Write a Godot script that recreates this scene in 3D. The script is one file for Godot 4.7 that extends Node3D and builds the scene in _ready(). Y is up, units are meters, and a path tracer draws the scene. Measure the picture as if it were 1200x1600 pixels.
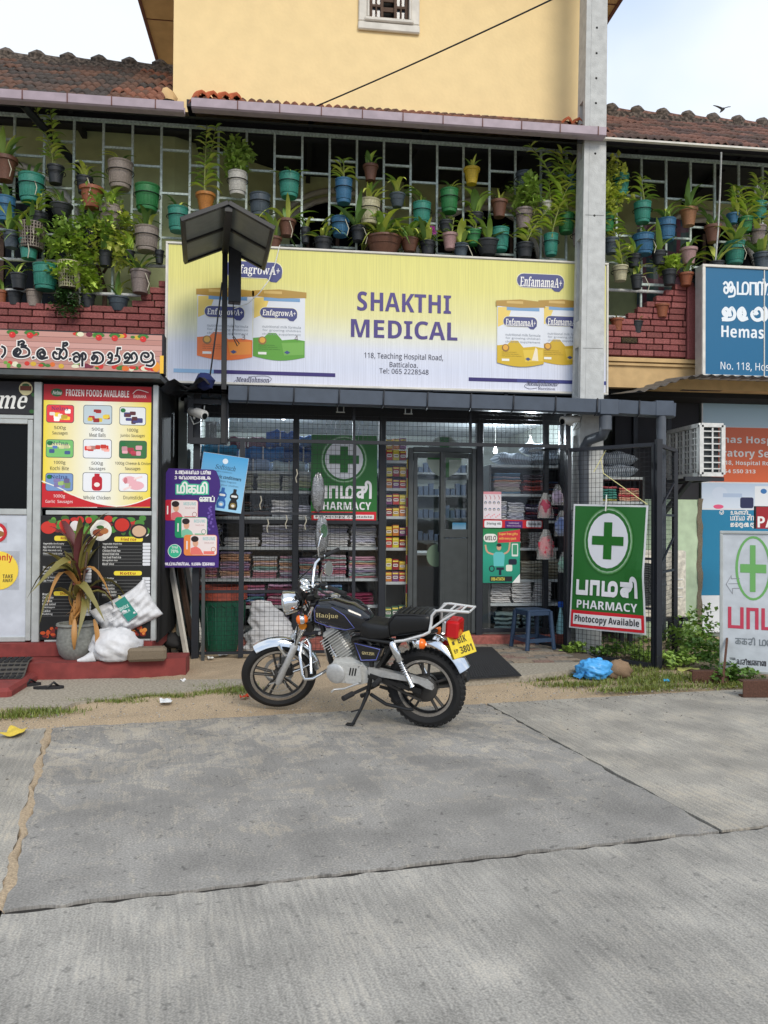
extends Node3D

var M := {}
var T := {}
var used := {}
var rng := RandomNumberGenerator.new()


# ---- mesh builder -------------------------------------------------------------
class B:
	var st := SurfaceTool.new()
	var xf := Transform3D()
	var col := Color.WHITE
	var grp := 1
	var uvs := 1.0
	var warp: Callable

	func _init() -> void:
		st.begin(Mesh.PRIMITIVE_TRIANGLES)
		st.set_smooth_group(-1)

	func soft() -> void:
		grp += 1
		st.set_smooth_group(grp)

	func hard() -> void:
		st.set_smooth_group(-1)

	func at(p: Vector3, b := Basis()) -> B:
		xf = Transform3D(b, p)
		return self

	func v(p: Vector3) -> void:
		st.set_color(col)
		st.set_uv(Vector2(p.x, p.z if absf(p.y) < 0.6 else p.y) * uvs)
		st.set_uv2(Vector2(p.x, p.z) * 0.13)
		if warp.is_valid(): p = warp.call(p)
		st.add_vertex(xf * p)

	func tri(a: Vector3, b: Vector3, c: Vector3) -> void:
		v(a); v(b); v(c)

	func quad(a: Vector3, b: Vector3, c: Vector3, d: Vector3) -> void:
		v(a); v(b); v(c); v(a); v(c); v(d)

	func box(c: Vector3, s: Vector3) -> B:
		hard()
		var h := s * 0.5
		var p := []
		for i in 8:
			p.append(c + Vector3(h.x if i & 1 else -h.x, h.y if i & 2 else -h.y, h.z if i & 4 else -h.z))
		for q in [[4, 6, 7, 5], [1, 3, 2, 0], [0, 2, 6, 4], [5, 7, 3, 1], [2, 3, 7, 6], [0, 4, 5, 1]]:
			quad(p[q[0]], p[q[1]], p[q[2]], p[q[3]])
		return self

	# box with chamfered edges
	func cbox(c: Vector3, s: Vector3, k := 0.01) -> B:
		hard()
		var h := s * 0.5
		k = minf(k, minf(h.x, minf(h.y, h.z)) * 0.95)
		var f := func(i: int, ax: int) -> Vector3:
			var g := Vector3(1 if i & 1 else -1, 1 if i & 2 else -1, 1 if i & 4 else -1)
			var q := h - Vector3(k, k, k)
			q[ax] = h[ax]
			return c + q * g
		for ax in 3:
			var a := (ax + 1) % 3
			var b := (ax + 2) % 3
			for sg in 2:
				var i0 := sg << ax
				var q := [f.call(i0, ax), f.call(i0 | (1 << a), ax), f.call(i0 | (1 << a) | (1 << b), ax), f.call(i0 | (1 << b), ax)]
				if sg: quad(q[3], q[2], q[1], q[0])
				else: quad(q[0], q[1], q[2], q[3])
			for sa in 2:
				for sb in 2:
					var e := (sa << a) | (sb << b)
					var q2 := [f.call(e, a), f.call(e, b), f.call(e | (1 << ax), b), f.call(e | (1 << ax), a)]
					if sa ^ sb: quad(q2[3], q2[2], q2[1], q2[0])
					else: quad(q2[0], q2[1], q2[2], q2[3])
		for i in 8:
			var t := [f.call(i, 0), f.call(i, 1), f.call(i, 2)]
			if (i & 1) ^ ((i >> 1) & 1) ^ ((i >> 2) & 1): tri(t[2], t[1], t[0])
			else: tri(t[0], t[1], t[2])
		return self

	# bar of square section from a to b
	func bar(a: Vector3, b: Vector3, w := 0.02, d := -1.0, up := Vector3.UP) -> B:
		hard()
		if d < 0.0: d = w
		var z := (b - a).normalized()
		var x := up.cross(z)
		if x.length() < 0.01: x = Vector3.RIGHT.cross(z)
		x = x.normalized() * w * 0.5
		var y := z.cross(x).normalized() * d * 0.5
		var p := [a - x - y, a + x - y, a + x + y, a - x + y, b - x - y, b + x - y, b + x + y, b - x + y]
		for q in [[0, 1, 2, 3], [7, 6, 5, 4], [0, 4, 5, 1], [1, 5, 6, 2], [2, 6, 7, 3], [3, 7, 4, 0]]:
			quad(p[q[0]], p[q[1]], p[q[2]], p[q[3]])
		return self

	func ring_pts(c: Vector3, x: Vector3, y: Vector3, r: float, n: int) -> Array:
		var o := []
		for i in n:
			var t := TAU * i / n
			o.append(c + (x * cos(t) + y * sin(t)) * r)
		return o

	# round tube along points; r is one radius or one per point
	func tube(pts: Array, r, n := 8, closed := false) -> B:
		var rings := []
		var m := pts.size()
		var side := Vector3.ZERO
		for i in m:
			var t: Vector3
			if closed: t = pts[(i + 1) % m] - pts[(i + m - 1) % m]
			else: t = pts[mini(i + 1, m - 1)] - pts[maxi(i - 1, 0)]
			t = t.normalized()
			if side == Vector3.ZERO:
				side = t.cross(Vector3.UP if absf(t.y) < 0.9 else Vector3.RIGHT)
			side = (side - t * side.dot(t)).normalized()
			rings.append(ring_pts(pts[i], side, t.cross(side), r[i] if r is Array else r, n))
		soft()
		for i in (m if closed else m - 1):
			var a: Array = rings[i]
			var b: Array = rings[(i + 1) % m]
			for j in n:
				var k := (j + 1) % n
				quad(a[j], a[k], b[k], b[j])
		if not closed:
			hard()
			for e in [0, m - 1]:
				var q: Array = rings[e]
				for j in range(1, n - 1):
					if e == 0: tri(q[0], q[j + 1], q[j])
					else: tri(q[0], q[j], q[j + 1])
		return self

	func rod(a: Vector3, b: Vector3, r := 0.01, n := 8) -> B:
		return tube([a, b], r, n)

	# surface of revolution about local y; prof of Vector2(radius, height), bottom first
	func lathe(prof: Array, n := 16, c := Vector3.ZERO, ax := Basis(), wob := 0.0, sharp := false) -> B:
		if sharp: hard()
		else: soft()
		for i in prof.size() - 1:
			if not sharp and i > 0 and absf((prof[i] - prof[i - 1]).angle_to(prof[i + 1] - prof[i])) > 0.7: soft()
			for j in n:
				var q := []
				for e in [[i, j], [i, j + 1], [i + 1, j + 1], [i + 1, j]]:
					var t: float = TAU * (e[1] % n) / n
					var r: float = prof[e[0]].x * (1.0 + wob * sin(3.0 * t + e[0]) * 0.6 + wob * 0.4 * sin(5.0 * t + 1.3 * e[0]))
					q.append(c + ax * Vector3(cos(t) * r, prof[e[0]].y, sin(t) * r))
				if prof[i].x < 0.0001: tri(q[0], q[3], q[2])
				elif prof[i + 1].x < 0.0001: tri(q[0], q[3], q[1])
				else: quad(q[0], q[3], q[2], q[1])
		return self

	# extruded outline in local xy from z0 to z1
	func prism(pl: Array, z0: float, z1: float, smooth := false) -> B:
		var pk := PackedVector2Array(pl)
		if Geometry2D.is_polygon_clockwise(pk): pk.reverse()
		var ix := Geometry2D.triangulate_polygon(pk)
		hard()
		for i in range(0, ix.size(), 3):
			var a := pk[ix[i]]; var b := pk[ix[i + 1]]; var c := pk[ix[i + 2]]
			if (b - a).cross(c - a) < 0: var w := b; b = c; c = w
			tri(Vector3(a.x, a.y, z1), Vector3(c.x, c.y, z1), Vector3(b.x, b.y, z1))
			tri(Vector3(a.x, a.y, z0), Vector3(b.x, b.y, z0), Vector3(c.x, c.y, z0))
		if smooth: soft()
		for i in pk.size():
			var a := pk[i]; var b := pk[(i + 1) % pk.size()]
			quad(Vector3(a.x, a.y, z1), Vector3(b.x, b.y, z1), Vector3(b.x, b.y, z0), Vector3(a.x, a.y, z0))
		return self

	# ---- flat print in local xy, at height z
	func poly(pl: Array, z := 0.0) -> B:
		hard()
		var pk := PackedVector2Array(pl)
		var ix := Geometry2D.triangulate_polygon(pk)
		for i in range(0, ix.size(), 3):
			var a := pk[ix[i]]; var b := pk[ix[i + 1]]; var c := pk[ix[i + 2]]
			if (b - a).cross(c - a) > 0: var w := b; b = c; c = w
			tri(Vector3(a.x, a.y, z), Vector3(b.x, b.y, z), Vector3(c.x, c.y, z))
		return self

	func rect(x0: float, y0: float, x1: float, y1: float, z := 0.0, c2 = null) -> B:
		hard()
		if warp.is_valid() and x1 - x0 > 0.12:   # keep wide print close to a curved cloth
			for i in 10:
				for j in 4:
					rect(lerpf(x0, x1, i / 10.0), lerpf(y0, y1, j / 4.0), lerpf(x0, x1, (i + 1) / 10.0), lerpf(y0, y1, (j + 1) / 4.0), z)
			return self
		var c0 := col
		var a := Vector3(x0, y0, z); var b := Vector3(x1, y0, z); var c := Vector3(x1, y1, z); var d := Vector3(x0, y1, z)
		var c1: Color = c0 if c2 == null else c2
		v(a); col = c1; v(d); v(c); col = c0; v(a); col = c1; v(c); col = c0; v(b)
		return self

	func oval(x: float, y: float, rx: float, ry: float, z := 0.0, n := 24) -> B:
		hard()
		for i in n:
			var t := TAU * i / n; var u := TAU * (i + 1) / n
			tri(Vector3(x, y, z), Vector3(x + cos(u) * rx, y + sin(u) * ry, z), Vector3(x + cos(t) * rx, y + sin(t) * ry, z))
		return self

	func hoop(x: float, y: float, rx: float, ry: float, w: float, z := 0.0, n := 32) -> B:
		hard()
		for i in n:
			var t := TAU * i / n; var u := TAU * (i + 1) / n
			quad(Vector3(x + cos(u) * rx, y + sin(u) * ry, z), Vector3(x + cos(t) * rx, y + sin(t) * ry, z), Vector3(x + cos(t) * (rx - w), y + sin(t) * (ry - w), z), Vector3(x + cos(u) * (rx - w), y + sin(u) * (ry - w), z))
		return self

	func rrect(x0: float, y0: float, x1: float, y1: float, r: float, z := 0.0) -> B:
		var o := []
		for k in 4:
			var cx := (x1 - r) if k == 0 or k == 3 else (x0 + r)
			var cy := (y1 - r) if k < 2 else (y0 + r)
			for i in 5:
				var t := PI * 0.5 * (k + i / 4.0)
				o.append(Vector2(cx + cos(t) * r, cy + sin(t) * r))
		return poly(o, z)

	# pen stroke through points, smoothed when curve is true
	func pen(pl: Array, w: float, z := 0.0, curve := true) -> B:
		hard()
		var q := pl
		if curve and pl.size() > 2:
			q = []
			for i in pl.size() - 1:
				var p0: Vector2 = pl[maxi(i - 1, 0)]; var p1: Vector2 = pl[i]; var p2: Vector2 = pl[i + 1]; var p3: Vector2 = pl[mini(i + 2, pl.size() - 1)]
				for k in 5:
					q.append(p1.cubic_interpolate(p2, p0, p3, k / 5.0))
			q.append(pl[-1])
		var h := w * 0.5
		var L := []
		var R := []
		for i in q.size():
			var d0: Vector2 = (q[i] - q[maxi(i - 1, 0)]).normalized()
			var d1: Vector2 = (q[mini(i + 1, q.size() - 1)] - q[i]).normalized()
			if i == 0: d0 = d1
			if i == q.size() - 1: d1 = d0
			var m := (d0 + d1).normalized().orthogonal()
			var k := h / maxf(0.5, m.dot(d0.orthogonal()))
			var ex: Vector2 = d0 * (-h * 0.8 if i == 0 else (h * 0.8 if i == q.size() - 1 else 0.0))
			L.append(q[i] + m * k + ex); R.append(q[i] - m * k + ex)
		for i in q.size() - 1:
			var zz := z + 0.00001 * i
			quad(Vector3(L[i].x, L[i].y, zz), Vector3(L[i + 1].x, L[i + 1].y, zz), Vector3(R[i + 1].x, R[i + 1].y, zz), Vector3(R[i].x, R[i].y, zz))
		return self

	# printed words fitted into a box: left, bottom, width, height of the ink
	func words(s: String, x: float, y: float, w: float, h: float, z := 0.0, font := "sans", shear := 0.0, thick := 0.0) -> B:
		hard()
		var tm := TextMesh.new()
		var sf := SystemFont.new()
		sf.font_names = PackedStringArray(["Droid Serif" if font.begins_with("serif") else "Droid Sans"])
		sf.font_weight = 700 if font.ends_with("bold") else 400
		tm.font = sf
		tm.text = s
		tm.font_size = 64
		tm.pixel_size = 0.01
		tm.depth = 0.0
		tm.curve_step = 4.0
		var ar := tm.get_mesh_arrays()
		var vs: PackedVector3Array = ar[Mesh.ARRAY_VERTEX]
		if vs.is_empty(): return self
		var lo := vs[0]; var hi := vs[0]
		for p in vs:
			lo = lo.min(p); hi = hi.max(p)
		var sx := w / maxf(hi.x - lo.x, 0.0001)
		var sy := h / maxf(hi.y - lo.y, 0.0001)
		var ix = ar[Mesh.ARRAY_INDEX]
		var k: int = ix.size() if ix != null and ix.size() else vs.size()
		for i in k:
			var p: Vector3 = vs[ix[i]] if ix != null and ix.size() else vs[i]
			var yy := (p.y - lo.y) * sy
			v(Vector3(x + (p.x - lo.x) * sx + yy * shear, y + yy, z))
		return self

	# cloth-like or body-like surface: fn(u, v) -> Vector3
	func sheet(fn: Callable, nu: int, nv: int) -> B:
		soft()
		var g := []
		for i in nu + 1:
			var row := []
			for j in nv + 1: row.append(fn.call(float(i) / nu, float(j) / nv))
			g.append(row)
		for i in nu:
			for j in nv:
				quad(g[i][j], g[i + 1][j], g[i + 1][j + 1], g[i][j + 1])
		return self

	func mesh() -> ArrayMesh:
		st.generate_normals()
		st.index()
		return st.commit()


# ---- naming and placing -------------------------------------------------------
func numbered(n: String) -> String:
	var k: int = used.get(n, 0)
	used[n] = k + 1
	return n if k == 0 else "%s_%03d" % [n, k]


func tag(o: Node, label: String, category := "", group := "", kind := "") -> Node:
	if label: o.set_meta("label", label)
	if category: o.set_meta("category", category)
	if group: o.set_meta("group", group)
	if kind: o.set_meta("kind", kind)
	return o


func thing(called: String, label: String, category: String, where := Vector3.ZERO, turn := 0.0, group := "") -> Node3D:
	var o := Node3D.new()
	o.name = numbered(called)
	add_child(o)
	o.position = where
	o.rotation.y = turn
	tag(o, label, category, group)
	return o


func obj(called: String, b, m: Material, parent: Node = null) -> MeshInstance3D:
	var o := MeshInstance3D.new()
	o.mesh = b.mesh() if b is B else b
	o.material_override = m
	if parent == null or parent == self:
		o.name = numbered(called)
		add_child(o)
	else:
		o.name = called
		parent.add_child(o, true)
	return o


func struct(called: String, b: B, m: Material) -> MeshInstance3D:
	var o := obj(called, b, m)
	o.set_meta("kind", "structure")
	return o


func copy(src: Node3D, where: Vector3, turn: float, label: String) -> Node3D:
	var c: Node3D = src.duplicate()
	c.name = numbered(String(src.name).get_slice("_0", 0))
	add_child(c)
	c.position = where
	c.rotation.y = turn
	if label: c.set_meta("label", label)
	return c


func lin(r: float, g: float, b: float) -> Color:   # sRGB 0-255 to a linear vertex colour
	return Color(r / 255.0, g / 255.0, b / 255.0).srgb_to_linear()


# ---- textures and materials ---------------------------------------------------
func noise_tex(freq: float, oct: int, lo: float, hi: float, sd := 1, w := 512, h := 512, kind := FastNoiseLite.TYPE_SIMPLEX_SMOOTH, sharp := 0.0) -> NoiseTexture2D:
	var n := FastNoiseLite.new()
	n.seed = sd
	n.noise_type = kind
	n.frequency = freq
	n.fractal_octaves = oct
	var t := NoiseTexture2D.new()
	t.width = w
	t.height = h
	t.seamless = true
	t.noise = n
	var g := Gradient.new()
	g.set_color(0, Color(lo, lo, lo))
	g.set_color(1, Color(hi, hi, hi))
	g.set_offset(0, sharp * 0.5)
	g.set_offset(1, 1.0 - sharp * 0.5)
	t.color_ramp = g
	return t


func mat(called: String, c: Color, rough := 0.7, metal := 0.0, tex: String = "", scale := 1.0, bump: String = "", bump_cm := 0.0) -> StandardMaterial3D:
	var m := StandardMaterial3D.new()
	m.resource_name = called
	m.albedo_color = c
	m.roughness = rough
	m.metallic = metal
	if tex:
		m.albedo_texture = T[tex]
	if bump:
		m.heightmap_enabled = true
		m.heightmap_texture = T[bump]
		m.heightmap_scale = bump_cm
	if tex or bump:
		m.uv1_triplanar = true
		m.uv1_world_triplanar = true
		m.uv1_scale = Vector3.ONE * scale
	M[called] = m
	return m


func hex(r: float, g: float, b: float) -> Color:
	return Color(r / 255.0, g / 255.0, b / 255.0)


func make_materials() -> void:
	T.fine = noise_tex(0.18, 3, 0.78, 1.0, 3)
	T.blotch = noise_tex(0.012, 5, 0.88, 1.0, 7)
	T.patch = noise_tex(0.02, 5, 0.45, 1.0, 11, 512, 512, FastNoiseLite.TYPE_SIMPLEX_SMOOTH, 0.5)
	T.streak = noise_tex(0.03, 4, 0.8, 1.0, 5, 64, 512)
	T.weave = noise_tex(0.3, 2, 0.7, 1.0, 9, 256, 256)
	T.bumpy = noise_tex(0.05, 5, 0.0, 1.0, 13)
	T.grit = noise_tex(0.25, 3, 0.0, 1.0, 17)
	# print: colours come from the vertices
	for nm in ["print", "gloss_print", "banner_print"]:
		var m := mat(nm, Color.WHITE, {"print": 0.55, "gloss_print": 0.3, "banner_print": 0.45}[nm])
		m.vertex_color_use_as_albedo = true
	mat("yellow_wall", hex(243, 217, 163), 0.9, 0.0, "wall_stain", 0.16, "grit", 0.15)
	mat("tan_paint", hex(214, 180, 128), 0.85, 0.0, "blotch", 0.7, "grit", 0.1)
	mat("soffit", hex(205, 172, 128), 0.8, 0.0, "blotch", 0.4)
	mat("white_trim", hex(228, 224, 214), 0.7, 0.0, "blotch", 0.8)
	mat("brown_fascia", hex(104, 58, 48), 0.6, 0.0, "blotch", 1.0)
	mat("old_wood", hex(98, 76, 62), 0.8, 0.0, "streak", 3.0)
	mat("window_glass", hex(70, 84, 100), 0.08, 0.0)
	mat("balcony_green", hex(206, 214, 160), 0.85, 0.0, "blotch", 0.5)
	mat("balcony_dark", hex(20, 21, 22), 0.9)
	mat("grille_paint", hex(208, 224, 218), 0.55, 0.0, "stain", 1.3)
	mat("rail_white", hex(214, 216, 214), 0.5, 0.0, "stain", 1.6)
	mat("gutter_pink", hex(176, 160, 170), 0.5, 0.0, "blotch", 0.9)
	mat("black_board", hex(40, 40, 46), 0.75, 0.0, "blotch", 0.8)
	for i in 4:
		mat("brick_%d" % i, [hex(158, 88, 86), hex(148, 80, 78), hex(166, 96, 92), hex(140, 78, 74)][i], 0.8, 0.0, "stain", 2.1, "grit", 0.3)
	mat("brick_mossy", hex(92, 78, 52), 0.95, 0.0, "patch", 4.0, "grit", 0.4)
	mat("mortar", hex(96, 50, 48), 0.95, 0.0, "blotch", 2.0)
	for i in 4:
		mat("tile_%d" % i, [hex(104, 86, 78), hex(120, 90, 76), hex(84, 77, 73), hex(152, 102, 82)][i], 0.9, 0.0, "stain", 2.0, "grit", 0.4)
	mat("tile_new", hex(196, 102, 62), 0.8, 0.0, "blotch", 2.0)
	for i in 3:
		mat("tile_red_%d" % i, [hex(130, 98, 88), hex(144, 106, 94), hex(102, 84, 80)][i], 0.9, 0.0, "stain", 2.4, "grit", 0.4)
	mat("ridge_old", hex(120, 108, 98), 0.95, 0.0, "patch", 1.6, "grit", 0.5)
	mat("ridge_red", hex(158, 116, 100), 0.9, 0.0, "patch", 1.4, "grit", 0.4)
	mat("pole_concrete", hex(198, 200, 198), 0.85, 0.0, "pole_stain", 0.45, "grit", 0.25)
	mat("hole_dark", hex(18, 18, 18), 0.9)  # painted darkness for the bolt hole plugs and the unlit room
	mat("navy_paint", hex(30, 34, 42), 0.5, 0.0, "blotch", 1.5)
	mat("gutter_grey", hex(74, 84, 98), 0.4, 0.0, "blotch", 0.8)
	mat("pipe_grey", hex(86, 92, 100), 0.4, 0.0, "blotch", 1.2)
	mat("alloy", hex(196, 200, 198), 0.42, 0.35, "blotch", 0.9)
	mat("alloy_dark", hex(84, 88, 88), 0.45, 0.4, "blotch", 0.9)
	mat("white_panel", hex(206, 212, 222), 0.35, 0.0, "blotch", 0.6)
	var g := mat("pane", Color(0.03, 0.04, 0.04, 0.05), 0.03)
	g.transparency = BaseMaterial3D.TRANSPARENCY_ALPHA
	g.metallic_specular = 0.35
	var g2 := mat("dark_pane", Color(0.03, 0.035, 0.04, 0.72), 0.05)
	g2.transparency = BaseMaterial3D.TRANSPARENCY_ALPHA
	var bf := mat("bag_film", Color(0.86, 0.86, 0.84, 0.28), 0.3)
	bf.transparency = BaseMaterial3D.TRANSPARENCY_ALPHA
	mat("shop_wall", hex(124, 130, 126), 0.8, 0.0, "blotch", 0.6)
	mat("shop_ceiling", hex(176, 182, 186), 0.8, 0.0, "blotch", 0.5)
	mat("shop_floor", hex(120, 112, 104), 0.5, 0.0, "blotch", 0.8)
	mat("shelf_white", hex(196, 204, 206), 0.5, 0.0, "blotch", 1.2)
	mat("cabinet_dark", hex(40, 42, 44), 0.6)
	mat("red_step", hex(136, 58, 54), 0.8, 0.0, "step_wear", 0.5, "grit", 0.15)
	mat("pale_red_step", hex(168, 98, 88), 0.85, 0.0, "stain", 0.9, "grit", 0.15)
	mat("rubber", hex(38, 38, 40), 0.8, 0.0, "fine", 3.0)
	mat("old_cloth", hex(196, 190, 172), 0.9, 0.0, "fine", 4.0)
	mat("print_white", hex(222, 224, 226), 0.5)
	mat("sign_white", hex(214, 216, 214), 0.5, 0.0, "blotch", 0.5)
	var sp := mat("sign_print", Color.WHITE, 0.4, 0.0, "ribs", 0.9)
	sp.vertex_color_use_as_albedo = true
	var bg := mat("bulb_glow", Color(1, 1, 1), 0.3)
	bg.emission_enabled = true
	bg.emission = Color(0.95, 0.98, 1.0)
	bg.emission_energy_multiplier = 6.0
	mat("black_metal", hex(22, 23, 26), 0.45, 0.0, "blotch", 2.0)
	mat("panel_grey", hex(128, 134, 130), 0.5, 0.0, "blotch", 1.5)
	mat("white_plastic", hex(226, 226, 222), 0.4, 0.0, "blotch", 2.0)
	mat("cream_plastic", hex(236, 230, 214), 0.45, 0.0, "stain", 0.9)
	mat("ac_dark", hex(52, 58, 60), 0.7)
	mat("green_sheet", hex(24, 104, 32), 0.4)
	mat("purple_sheet", hex(58, 24, 116), 0.4)
	mat("pole_shade", hex(120, 122, 120), 0.9)  # shade painted as a darker grey on the mould lines
	mat("feather", hex(90, 92, 96), 0.9)
	mat("pale_green", hex(200, 222, 190), 0.85, 0.0, "blotch", 0.7, "grit", 0.1)
	mat("awning_sheet", hex(120, 118, 114), 0.6, 0.2, "stain", 1.2)
	mat("board_white", hex(206, 212, 218), 0.45, 0.0, "blotch", 1.2)
	mat("rust", hex(98, 66, 52), 0.9, 0.0, "stain", 3.0, "grit", 0.3)
	mat("rack_silver", hex(214, 214, 212), 0.35, 0.4)
	mat("block_edge", hex(140, 130, 112), 0.95, 0.0, "stain", 3.0, "grit", 0.5)
	mat("steel_wire", hex(26, 28, 32), 0.5, 0.3)


func make_textures() -> void:
	T.ribs = noise_tex(0.09, 3, 0.90, 1.0, 29, 1024, 12)
	T.stain = noise_tex(0.03, 5, 0.8, 1.0, 21, 512, 512, FastNoiseLite.TYPE_SIMPLEX_SMOOTH, 0.35)
	T.wall_stain = noise_tex(0.02, 6, 0.97, 1.0, 23, 1024, 1024, FastNoiseLite.TYPE_SIMPLEX_SMOOTH, 0.3)
	T.pole_stain = noise_tex(0.03, 6, 0.9, 1.0, 25, 512, 512, FastNoiseLite.TYPE_SIMPLEX_SMOOTH, 0.3)
	T.step_wear = noise_tex(0.02, 6, 0.86, 1.0, 27, 512, 512, FastNoiseLite.TYPE_SIMPLEX_SMOOTH, 0.4)


# ---- flat print laid out on a board ------------------------------------------
# A sheet of w x h metres whose design runs from (u0, v0) at the top left to (u1, v1) at the bottom right.
class D:
	var b := B.new()
	var u0: float
	var v0: float
	var u1: float
	var v1: float
	var w: float
	var h: float
	var sl: float
	var lay := 0.0012

	func _init(a: float, c: float, d: float, e: float, ww: float, hh: float, slope := 0.0) -> void:
		u0 = a; v0 = c; u1 = d; v1 = e; w = ww; h = hh; sl = slope

	func pt(u: float, v: float) -> Vector2:
		return Vector2((u - u0) / (u1 - u0) * w, (1.0 - (v - sl * (u - u0) - v0) / (v1 - v0)) * h)

	func kx(d: float) -> float: return d / (u1 - u0) * w
	func ky(d: float) -> float: return d / (v1 - v0) * h

	func c(r: float, g: float, bl: float) -> D:
		b.col = Color(r / 255.0, g / 255.0, bl / 255.0).srgb_to_linear()
		return self

	func list(a: Array) -> Array:
		var o := []
		for i in range(0, a.size(), 2): o.append(pt(a[i], a[i + 1]))
		return o

	func rect(x0: float, y0: float, x1: float, y1: float, l := 1.0, low = null) -> D:
		var m := (x0 + x1) * 0.5
		var p := pt(m, y1); var q := pt(m, y0)
		var x := pt(x0, y0).x; var x2 := pt(x1, y0).x
		if low != null:
			var top := b.col
			b.col = low.srgb_to_linear()
			b.rect(x, p.y, x2, q.y, l * lay, top)
			b.col = top
		else: b.rect(x, p.y, x2, q.y, l * lay)
		return self

	func hgrad(x0: float, y0: float, x1: float, y1: float, a: Color, e: Color, l := 1.0) -> D:
		var p := pt(x0, y1); var q := pt(x1, y0)
		a = a.srgb_to_linear(); e = e.srgb_to_linear()
		b.hard()
		var z := l * lay
		for k in [[p.x, p.y, a], [p.x, q.y, a], [q.x, q.y, e], [p.x, p.y, a], [q.x, q.y, e], [q.x, p.y, e]]:
			b.col = k[2]
			b.v(Vector3(k[0], k[1], z))
		return self

	func rr(x0: float, y0: float, x1: float, y1: float, r: float, l := 1.0) -> D:
		var m := (x0 + x1) * 0.5
		b.rrect(pt(x0, 0).x, pt(m, y1).y, pt(x1, 0).x, pt(m, y0).y, kx(r), l * lay)
		return self

	func oval(x: float, y: float, rx: float, ry: float, l := 1.0) -> D:
		var p := pt(x, y)
		b.oval(p.x, p.y, kx(rx), ky(ry), l * lay)
		return self

	func hoop(x: float, y: float, rx: float, ry: float, t: float, l := 1.0) -> D:
		var p := pt(x, y)
		b.hoop(p.x, p.y, kx(rx), ky(ry), kx(t), l * lay)
		return self

	func poly(a: Array, l := 1.0) -> D:
		b.poly(list(a), l * lay)
		return self

	func pen(a: Array, t: float, l := 2.0, curve := true) -> D:
		b.pen(list(a), kx(t), l * lay, curve)
		return self

	func words(s: String, x0: float, y0: float, x1: float, y1: float, l := 2.0, font := "sans", shear := 0.0) -> D:
		var m := (x0 + x1) * 0.5
		var p := pt(m, y1)
		b.words(s, pt(x0, 0).x, p.y, kx(x1 - x0), ky(y1 - y0), l * lay, font, shear)
		return self

	# letters drawn with the pen; x0..x1 and y0 (top) .. y1 (base) bound the line
	func script(g: Dictionary, keys: Array, x0: float, y0: float, x1: float, y1: float, t: float, l := 2.0, gap := 0.2) -> D:
		var total := 0.0
		var n := 0
		for k in keys: total += g[k][0] + gap
		var x := x0
		var s := (x1 - x0) / (total - gap)
		var hh := y1 - y0
		for k in keys:
			for st in g[k].slice(1):
				var o := []
				for i in range(0, st.size(), 2):
					o.append(x + st[i] * s); o.append(y1 - st[i + 1] * hh)
				pen(o, t, l + 0.13 * (n % 5), st.size() > 6)
				n += 1
			x += (g[k][0] + gap) * s
		return self


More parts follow.
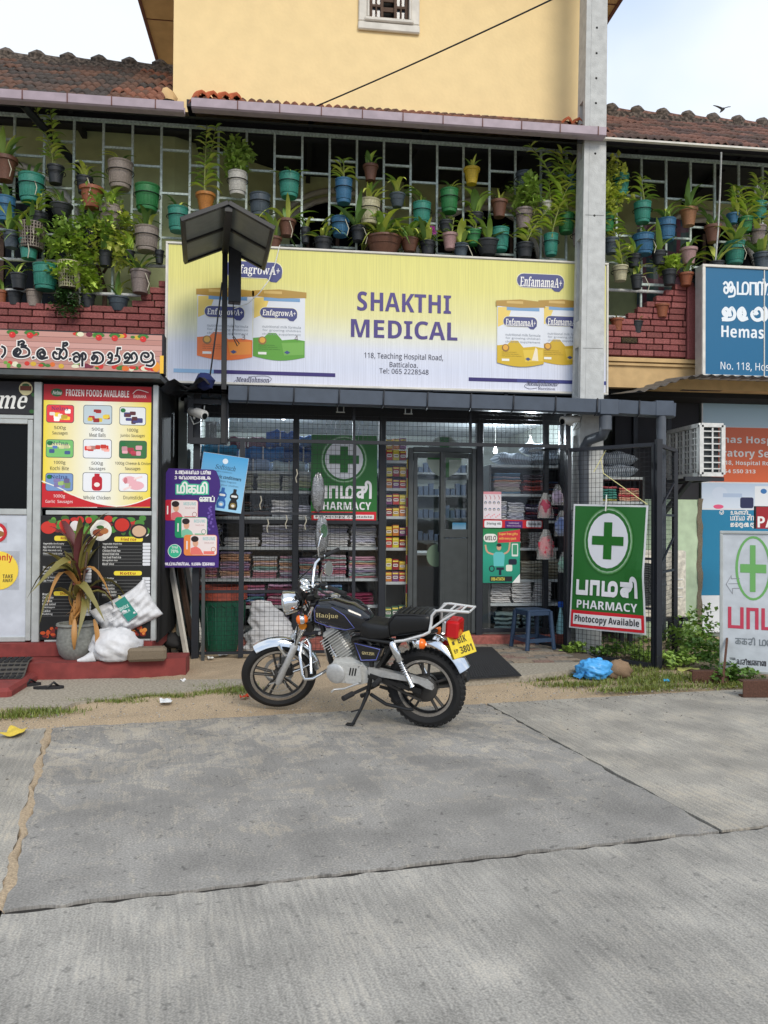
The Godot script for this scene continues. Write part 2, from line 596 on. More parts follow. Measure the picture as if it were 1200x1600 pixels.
# Tamil and Sinhala letters: width, then strokes as x, y on a unit height
const TA := {
	"pa": [0.72, [0.0, 1.0, 0.0, 0.0], [0.0, 0.02, 0.72, 0.02], [0.72, 0.0, 0.72, 1.0]],
	"aa": [0.5, [0.0, 0.0, 0.0, 1.0], [0.0, 0.98, 0.5, 0.98], [0.5, 1.0, 0.5, 0.0]],
	"ma": [0.95, [0.0, 1.0, 0.0, 0.0], [0.0, 0.02, 0.75, 0.02], [0.45, 0.02, 0.45, 0.7, 0.55, 0.95, 0.75, 1.0, 0.92, 0.85, 0.95, 0.5, 0.9, 0.15, 0.75, 0.02]],
	"mi": [1.15, [0.0, 1.0, 0.0, 0.0], [0.0, 0.02, 0.7, 0.02], [0.4, 0.02, 0.4, 0.7, 0.5, 0.95, 0.66, 1.0, 0.8, 0.85, 0.82, 0.5, 0.8, 0.15, 0.68, 0.02], [0.6, 1.05, 0.7, 1.35, 0.92, 1.45, 1.1, 1.25, 1.14, 0.8, 1.14, 0.0]],
	"ca": [0.8, [0.0, 0.98, 0.8, 0.98], [0.4, 1.0, 0.4, 0.0], [0.4, 0.55, 0.15, 0.5, 0.02, 0.3, 0.12, 0.08, 0.32, 0.12, 0.4, 0.3], [0.4, 0.55, 0.62, 0.6, 0.74, 0.4, 0.66, 0.05]],
	"ci": [1.05, [0.0, 0.98, 0.75, 0.98], [0.4, 1.0, 0.4, 0.0], [0.4, 0.55, 0.15, 0.5, 0.02, 0.3, 0.12, 0.08, 0.32, 0.12, 0.4, 0.3], [0.4, 0.5, 0.6, 0.6, 0.72, 0.98, 0.68, 1.3, 0.78, 1.5, 0.95, 1.42, 1.04, 1.1, 1.04, 0.0]],
	"cu": [0.9, [0.0, 0.98, 0.8, 0.98], [0.4, 1.0, 0.4, 0.1], [0.4, 0.55, 0.15, 0.5, 0.02, 0.3, 0.12, 0.08, 0.32, 0.12, 0.4, 0.3], [0.4, 0.5, 0.7, 0.55, 0.88, 0.3, 0.8, 0.05, 0.6, 0.0]],
	"ee": [0.6, [0.5, 0.9, 0.2, 1.0, 0.0, 0.7, 0.05, 0.2, 0.25, 0.0, 0.42, 0.2, 0.3, 0.45, 0.12, 0.3], [0.5, 0.95, 0.55, 0.5, 0.55, 0.0]],
	"p_": [0.72, [0.0, 1.0, 0.0, 0.0], [0.0, 0.02, 0.72, 0.02], [0.72, 0.0, 0.72, 1.0], [0.3, 1.3, 0.42, 1.3]],
	"u": [0.9, [0.35, 0.55, 0.15, 0.5, 0.08, 0.75, 0.25, 1.0, 0.45, 0.85, 0.45, 0.5, 0.3, 0.15, 0.05, 0.1], [0.05, 0.05, 0.9, 0.05]],
	"la": [0.9, [0.05, 0.2, 0.2, 0.05, 0.3, 0.3, 0.12, 0.4, 0.05, 0.7, 0.25, 1.0, 0.42, 0.8, 0.42, 0.05], [0.42, 0.8, 0.6, 1.0, 0.72, 0.8, 0.72, 0.0], [0.72, 1.0, 0.9, 1.0, 0.9, 0.0]],
	"nga": [0.85, [0.0, 1.0, 0.0, 0.0, 0.5, 0.0, 0.5, 0.55], [0.0, 0.98, 0.5, 0.98, 0.5, 0.55, 0.75, 0.6, 0.85, 0.3, 0.75, 0.0]],
	"ka": [0.8, [0.0, 0.98, 0.75, 0.98], [0.38, 1.0, 0.38, 0.0], [0.38, 0.55, 0.12, 0.5, 0.02, 0.3, 0.12, 0.08, 0.3, 0.15, 0.38, 0.3], [0.38, 0.55, 0.65, 0.55, 0.75, 0.25, 0.6, 0.0]],
	"va": [0.9, [0.3, 0.45, 0.1, 0.5, 0.05, 0.2, 0.25, 0.05, 0.42, 0.25, 0.42, 0.7, 0.25, 1.0, 0.05, 0.85], [0.42, 0.05, 0.9, 0.05], [0.88, 0.0, 0.88, 1.0]],
	"ru": [0.9, [0.0, 0.0, 0.0, 0.98, 0.5, 0.98, 0.5, 0.0], [0.5, 0.3, 0.8, 0.35, 0.88, 0.1, 0.7, -0.1]],
	"ya": [0.9, [0.15, 0.5, 0.02, 0.7, 0.12, 0.95, 0.28, 0.8, 0.28, 0.4, 0.1, 0.1, 0.28, 0.02], [0.28, 0.02, 0.88, 0.02], [0.52, 0.0, 0.52, 0.98], [0.88, 0.0, 0.88, 0.98]],
	"ti": [1.0, [0.0, 0.98, 0.5, 0.98, 0.5, 0.45, 0.2, 0.4, 0.1, 0.15, 0.3, 0.0, 0.5, 0.15], [0.5, 0.6, 0.7, 1.2, 0.9, 1.2, 0.98, 0.8, 0.98, 0.0]],
	"na": [0.8, [0.0, 0.98, 0.45, 0.98, 0.45, 0.1], [0.0, 0.98, 0.0, 0.3, 0.15, 0.1, 0.3, 0.3, 0.2, 0.5], [0.45, 0.5, 0.7, 0.55, 0.78, 0.2, 0.6, 0.0]],
	"da": [0.7, [0.0, 0.98, 0.0, 0.02], [0.0, 0.02, 0.7, 0.02]],
	"nn": [1.1, [0.1, 0.3, 0.2, 0.1, 0.1, 0.05, 0.02, 0.5, 0.2, 0.98, 0.4, 0.7, 0.4, 0.02], [0.4, 0.7, 0.6, 0.98, 0.75, 0.7, 0.75, 0.02], [0.75, 0.7, 0.95, 0.98, 1.08, 0.7, 1.08, 0.0]],
	"ra": [0.5, [0.0, 0.0, 0.0, 0.98, 0.5, 0.98, 0.5, 0.0, 0.35, -0.12]],
	"sp": [0.35],
	"sa": [1.0, [0.0, 0.6, 0.12, 0.98, 0.3, 0.8, 0.2, 0.4, 0.35, 0.05, 0.55, 0.2, 0.5, 0.6, 0.35, 0.7], [0.55, 0.3, 0.7, 0.98, 0.9, 0.9, 0.95, 0.4, 0.8, 0.05]],
	"haa": [1.1, [0.35, 0.5, 0.15, 0.55, 0.08, 0.25, 0.25, 0.05, 0.42, 0.25, 0.4, 0.75, 0.22, 1.0, 0.05, 0.85], [0.42, 0.2, 0.55, 0.9, 0.75, 0.98, 0.85, 0.6, 0.75, 0.2, 0.6, 0.3, 0.7, 0.6, 0.95, 0.6, 1.05, 0.2, 0.95, -0.15, 0.5, -0.25]],
	"s_": [1.15, [0.0, 0.0, 0.0, 0.95, 0.35, 0.95, 0.35, 0.0], [0.35, 0.95, 0.6, 1.1, 0.7, 0.6, 0.6, 0.05], [0.6, 0.5, 0.85, 0.9, 1.05, 0.85, 1.1, 0.4, 0.95, 0.0], [0.5, 1.3, 0.58, 1.3]],
	"num3": [0.6, [0.05, 0.85, 0.3, 1.0, 0.52, 0.8, 0.3, 0.55, 0.55, 0.3, 0.35, 0.0, 0.02, 0.12]],
}
const SI := {
	"aa": [1.5, [0.35, 0.35, 0.15, 0.3, 0.1, 0.6, 0.3, 0.75, 0.5, 0.5, 0.42, 0.1, 0.2, -0.1, 0.0, 0.05], [0.5, 0.5, 0.7, 0.75, 0.85, 0.5, 0.75, 0.1], [1.1, 0.0, 1.25, 0.3, 1.25, 0.7, 1.1, 0.85]],
	"r_": [0.95, [0.25, 0.5, 0.15, 0.3, 0.3, 0.2, 0.42, 0.45, 0.25, 0.7, 0.05, 0.45, 0.1, 0.1, 0.5, 0.0, 0.85, 0.15, 0.88, 0.5, 0.7, 0.75, 0.45, 0.8], [0.3, 1.25, 0.3, 0.95], [0.3, 1.2, 0.5, 1.3, 0.6, 1.15, 0.45, 1.0, 0.7, 0.9]],
	"dot": [0.18, [0.05, 0.0, 0.1, 0.03]],
	"ee": [0.85, [0.5, 0.4, 0.35, 0.55, 0.2, 0.4, 0.3, 0.2, 0.5, 0.25, 0.55, 0.5, 0.35, 0.78, 0.08, 0.6, 0.05, 0.25, 0.3, 0.0, 0.7, 0.1]],
	"k_": [1.05, [0.3, 0.4, 0.15, 0.55, 0.05, 0.35, 0.15, 0.05, 0.45, 0.0, 0.5, 0.4, 0.55, 0.75, 0.3, 0.8], [0.5, 0.4, 0.75, 0.8, 0.95, 0.6, 0.95, 0.2, 0.75, 0.0, 0.6, 0.15], [0.75, 1.3, 0.72, 0.95], [0.75, 1.25, 0.95, 1.3, 1.0, 1.15, 0.85, 1.05]],
	"a": [1.1, [0.35, 0.5, 0.2, 0.5, 0.1, 0.3, 0.25, 0.1, 0.5, 0.25, 0.5, 0.6, 0.3, 0.8, 0.05, 0.65], [0.5, 0.4, 0.75, 0.78, 0.95, 0.6, 0.9, 0.3, 0.7, 0.3], [0.72, 0.6, 0.72, -0.2]],
	"va": [0.95, [0.3, 0.4, 0.2, 0.25, 0.1, 0.4, 0.25, 0.6, 0.5, 0.4, 0.4, 0.05, 0.1, 0.0], [0.1, 0.0, 0.6, -0.02, 0.88, 0.2, 0.85, 0.6, 0.55, 0.82, 0.2, 0.78]],
	"n_": [1.05, [0.1, 0.6, 0.25, 0.78, 0.4, 0.6, 0.3, 0.4, 0.15, 0.45], [0.4, 0.6, 0.35, 0.2, 0.1, 0.0, 0.5, -0.02, 0.9, 0.15, 0.9, 0.5, 0.65, 0.55], [0.8, 1.15, 0.75, 0.6], [0.8, 1.15, 0.98, 1.15]],
	"ha": [1.0, [0.25, 0.45, 0.12, 0.35, 0.05, 0.55, 0.25, 0.75, 0.45, 0.55, 0.3, 0.2, 0.05, 0.05], [0.05, 0.0, 0.5, 0.0, 0.85, 0.1, 0.95, 0.45, 0.75, 0.78, 0.55, 0.6, 0.6, 0.3]],
	"la": [1.05, [0.3, 0.55, 0.45, 0.42, 0.6, 0.55, 0.5, 0.75, 0.2, 0.75, 0.05, 0.45, 0.15, 0.1, 0.55, 0.05, 0.85, 0.25, 0.9, 0.6, 0.75, 0.8], [0.9, 0.3, 1.0, 0.0, 0.8, -0.25, 0.45, -0.2]],
	"maa": [1.3, [0.3, 0.45, 0.15, 0.55, 0.05, 0.35, 0.2, 0.1, 0.5, 0.0, 0.85, 0.15, 0.85, 0.6, 0.6, 0.8, 0.35, 0.65, 0.45, 0.45], [1.0, 0.0, 1.2, 0.2, 1.2, 0.65, 1.05, 0.85]],
}


# A flat board, sheet or panel of w x h at its bottom left corner; returns [thing, design]
func board(called: String, label: String, category: String, where: Vector3, w: float, h: float, thick: float, m: Material, turn := 0.0, tilt := 0.0, px := [0, 0, 100, 100], slope := 0.0, part := "board") -> Array:
	var t := thing(called, label, category, where, turn)
	t.rotation.z = tilt
	var b := B.new()
	b.cbox(Vector3(w * 0.5, h * 0.5, -thick * 0.5), Vector3(w, h, thick), minf(0.004, thick * 0.3))
	obj(part, b, m, t)
	return [t, D.new(px[0], px[1], px[2], px[3], w, h, slope)]


func ink(t: Node, d: D, m: Material = null, called := "print") -> void:
	var o := obj(called, d.b, m if m else M.print, t)
	o.position.z = 0.0006


func make_view() -> void:
	var cam := Camera3D.new()
	cam.name = "camera"
	cam.position = Vector3(0, 1.56, 0)
	cam.rotation_degrees = Vector3(0.7, -6.9, 0.4)
	cam.fov = 67.3
	cam.far = 400.0
	add_child(cam)
	cam.current = true

	var img := Image.create(1024, 512, false, Image.FORMAT_RGB8)
	var n := FastNoiseLite.new()
	n.seed = 41
	n.frequency = 1.5
	n.fractal_octaves = 5
	var n2 := FastNoiseLite.new()
	n2.seed = 8
	n2.frequency = 0.9
	n2.fractal_octaves = 3
	for j in 512:
		var el := (0.5 - (j + 0.5) / 512.0) * PI
		for i in 1024:
			var az := (i + 0.5) / 1024.0 * TAU
			var c: Color
			if el < -0.02:
				c = Color(0.52, 0.5, 0.47)
			else:
				var d := Vector3(cos(az) * cos(el), sin(el) * 1.7, sin(az) * cos(el))
				var k := clampf(0.55 + n.get_noise_3dv(d) * 1.0 + n2.get_noise_3dv(d) * 0.7, 0.0, 1.0)
				k = k * k * (3.0 - 2.0 * k)
				c = Color(0.725, 0.79, 0.885).lerp(Color(0.865, 0.892, 0.925), k)
			img.set_pixel(i, j, c)
	var sm := PanoramaSkyMaterial.new()
	sm.panorama = ImageTexture.create_from_image(img)
	sm.energy_multiplier = 1.02
	var sky := Sky.new()
	sky.sky_material = sm
	var e := Environment.new()
	e.background_mode = Environment.BG_SKY
	e.sky = sky
	e.tonemap_mode = Environment.TONE_MAPPER_LINEAR
	e.tonemap_exposure = 1.34
	e.sdfgi_enabled = true
	e.ssao_enabled = true
	e.ssil_enabled = true
	var we := WorldEnvironment.new()
	we.name = "environment"
	we.environment = e
	add_child(we)

	var sun := DirectionalLight3D.new()
	sun.name = "sun"
	sun.light_energy = 0.5
	sun.light_color = Color(1.0, 0.965, 0.91)
	sun.light_angular_distance = 22.0
	sun.shadow_enabled = true
	sun.rotation_degrees = Vector3(-38, 16, 0)
	add_child(sun)


# concrete: 1024 texels over 2.6 m; broom lines along v, pits, sandy film with ragged outlines
func road_images(sd: int, broom: float, sandy: float, base: Color, dark: float) -> Array:
	var w := 1024
	var mk := func(freq: float, oct: int, s: int, sx: int, sy: int) -> PackedByteArray:
		var n := FastNoiseLite.new()
		n.seed = s
		n.frequency = freq
		n.fractal_octaves = oct
		var im := n.get_seamless_image(sx, sy)
		if s == sd and sandy > 0.8:
			n.domain_warp_enabled = true
			n.domain_warp_amplitude = 90.0
			n.domain_warp_frequency = 0.006
			n.domain_warp_fractal_octaves = 3
			im = n.get_seamless_image(sx, sy)
		if sx != w or sy != w: im.resize(w, w, Image.INTERPOLATE_CUBIC)
		im.convert(Image.FORMAT_L8)
		return im.get_data()
	var coarse: PackedByteArray = mk.call(0.006, 6, sd, w, w)
	var fine: PackedByteArray = mk.call(0.22, 3, sd + 1, w, w)
	var pits: PackedByteArray = mk.call(0.17, 2, sd + 2, w, w)
	var lines: PackedByteArray = mk.call(0.11, 2, sd + 3, w, 64)
	var spots: PackedByteArray = mk.call(0.035, 3, sd + 4, w, w)
	var a := PackedByteArray()
	a.resize(w * w * 3)
	var h := PackedByteArray()
	h.resize(w * w)
	for i in w * w:
		var c := coarse[i] / 255.0
		var f := fine[i] / 255.0
		var l := lines[i] / 255.0
		var s := spots[i] / 255.0
		var k := 0.86 + 0.16 * c + 0.34 * (f - 0.5) + 0.13 * (((i * 1103515245 + 12345) >> 8 & 255) / 255.0 - 0.5) + broom * 0.20 * (l - 0.5)
		var dk := clampf((0.24 - s) * 9.0, 0.0, 1.0) * dark
		k *= 1.0 - 0.34 * dk
		var pit := clampf((0.135 - pits[i] / 255.0) * 9.0, 0.0, 1.0)
		k *= 1.0 - 0.35 * pit
		var sa := clampf((0.45 * c + 0.3 * s + 0.45 * l + 0.4 * (f - 0.5) - 0.62) * 3.2, 0.0, 1.0) * sandy
		if sandy > 0.8:   # sand drawn out into swirls by turning tyres
			var bandv := 1.0 - absf(fposmod(c * 3.0, 1.0) * 2.0 - 1.0)
			sa = clampf((bandv * 0.55 + 0.5 * c + 0.6 * (f - 0.5) + 0.35 * (l - 0.5) + 0.55 * (0.5 - floorf(i / w) / w) - 0.55) * 2.4, 0.0, 1.0) * 0.7
		a[i * 3] = clampi(int(255.0 * (base.r * k * (1.0 - sa) + sa * 0.755 * (0.9 + 0.2 * f))), 0, 255)
		a[i * 3 + 1] = clampi(int(255.0 * (base.g * k * (1.0 - sa) + sa * 0.71 * (0.9 + 0.2 * f))), 0, 255)
		a[i * 3 + 2] = clampi(int(255.0 * (base.b * k * (1.0 - sa) + sa * 0.635 * (0.9 + 0.2 * f))), 0, 255)
		h[i] = clampi(int(255.0 * (0.55 + 0.22 * (f - 0.5) + broom * 0.55 * (l - 0.5) - 0.4 * pit)), 0, 255)
	return [ImageTexture.create_from_image(Image.create_from_data(w, w, false, Image.FORMAT_RGB8, a)), ImageTexture.create_from_image(Image.create_from_data(w, w, false, Image.FORMAT_L8, h))]


func uv_mat(called: String, im: Array, rough: float, scale: float, bump_cm: float) -> StandardMaterial3D:
	var m := StandardMaterial3D.new()
	m.resource_name = called
	m.albedo_texture = im[0]
	m.roughness = rough
	m.uv1_scale = Vector3(scale, scale, 1)
	m.heightmap_enabled = true
	m.heightmap_texture = im[1]
	m.heightmap_scale = bump_cm
	m.detail_enabled = true
	m.detail_albedo = T.broad
	m.detail_blend_mode = BaseMaterial3D.BLEND_MODE_MUL
	m.detail_uv_layer = BaseMaterial3D.DETAIL_UV_2
	M[called] = m
	return m


const ROAD_TURN := 0.174533


# a concrete slab with a slightly ragged, rounded edge; corners are world x, z
func slab(pts: Array, m: Material, top := 0.0, thick := 0.06, ragged := 0.006) -> B:
	var b := B.new()
	var inv := Basis(Vector3.UP, -ROAD_TURN)
	var out := []
	for i in pts.size():
		var p: Vector2 = pts[i]
		var q: Vector2 = pts[(i + 1) % pts.size()]
		var k := clampi(int(p.distance_to(q) / 0.07), 1, 90)
		var nn := (q - p).orthogonal().normalized()
		for j in k:
			var r := p.lerp(q, float(j) / k) + nn * rng.randf_range(-ragged, ragged)
			var w: Vector3 = inv * Vector3(r.x, 0, r.y)
			out.append(Vector2(w.x, w.z))
	var pk := PackedVector2Array(out)
	var ix := Geometry2D.triangulate_polygon(pk)
	for i in range(0, ix.size(), 3):
		var a := pk[ix[i]]; var c := pk[ix[i + 1]]; var d := pk[ix[i + 2]]
		if (c - a).cross(d - a) < 0: var w2 := c; c = d; d = w2
		b.tri(Vector3(a.x, top, a.y), Vector3(c.x, top, c.y), Vector3(d.x, top, d.y))
	for i in pk.size():
		var a := pk[i]; var c := pk[(i + 1) % pk.size()]
		b.quad(Vector3(a.x, top, a.y), Vector3(c.x, top, c.y), Vector3(c.x, top - thick, c.y), Vector3(a.x, top - thick, a.y))
	return b


func edge_z(x: float) -> float:   # where the road slabs end
	return -6.07 - 0.124 * (x + 1.78)


func make_ground() -> void:
	T.broad = noise_tex(0.008, 5, 0.87, 1.0, 51, 1024, 1024, FastNoiseLite.TYPE_SIMPLEX_SMOOTH, 0.3)
	uv_mat("road_broom", road_images(61, 0.75, 0.25, Color(0.685, 0.67, 0.64), 0.5), 0.9, 1.0 / 2.6, 0.5)
	uv_mat("road_worn", road_images(71, 0.22, 0.85, Color(0.625, 0.612, 0.59), 0.6), 0.85, 1.0 / 3.1, 0.3)
	uv_mat("road_sandy", road_images(81, 0.6, 0.7, Color(0.695, 0.675, 0.635), 0.4), 0.9, 1.0 / 2.8, 0.4)
	T.soil = noise_tex(0.06, 5, 0.66, 1.0, 55, 1024, 1024)
	mat("soil", hex(176, 150, 116), 0.95, 0.0, "soil", 0.7, "grit", 0.8)
	mat("sand", hex(212, 188, 156), 0.95, 0.0, "soil", 0.9, "grit", 0.8)
	mat("apron", hex(188, 178, 160), 0.9, 0.0, "soil", 0.5, "grit", 0.3)
	var g := B.new()
	g.quad(Vector3(-60, -0.07, -60), Vector3(60, -0.07, -60), Vector3(60, -0.07, 60), Vector3(-60, -0.07, 60))
	struct("ground", g, M.soil)

	var road := Node3D.new()
	road.name = "road"
	road.set_meta("kind", "structure")
	add_child(road)
	road.rotation.y = ROAD_TURN
	var gap := 0.012
	var sl := func(pts: Array, m: Material, rag: float) -> void: obj("slab", slab(pts, m, 0.0, 0.06, rag), m, road)
	sl.call([Vector2(-1.76, -6.02), Vector2(0.2, -6.3), Vector2(1.67, -6.48), Vector2(2.17, -3.70), Vector2(-1.115, -3.245)], M.road_worn, 0.016)
	sl.call([Vector2(1.69, -6.48), Vector2(3.6, -6.74), Vector2(14.0, -8.02), Vector2(14.0, -5.35), Vector2(2.19, -3.70)], M.road_sandy, 0.006)
	sl.call([Vector2(-1.12, -3.208), Vector2(2.17, -3.662), Vector2(4.4, -3.972), Vector2(5.6, 8.0), Vector2(0.9, 8.6)], M.road_broom, 0.014)
	sl.call([Vector2(4.42, -3.972), Vector2(14.0, -5.31), Vector2(16.0, 8.0), Vector2(5.62, 8.0)], M.road_broom, 0.006)
	sl.call([Vector2(-1.80, -6.02), Vector2(-1.15, -3.23), Vector2(0.87, 8.6), Vector2(-7.0, 9.6), Vector2(-12.0, -4.5)], M.road_sandy, 0.010)

	# dark filler low in the cross joints
	var fb := B.new()
	for q in [[Vector2(-1.13, -3.228), Vector2(2.17, -3.682)], [Vector2(2.17, -3.682), Vector2(14.0, -5.335)], [Vector2(1.68, -6.5), Vector2(2.18, -3.70)]]:
		fb.quad(Vector3(q[0].x, -0.012, q[0].y - 0.02), Vector3(q[1].x, -0.012, q[1].y - 0.02), Vector3(q[1].x, -0.012, q[1].y + 0.02), Vector3(q[0].x, -0.012, q[0].y + 0.02))
	struct("joint_filler", fb, mat("joint_dark", hex(52, 48, 44), 0.95, 0.0, "soil", 2.0))
	# sand filling the left joint, a low uneven strip
	var jb := B.new()
	jb.sheet(func(u: float, w: float) -> Vector3:
		var p := Vector2(-1.78, -6.0).lerp(Vector2(-1.13, -3.235), u)
		var wob := sin(u * 37.0) * 0.012 + sin(u * 91.0) * 0.006
		return Vector3(p.x + (w - 0.5) * (0.075 + 0.03 * sin(u * 23.0)) + wob, 0.006 - 0.03 * pow(absf(w - 0.5) * 2.0, 2.0), p.y), 60, 6)
	struct("joint_sand", jb, M.sand)

	# bare sand and earth between road and shops, uneven, running out over the slab edge
	var n := FastNoiseLite.new()
	n.seed = 5
	n.frequency = 1.6
	n.fractal_octaves = 5
	var sd := B.new()
	sd.sheet(func(u: float, w: float) -> Vector3:
		var x := lerpf(-7.0, 9.0, u)
		var z := edge_z(x) + 0.16 - w * 4.6
		var k := w * 4.6
		var y := -0.022 + 0.05 * smoothstep(0.0, 0.9, k) + n.get_noise_2d(x * 1.5, z * 1.5) * 0.022 + n.get_noise_2d(x * 8.0, z * 8.0) * 0.008
		if x > 1.5: y -= 0.012 * smoothstep(1.5, 2.6, x)
		return Vector3(x, y, z), 240, 90)
	struct("sand_verge", sd, M.sand)

	# broken concrete apron before the red step
	var ap := B.new()
	ap.prism([Vector2(-2.9, 7.6), Vector2(-2.9, 6.56), Vector2(-2.55, 6.52), Vector2(-1.80, 6.50), Vector2(-1.76, 6.64), Vector2(-1.35, 6.83), Vector2(-1.02, 6.93), Vector2(-0.78, 7.02), Vector2(-0.55, 7.16), Vector2(-0.3, 7.36), Vector2(-0.45, 7.48), Vector2(-1.1, 7.5), Vector2(-1.6, 7.62)], -0.05, 0.045)
	var apn := struct("concrete_apron", ap, M.apron)
	apn.rotation.x = -PI / 2.0
	make_pavement()


func make_pavement() -> void:
	var pv := Node3D.new()
	pv.name = "pavement"
	pv.set_meta("kind", "structure")
	add_child(pv)
	var b := B.new()
	b.box(Vector3(2.1, 0.02, -8.5), Vector3(2.5, 0.11, 1.4))
	obj("bed", b, mat("paver_bed", hex(120, 108, 92), 0.95, 0.0, "soil", 1.0, "grit", 0.4), pv)
	var s := B.new()
	s.prism([Vector2(0.9, 7.10), Vector2(1.60, 7.08), Vector2(2.2, 7.21), Vector2(2.78, 7.46), Vector2(3.3, 7.62), Vector2(3.35, 7.88), Vector2(0.9, 7.88)], -0.03, 0.08)
	var so := obj("concrete_strip", s, M.apron, pv)
	so.rotation.x = -PI / 2.0
	# interlocking paver blocks
	var pm := []
	for i in 4:
		pm.append(mat("paver_%d" % i, [hex(158, 142, 126), hex(150, 124, 112), hex(140, 134, 124), hex(166, 150, 130)][i], 0.9, 0.0, "stain", 1.8, "grit", 0.3))
	var pb := B.new()
	var o := []
	for q in [[-0.108, -0.052], [-0.06, -0.03], [0.0, -0.052], [0.06, -0.03], [0.108, -0.052], [0.108, 0.048], [0.06, 0.07], [0.0, 0.048], [-0.06, 0.07], [-0.108, 0.048]]:
		o.append(Vector2(q[0], q[1]))
	pb.prism(o, -0.03, 0.0)
	var pmesh := pb.mesh()
	for r in 13:
		for c in 17:
			var x := -0.65 + c * 0.222 + (0.111 if r % 2 else 0.0)
			var z := -7.95 - r * 0.108
			if x > 3.25 or x < 0.95: continue
			var p := obj("paver", pmesh, pm[rng.randi() % 4], pv)
			p.position = Vector3(x, 0.083 + rng.randf_range(-0.004, 0.004), z)
			p.rotation = Vector3(-PI / 2.0 + rng.randf_range(-0.02, 0.02), rng.randf_range(-0.02, 0.02), 0)


# double-roll clay tile, 0.2 m wide, lying in local x (across), y (up-slope), z (out)
func tile_mesh(w := 0.205, l := 0.36) -> ArrayMesh:
	var b := B.new()
	var n := 8
	b.soft()
	for i in n:
		var t0 := float(i) / n
		var t1 := float(i + 1) / n
		var h := func(t: float) -> float: return 0.042 * absf(sin(t * TAU)) + 0.012 * sin(t * PI)
		var a0 := Vector3((t0 - 0.5) * w, 0, 0.03 + h.call(t0)); var a1 := Vector3((t1 - 0.5) * w, 0, 0.03 + h.call(t1))
		var u := Vector3(0, l, -0.024)
		b.quad(a1, a0, a0 + u, a1 + u)
		var d := Vector3(0, 0, -0.022)
		b.quad(a0, a1, a1 + d, a0 + d)
	return b.mesh()


func tiled_roof(parent: Node3D, x0: float, x1: float, foot: Vector3, run: float, rise: float, mats: Array, newer := -99.0) -> void:
	var ang := atan2(rise, run)
	var ln := sqrt(run * run + rise * rise)
	var r := Node3D.new()
	r.name = "roof"
	parent.add_child(r, true)
	r.position = foot
	r.rotation.x = ang - PI / 2.0
	var base := B.new()
	base.box(Vector3((x0 + x1) * 0.5 - foot.x, ln * 0.5, -0.03), Vector3(x1 - x0, ln, 0.05))
	obj("roof_deck", base, M.black_board, r)
	var tm: ArrayMesh = T.tile_mesh
	var rows := int(ceil((ln - 0.05) / 0.285))
	var cols := int((x1 - x0) / 0.2)
	for j in rows:
		for i in cols:
			var o := MeshInstance3D.new()
			o.name = "tile"
			o.mesh = tm
			var x := x0 + 0.1 + i * 0.2
			var m: Material = mats[rng.randi() % mats.size()]
			if x > newer and newer > -90.0 and rng.randf() < 0.75: m = M["tile_%d" % (3 if rng.randf() < 0.6 else 1)]
			o.material_override = m
			r.add_child(o, true)
			o.position = Vector3(x - foot.x + rng.randf_range(-0.006, 0.006), -0.06 + j * 0.285 + rng.randf_range(-0.01, 0.01), rng.randf_range(-0.006, 0.008))
			o.rotation.z = rng.randf_range(-0.02, 0.02)


func ridge_caps(parent: Node3D, a: Vector3, b: Vector3, m: Material, m2: Material) -> void:
	var n := int(a.distance_to(b) / 0.37)
	for i in n:
		var p := a.lerp(b, float(i) / n)
		var q := a.lerp(b, float(i + 1) / n)
		var c := B.new()
		var d := (q - p)
		c.tube([p - d * 0.04, p + d * 0.1, p + d * 0.5, q], [0.135, 0.13, 0.115, 0.105], 10)
		obj("ridge_tile", c, m if rng.randf() < 0.7 else m2, parent)
		var k := B.new()
		k.lathe([Vector2(0, -0.07), Vector2(0.12, -0.02), Vector2(0.13, 0.08), Vector2(0.07, 0.15), Vector2(0, 0.165)], 8, p + Vector3(0, 0.0, 0.02), Basis(), 0.2)
		obj("mortar_lump", k, M.ridge_old, parent)
	var bed := B.new()
	bed.bar(a + Vector3(0, -0.06, 0.07), b + Vector3(0, -0.06, 0.07), 0.16, 0.14)
	obj("mortar_bed", bed, M.ridge_old, parent)


func arch_window(parent: Node3D, c: Vector3, r: float, below: float) -> void:
	var w := Node3D.new()
	w.name = "arched_window"
	parent.add_child(w, true)
	w.position = c
	for k in 2:
		var rr := r - k * 0.13
		var pts := []
		pts.append(Vector3(-rr, -below, 0.03))
		for i in 17:
			var t := PI * (1.0 - i / 16.0)
			pts.append(Vector3(cos(t) * rr, sin(t) * rr, 0.03 + 0.02 * k))
		pts.append(Vector3(rr, -below, 0.03))
		var t2 := B.new()
		t2.tube(pts, 0.04, 6)
		obj("trim", t2, M.white_trim, w)
	var g := B.new()
	var o := [Vector2(-r + 0.15, -below)]
	for i in 17:
		var t := PI * (1.0 - i / 16.0)
		o.append(Vector2(cos(t) * (r - 0.15), sin(t) * (r - 0.15)))
	o.append(Vector2(r - 0.15, -below))
	g.prism(o, 0.004, 0.03)
	obj("glass", g, M.window_dark, w)
	for i in 3:
		var mu := B.new()
		var x := (i - 1) * (r - 0.15) * 0.5
		mu.box(Vector3(x, -below * 0.5 + 0.15, 0.045), Vector3(0.05, below + r, 0.03) if i == 1 else Vector3(0.04, below + r * 0.7, 0.03))
		obj("mullion", mu, M.old_wood, w)


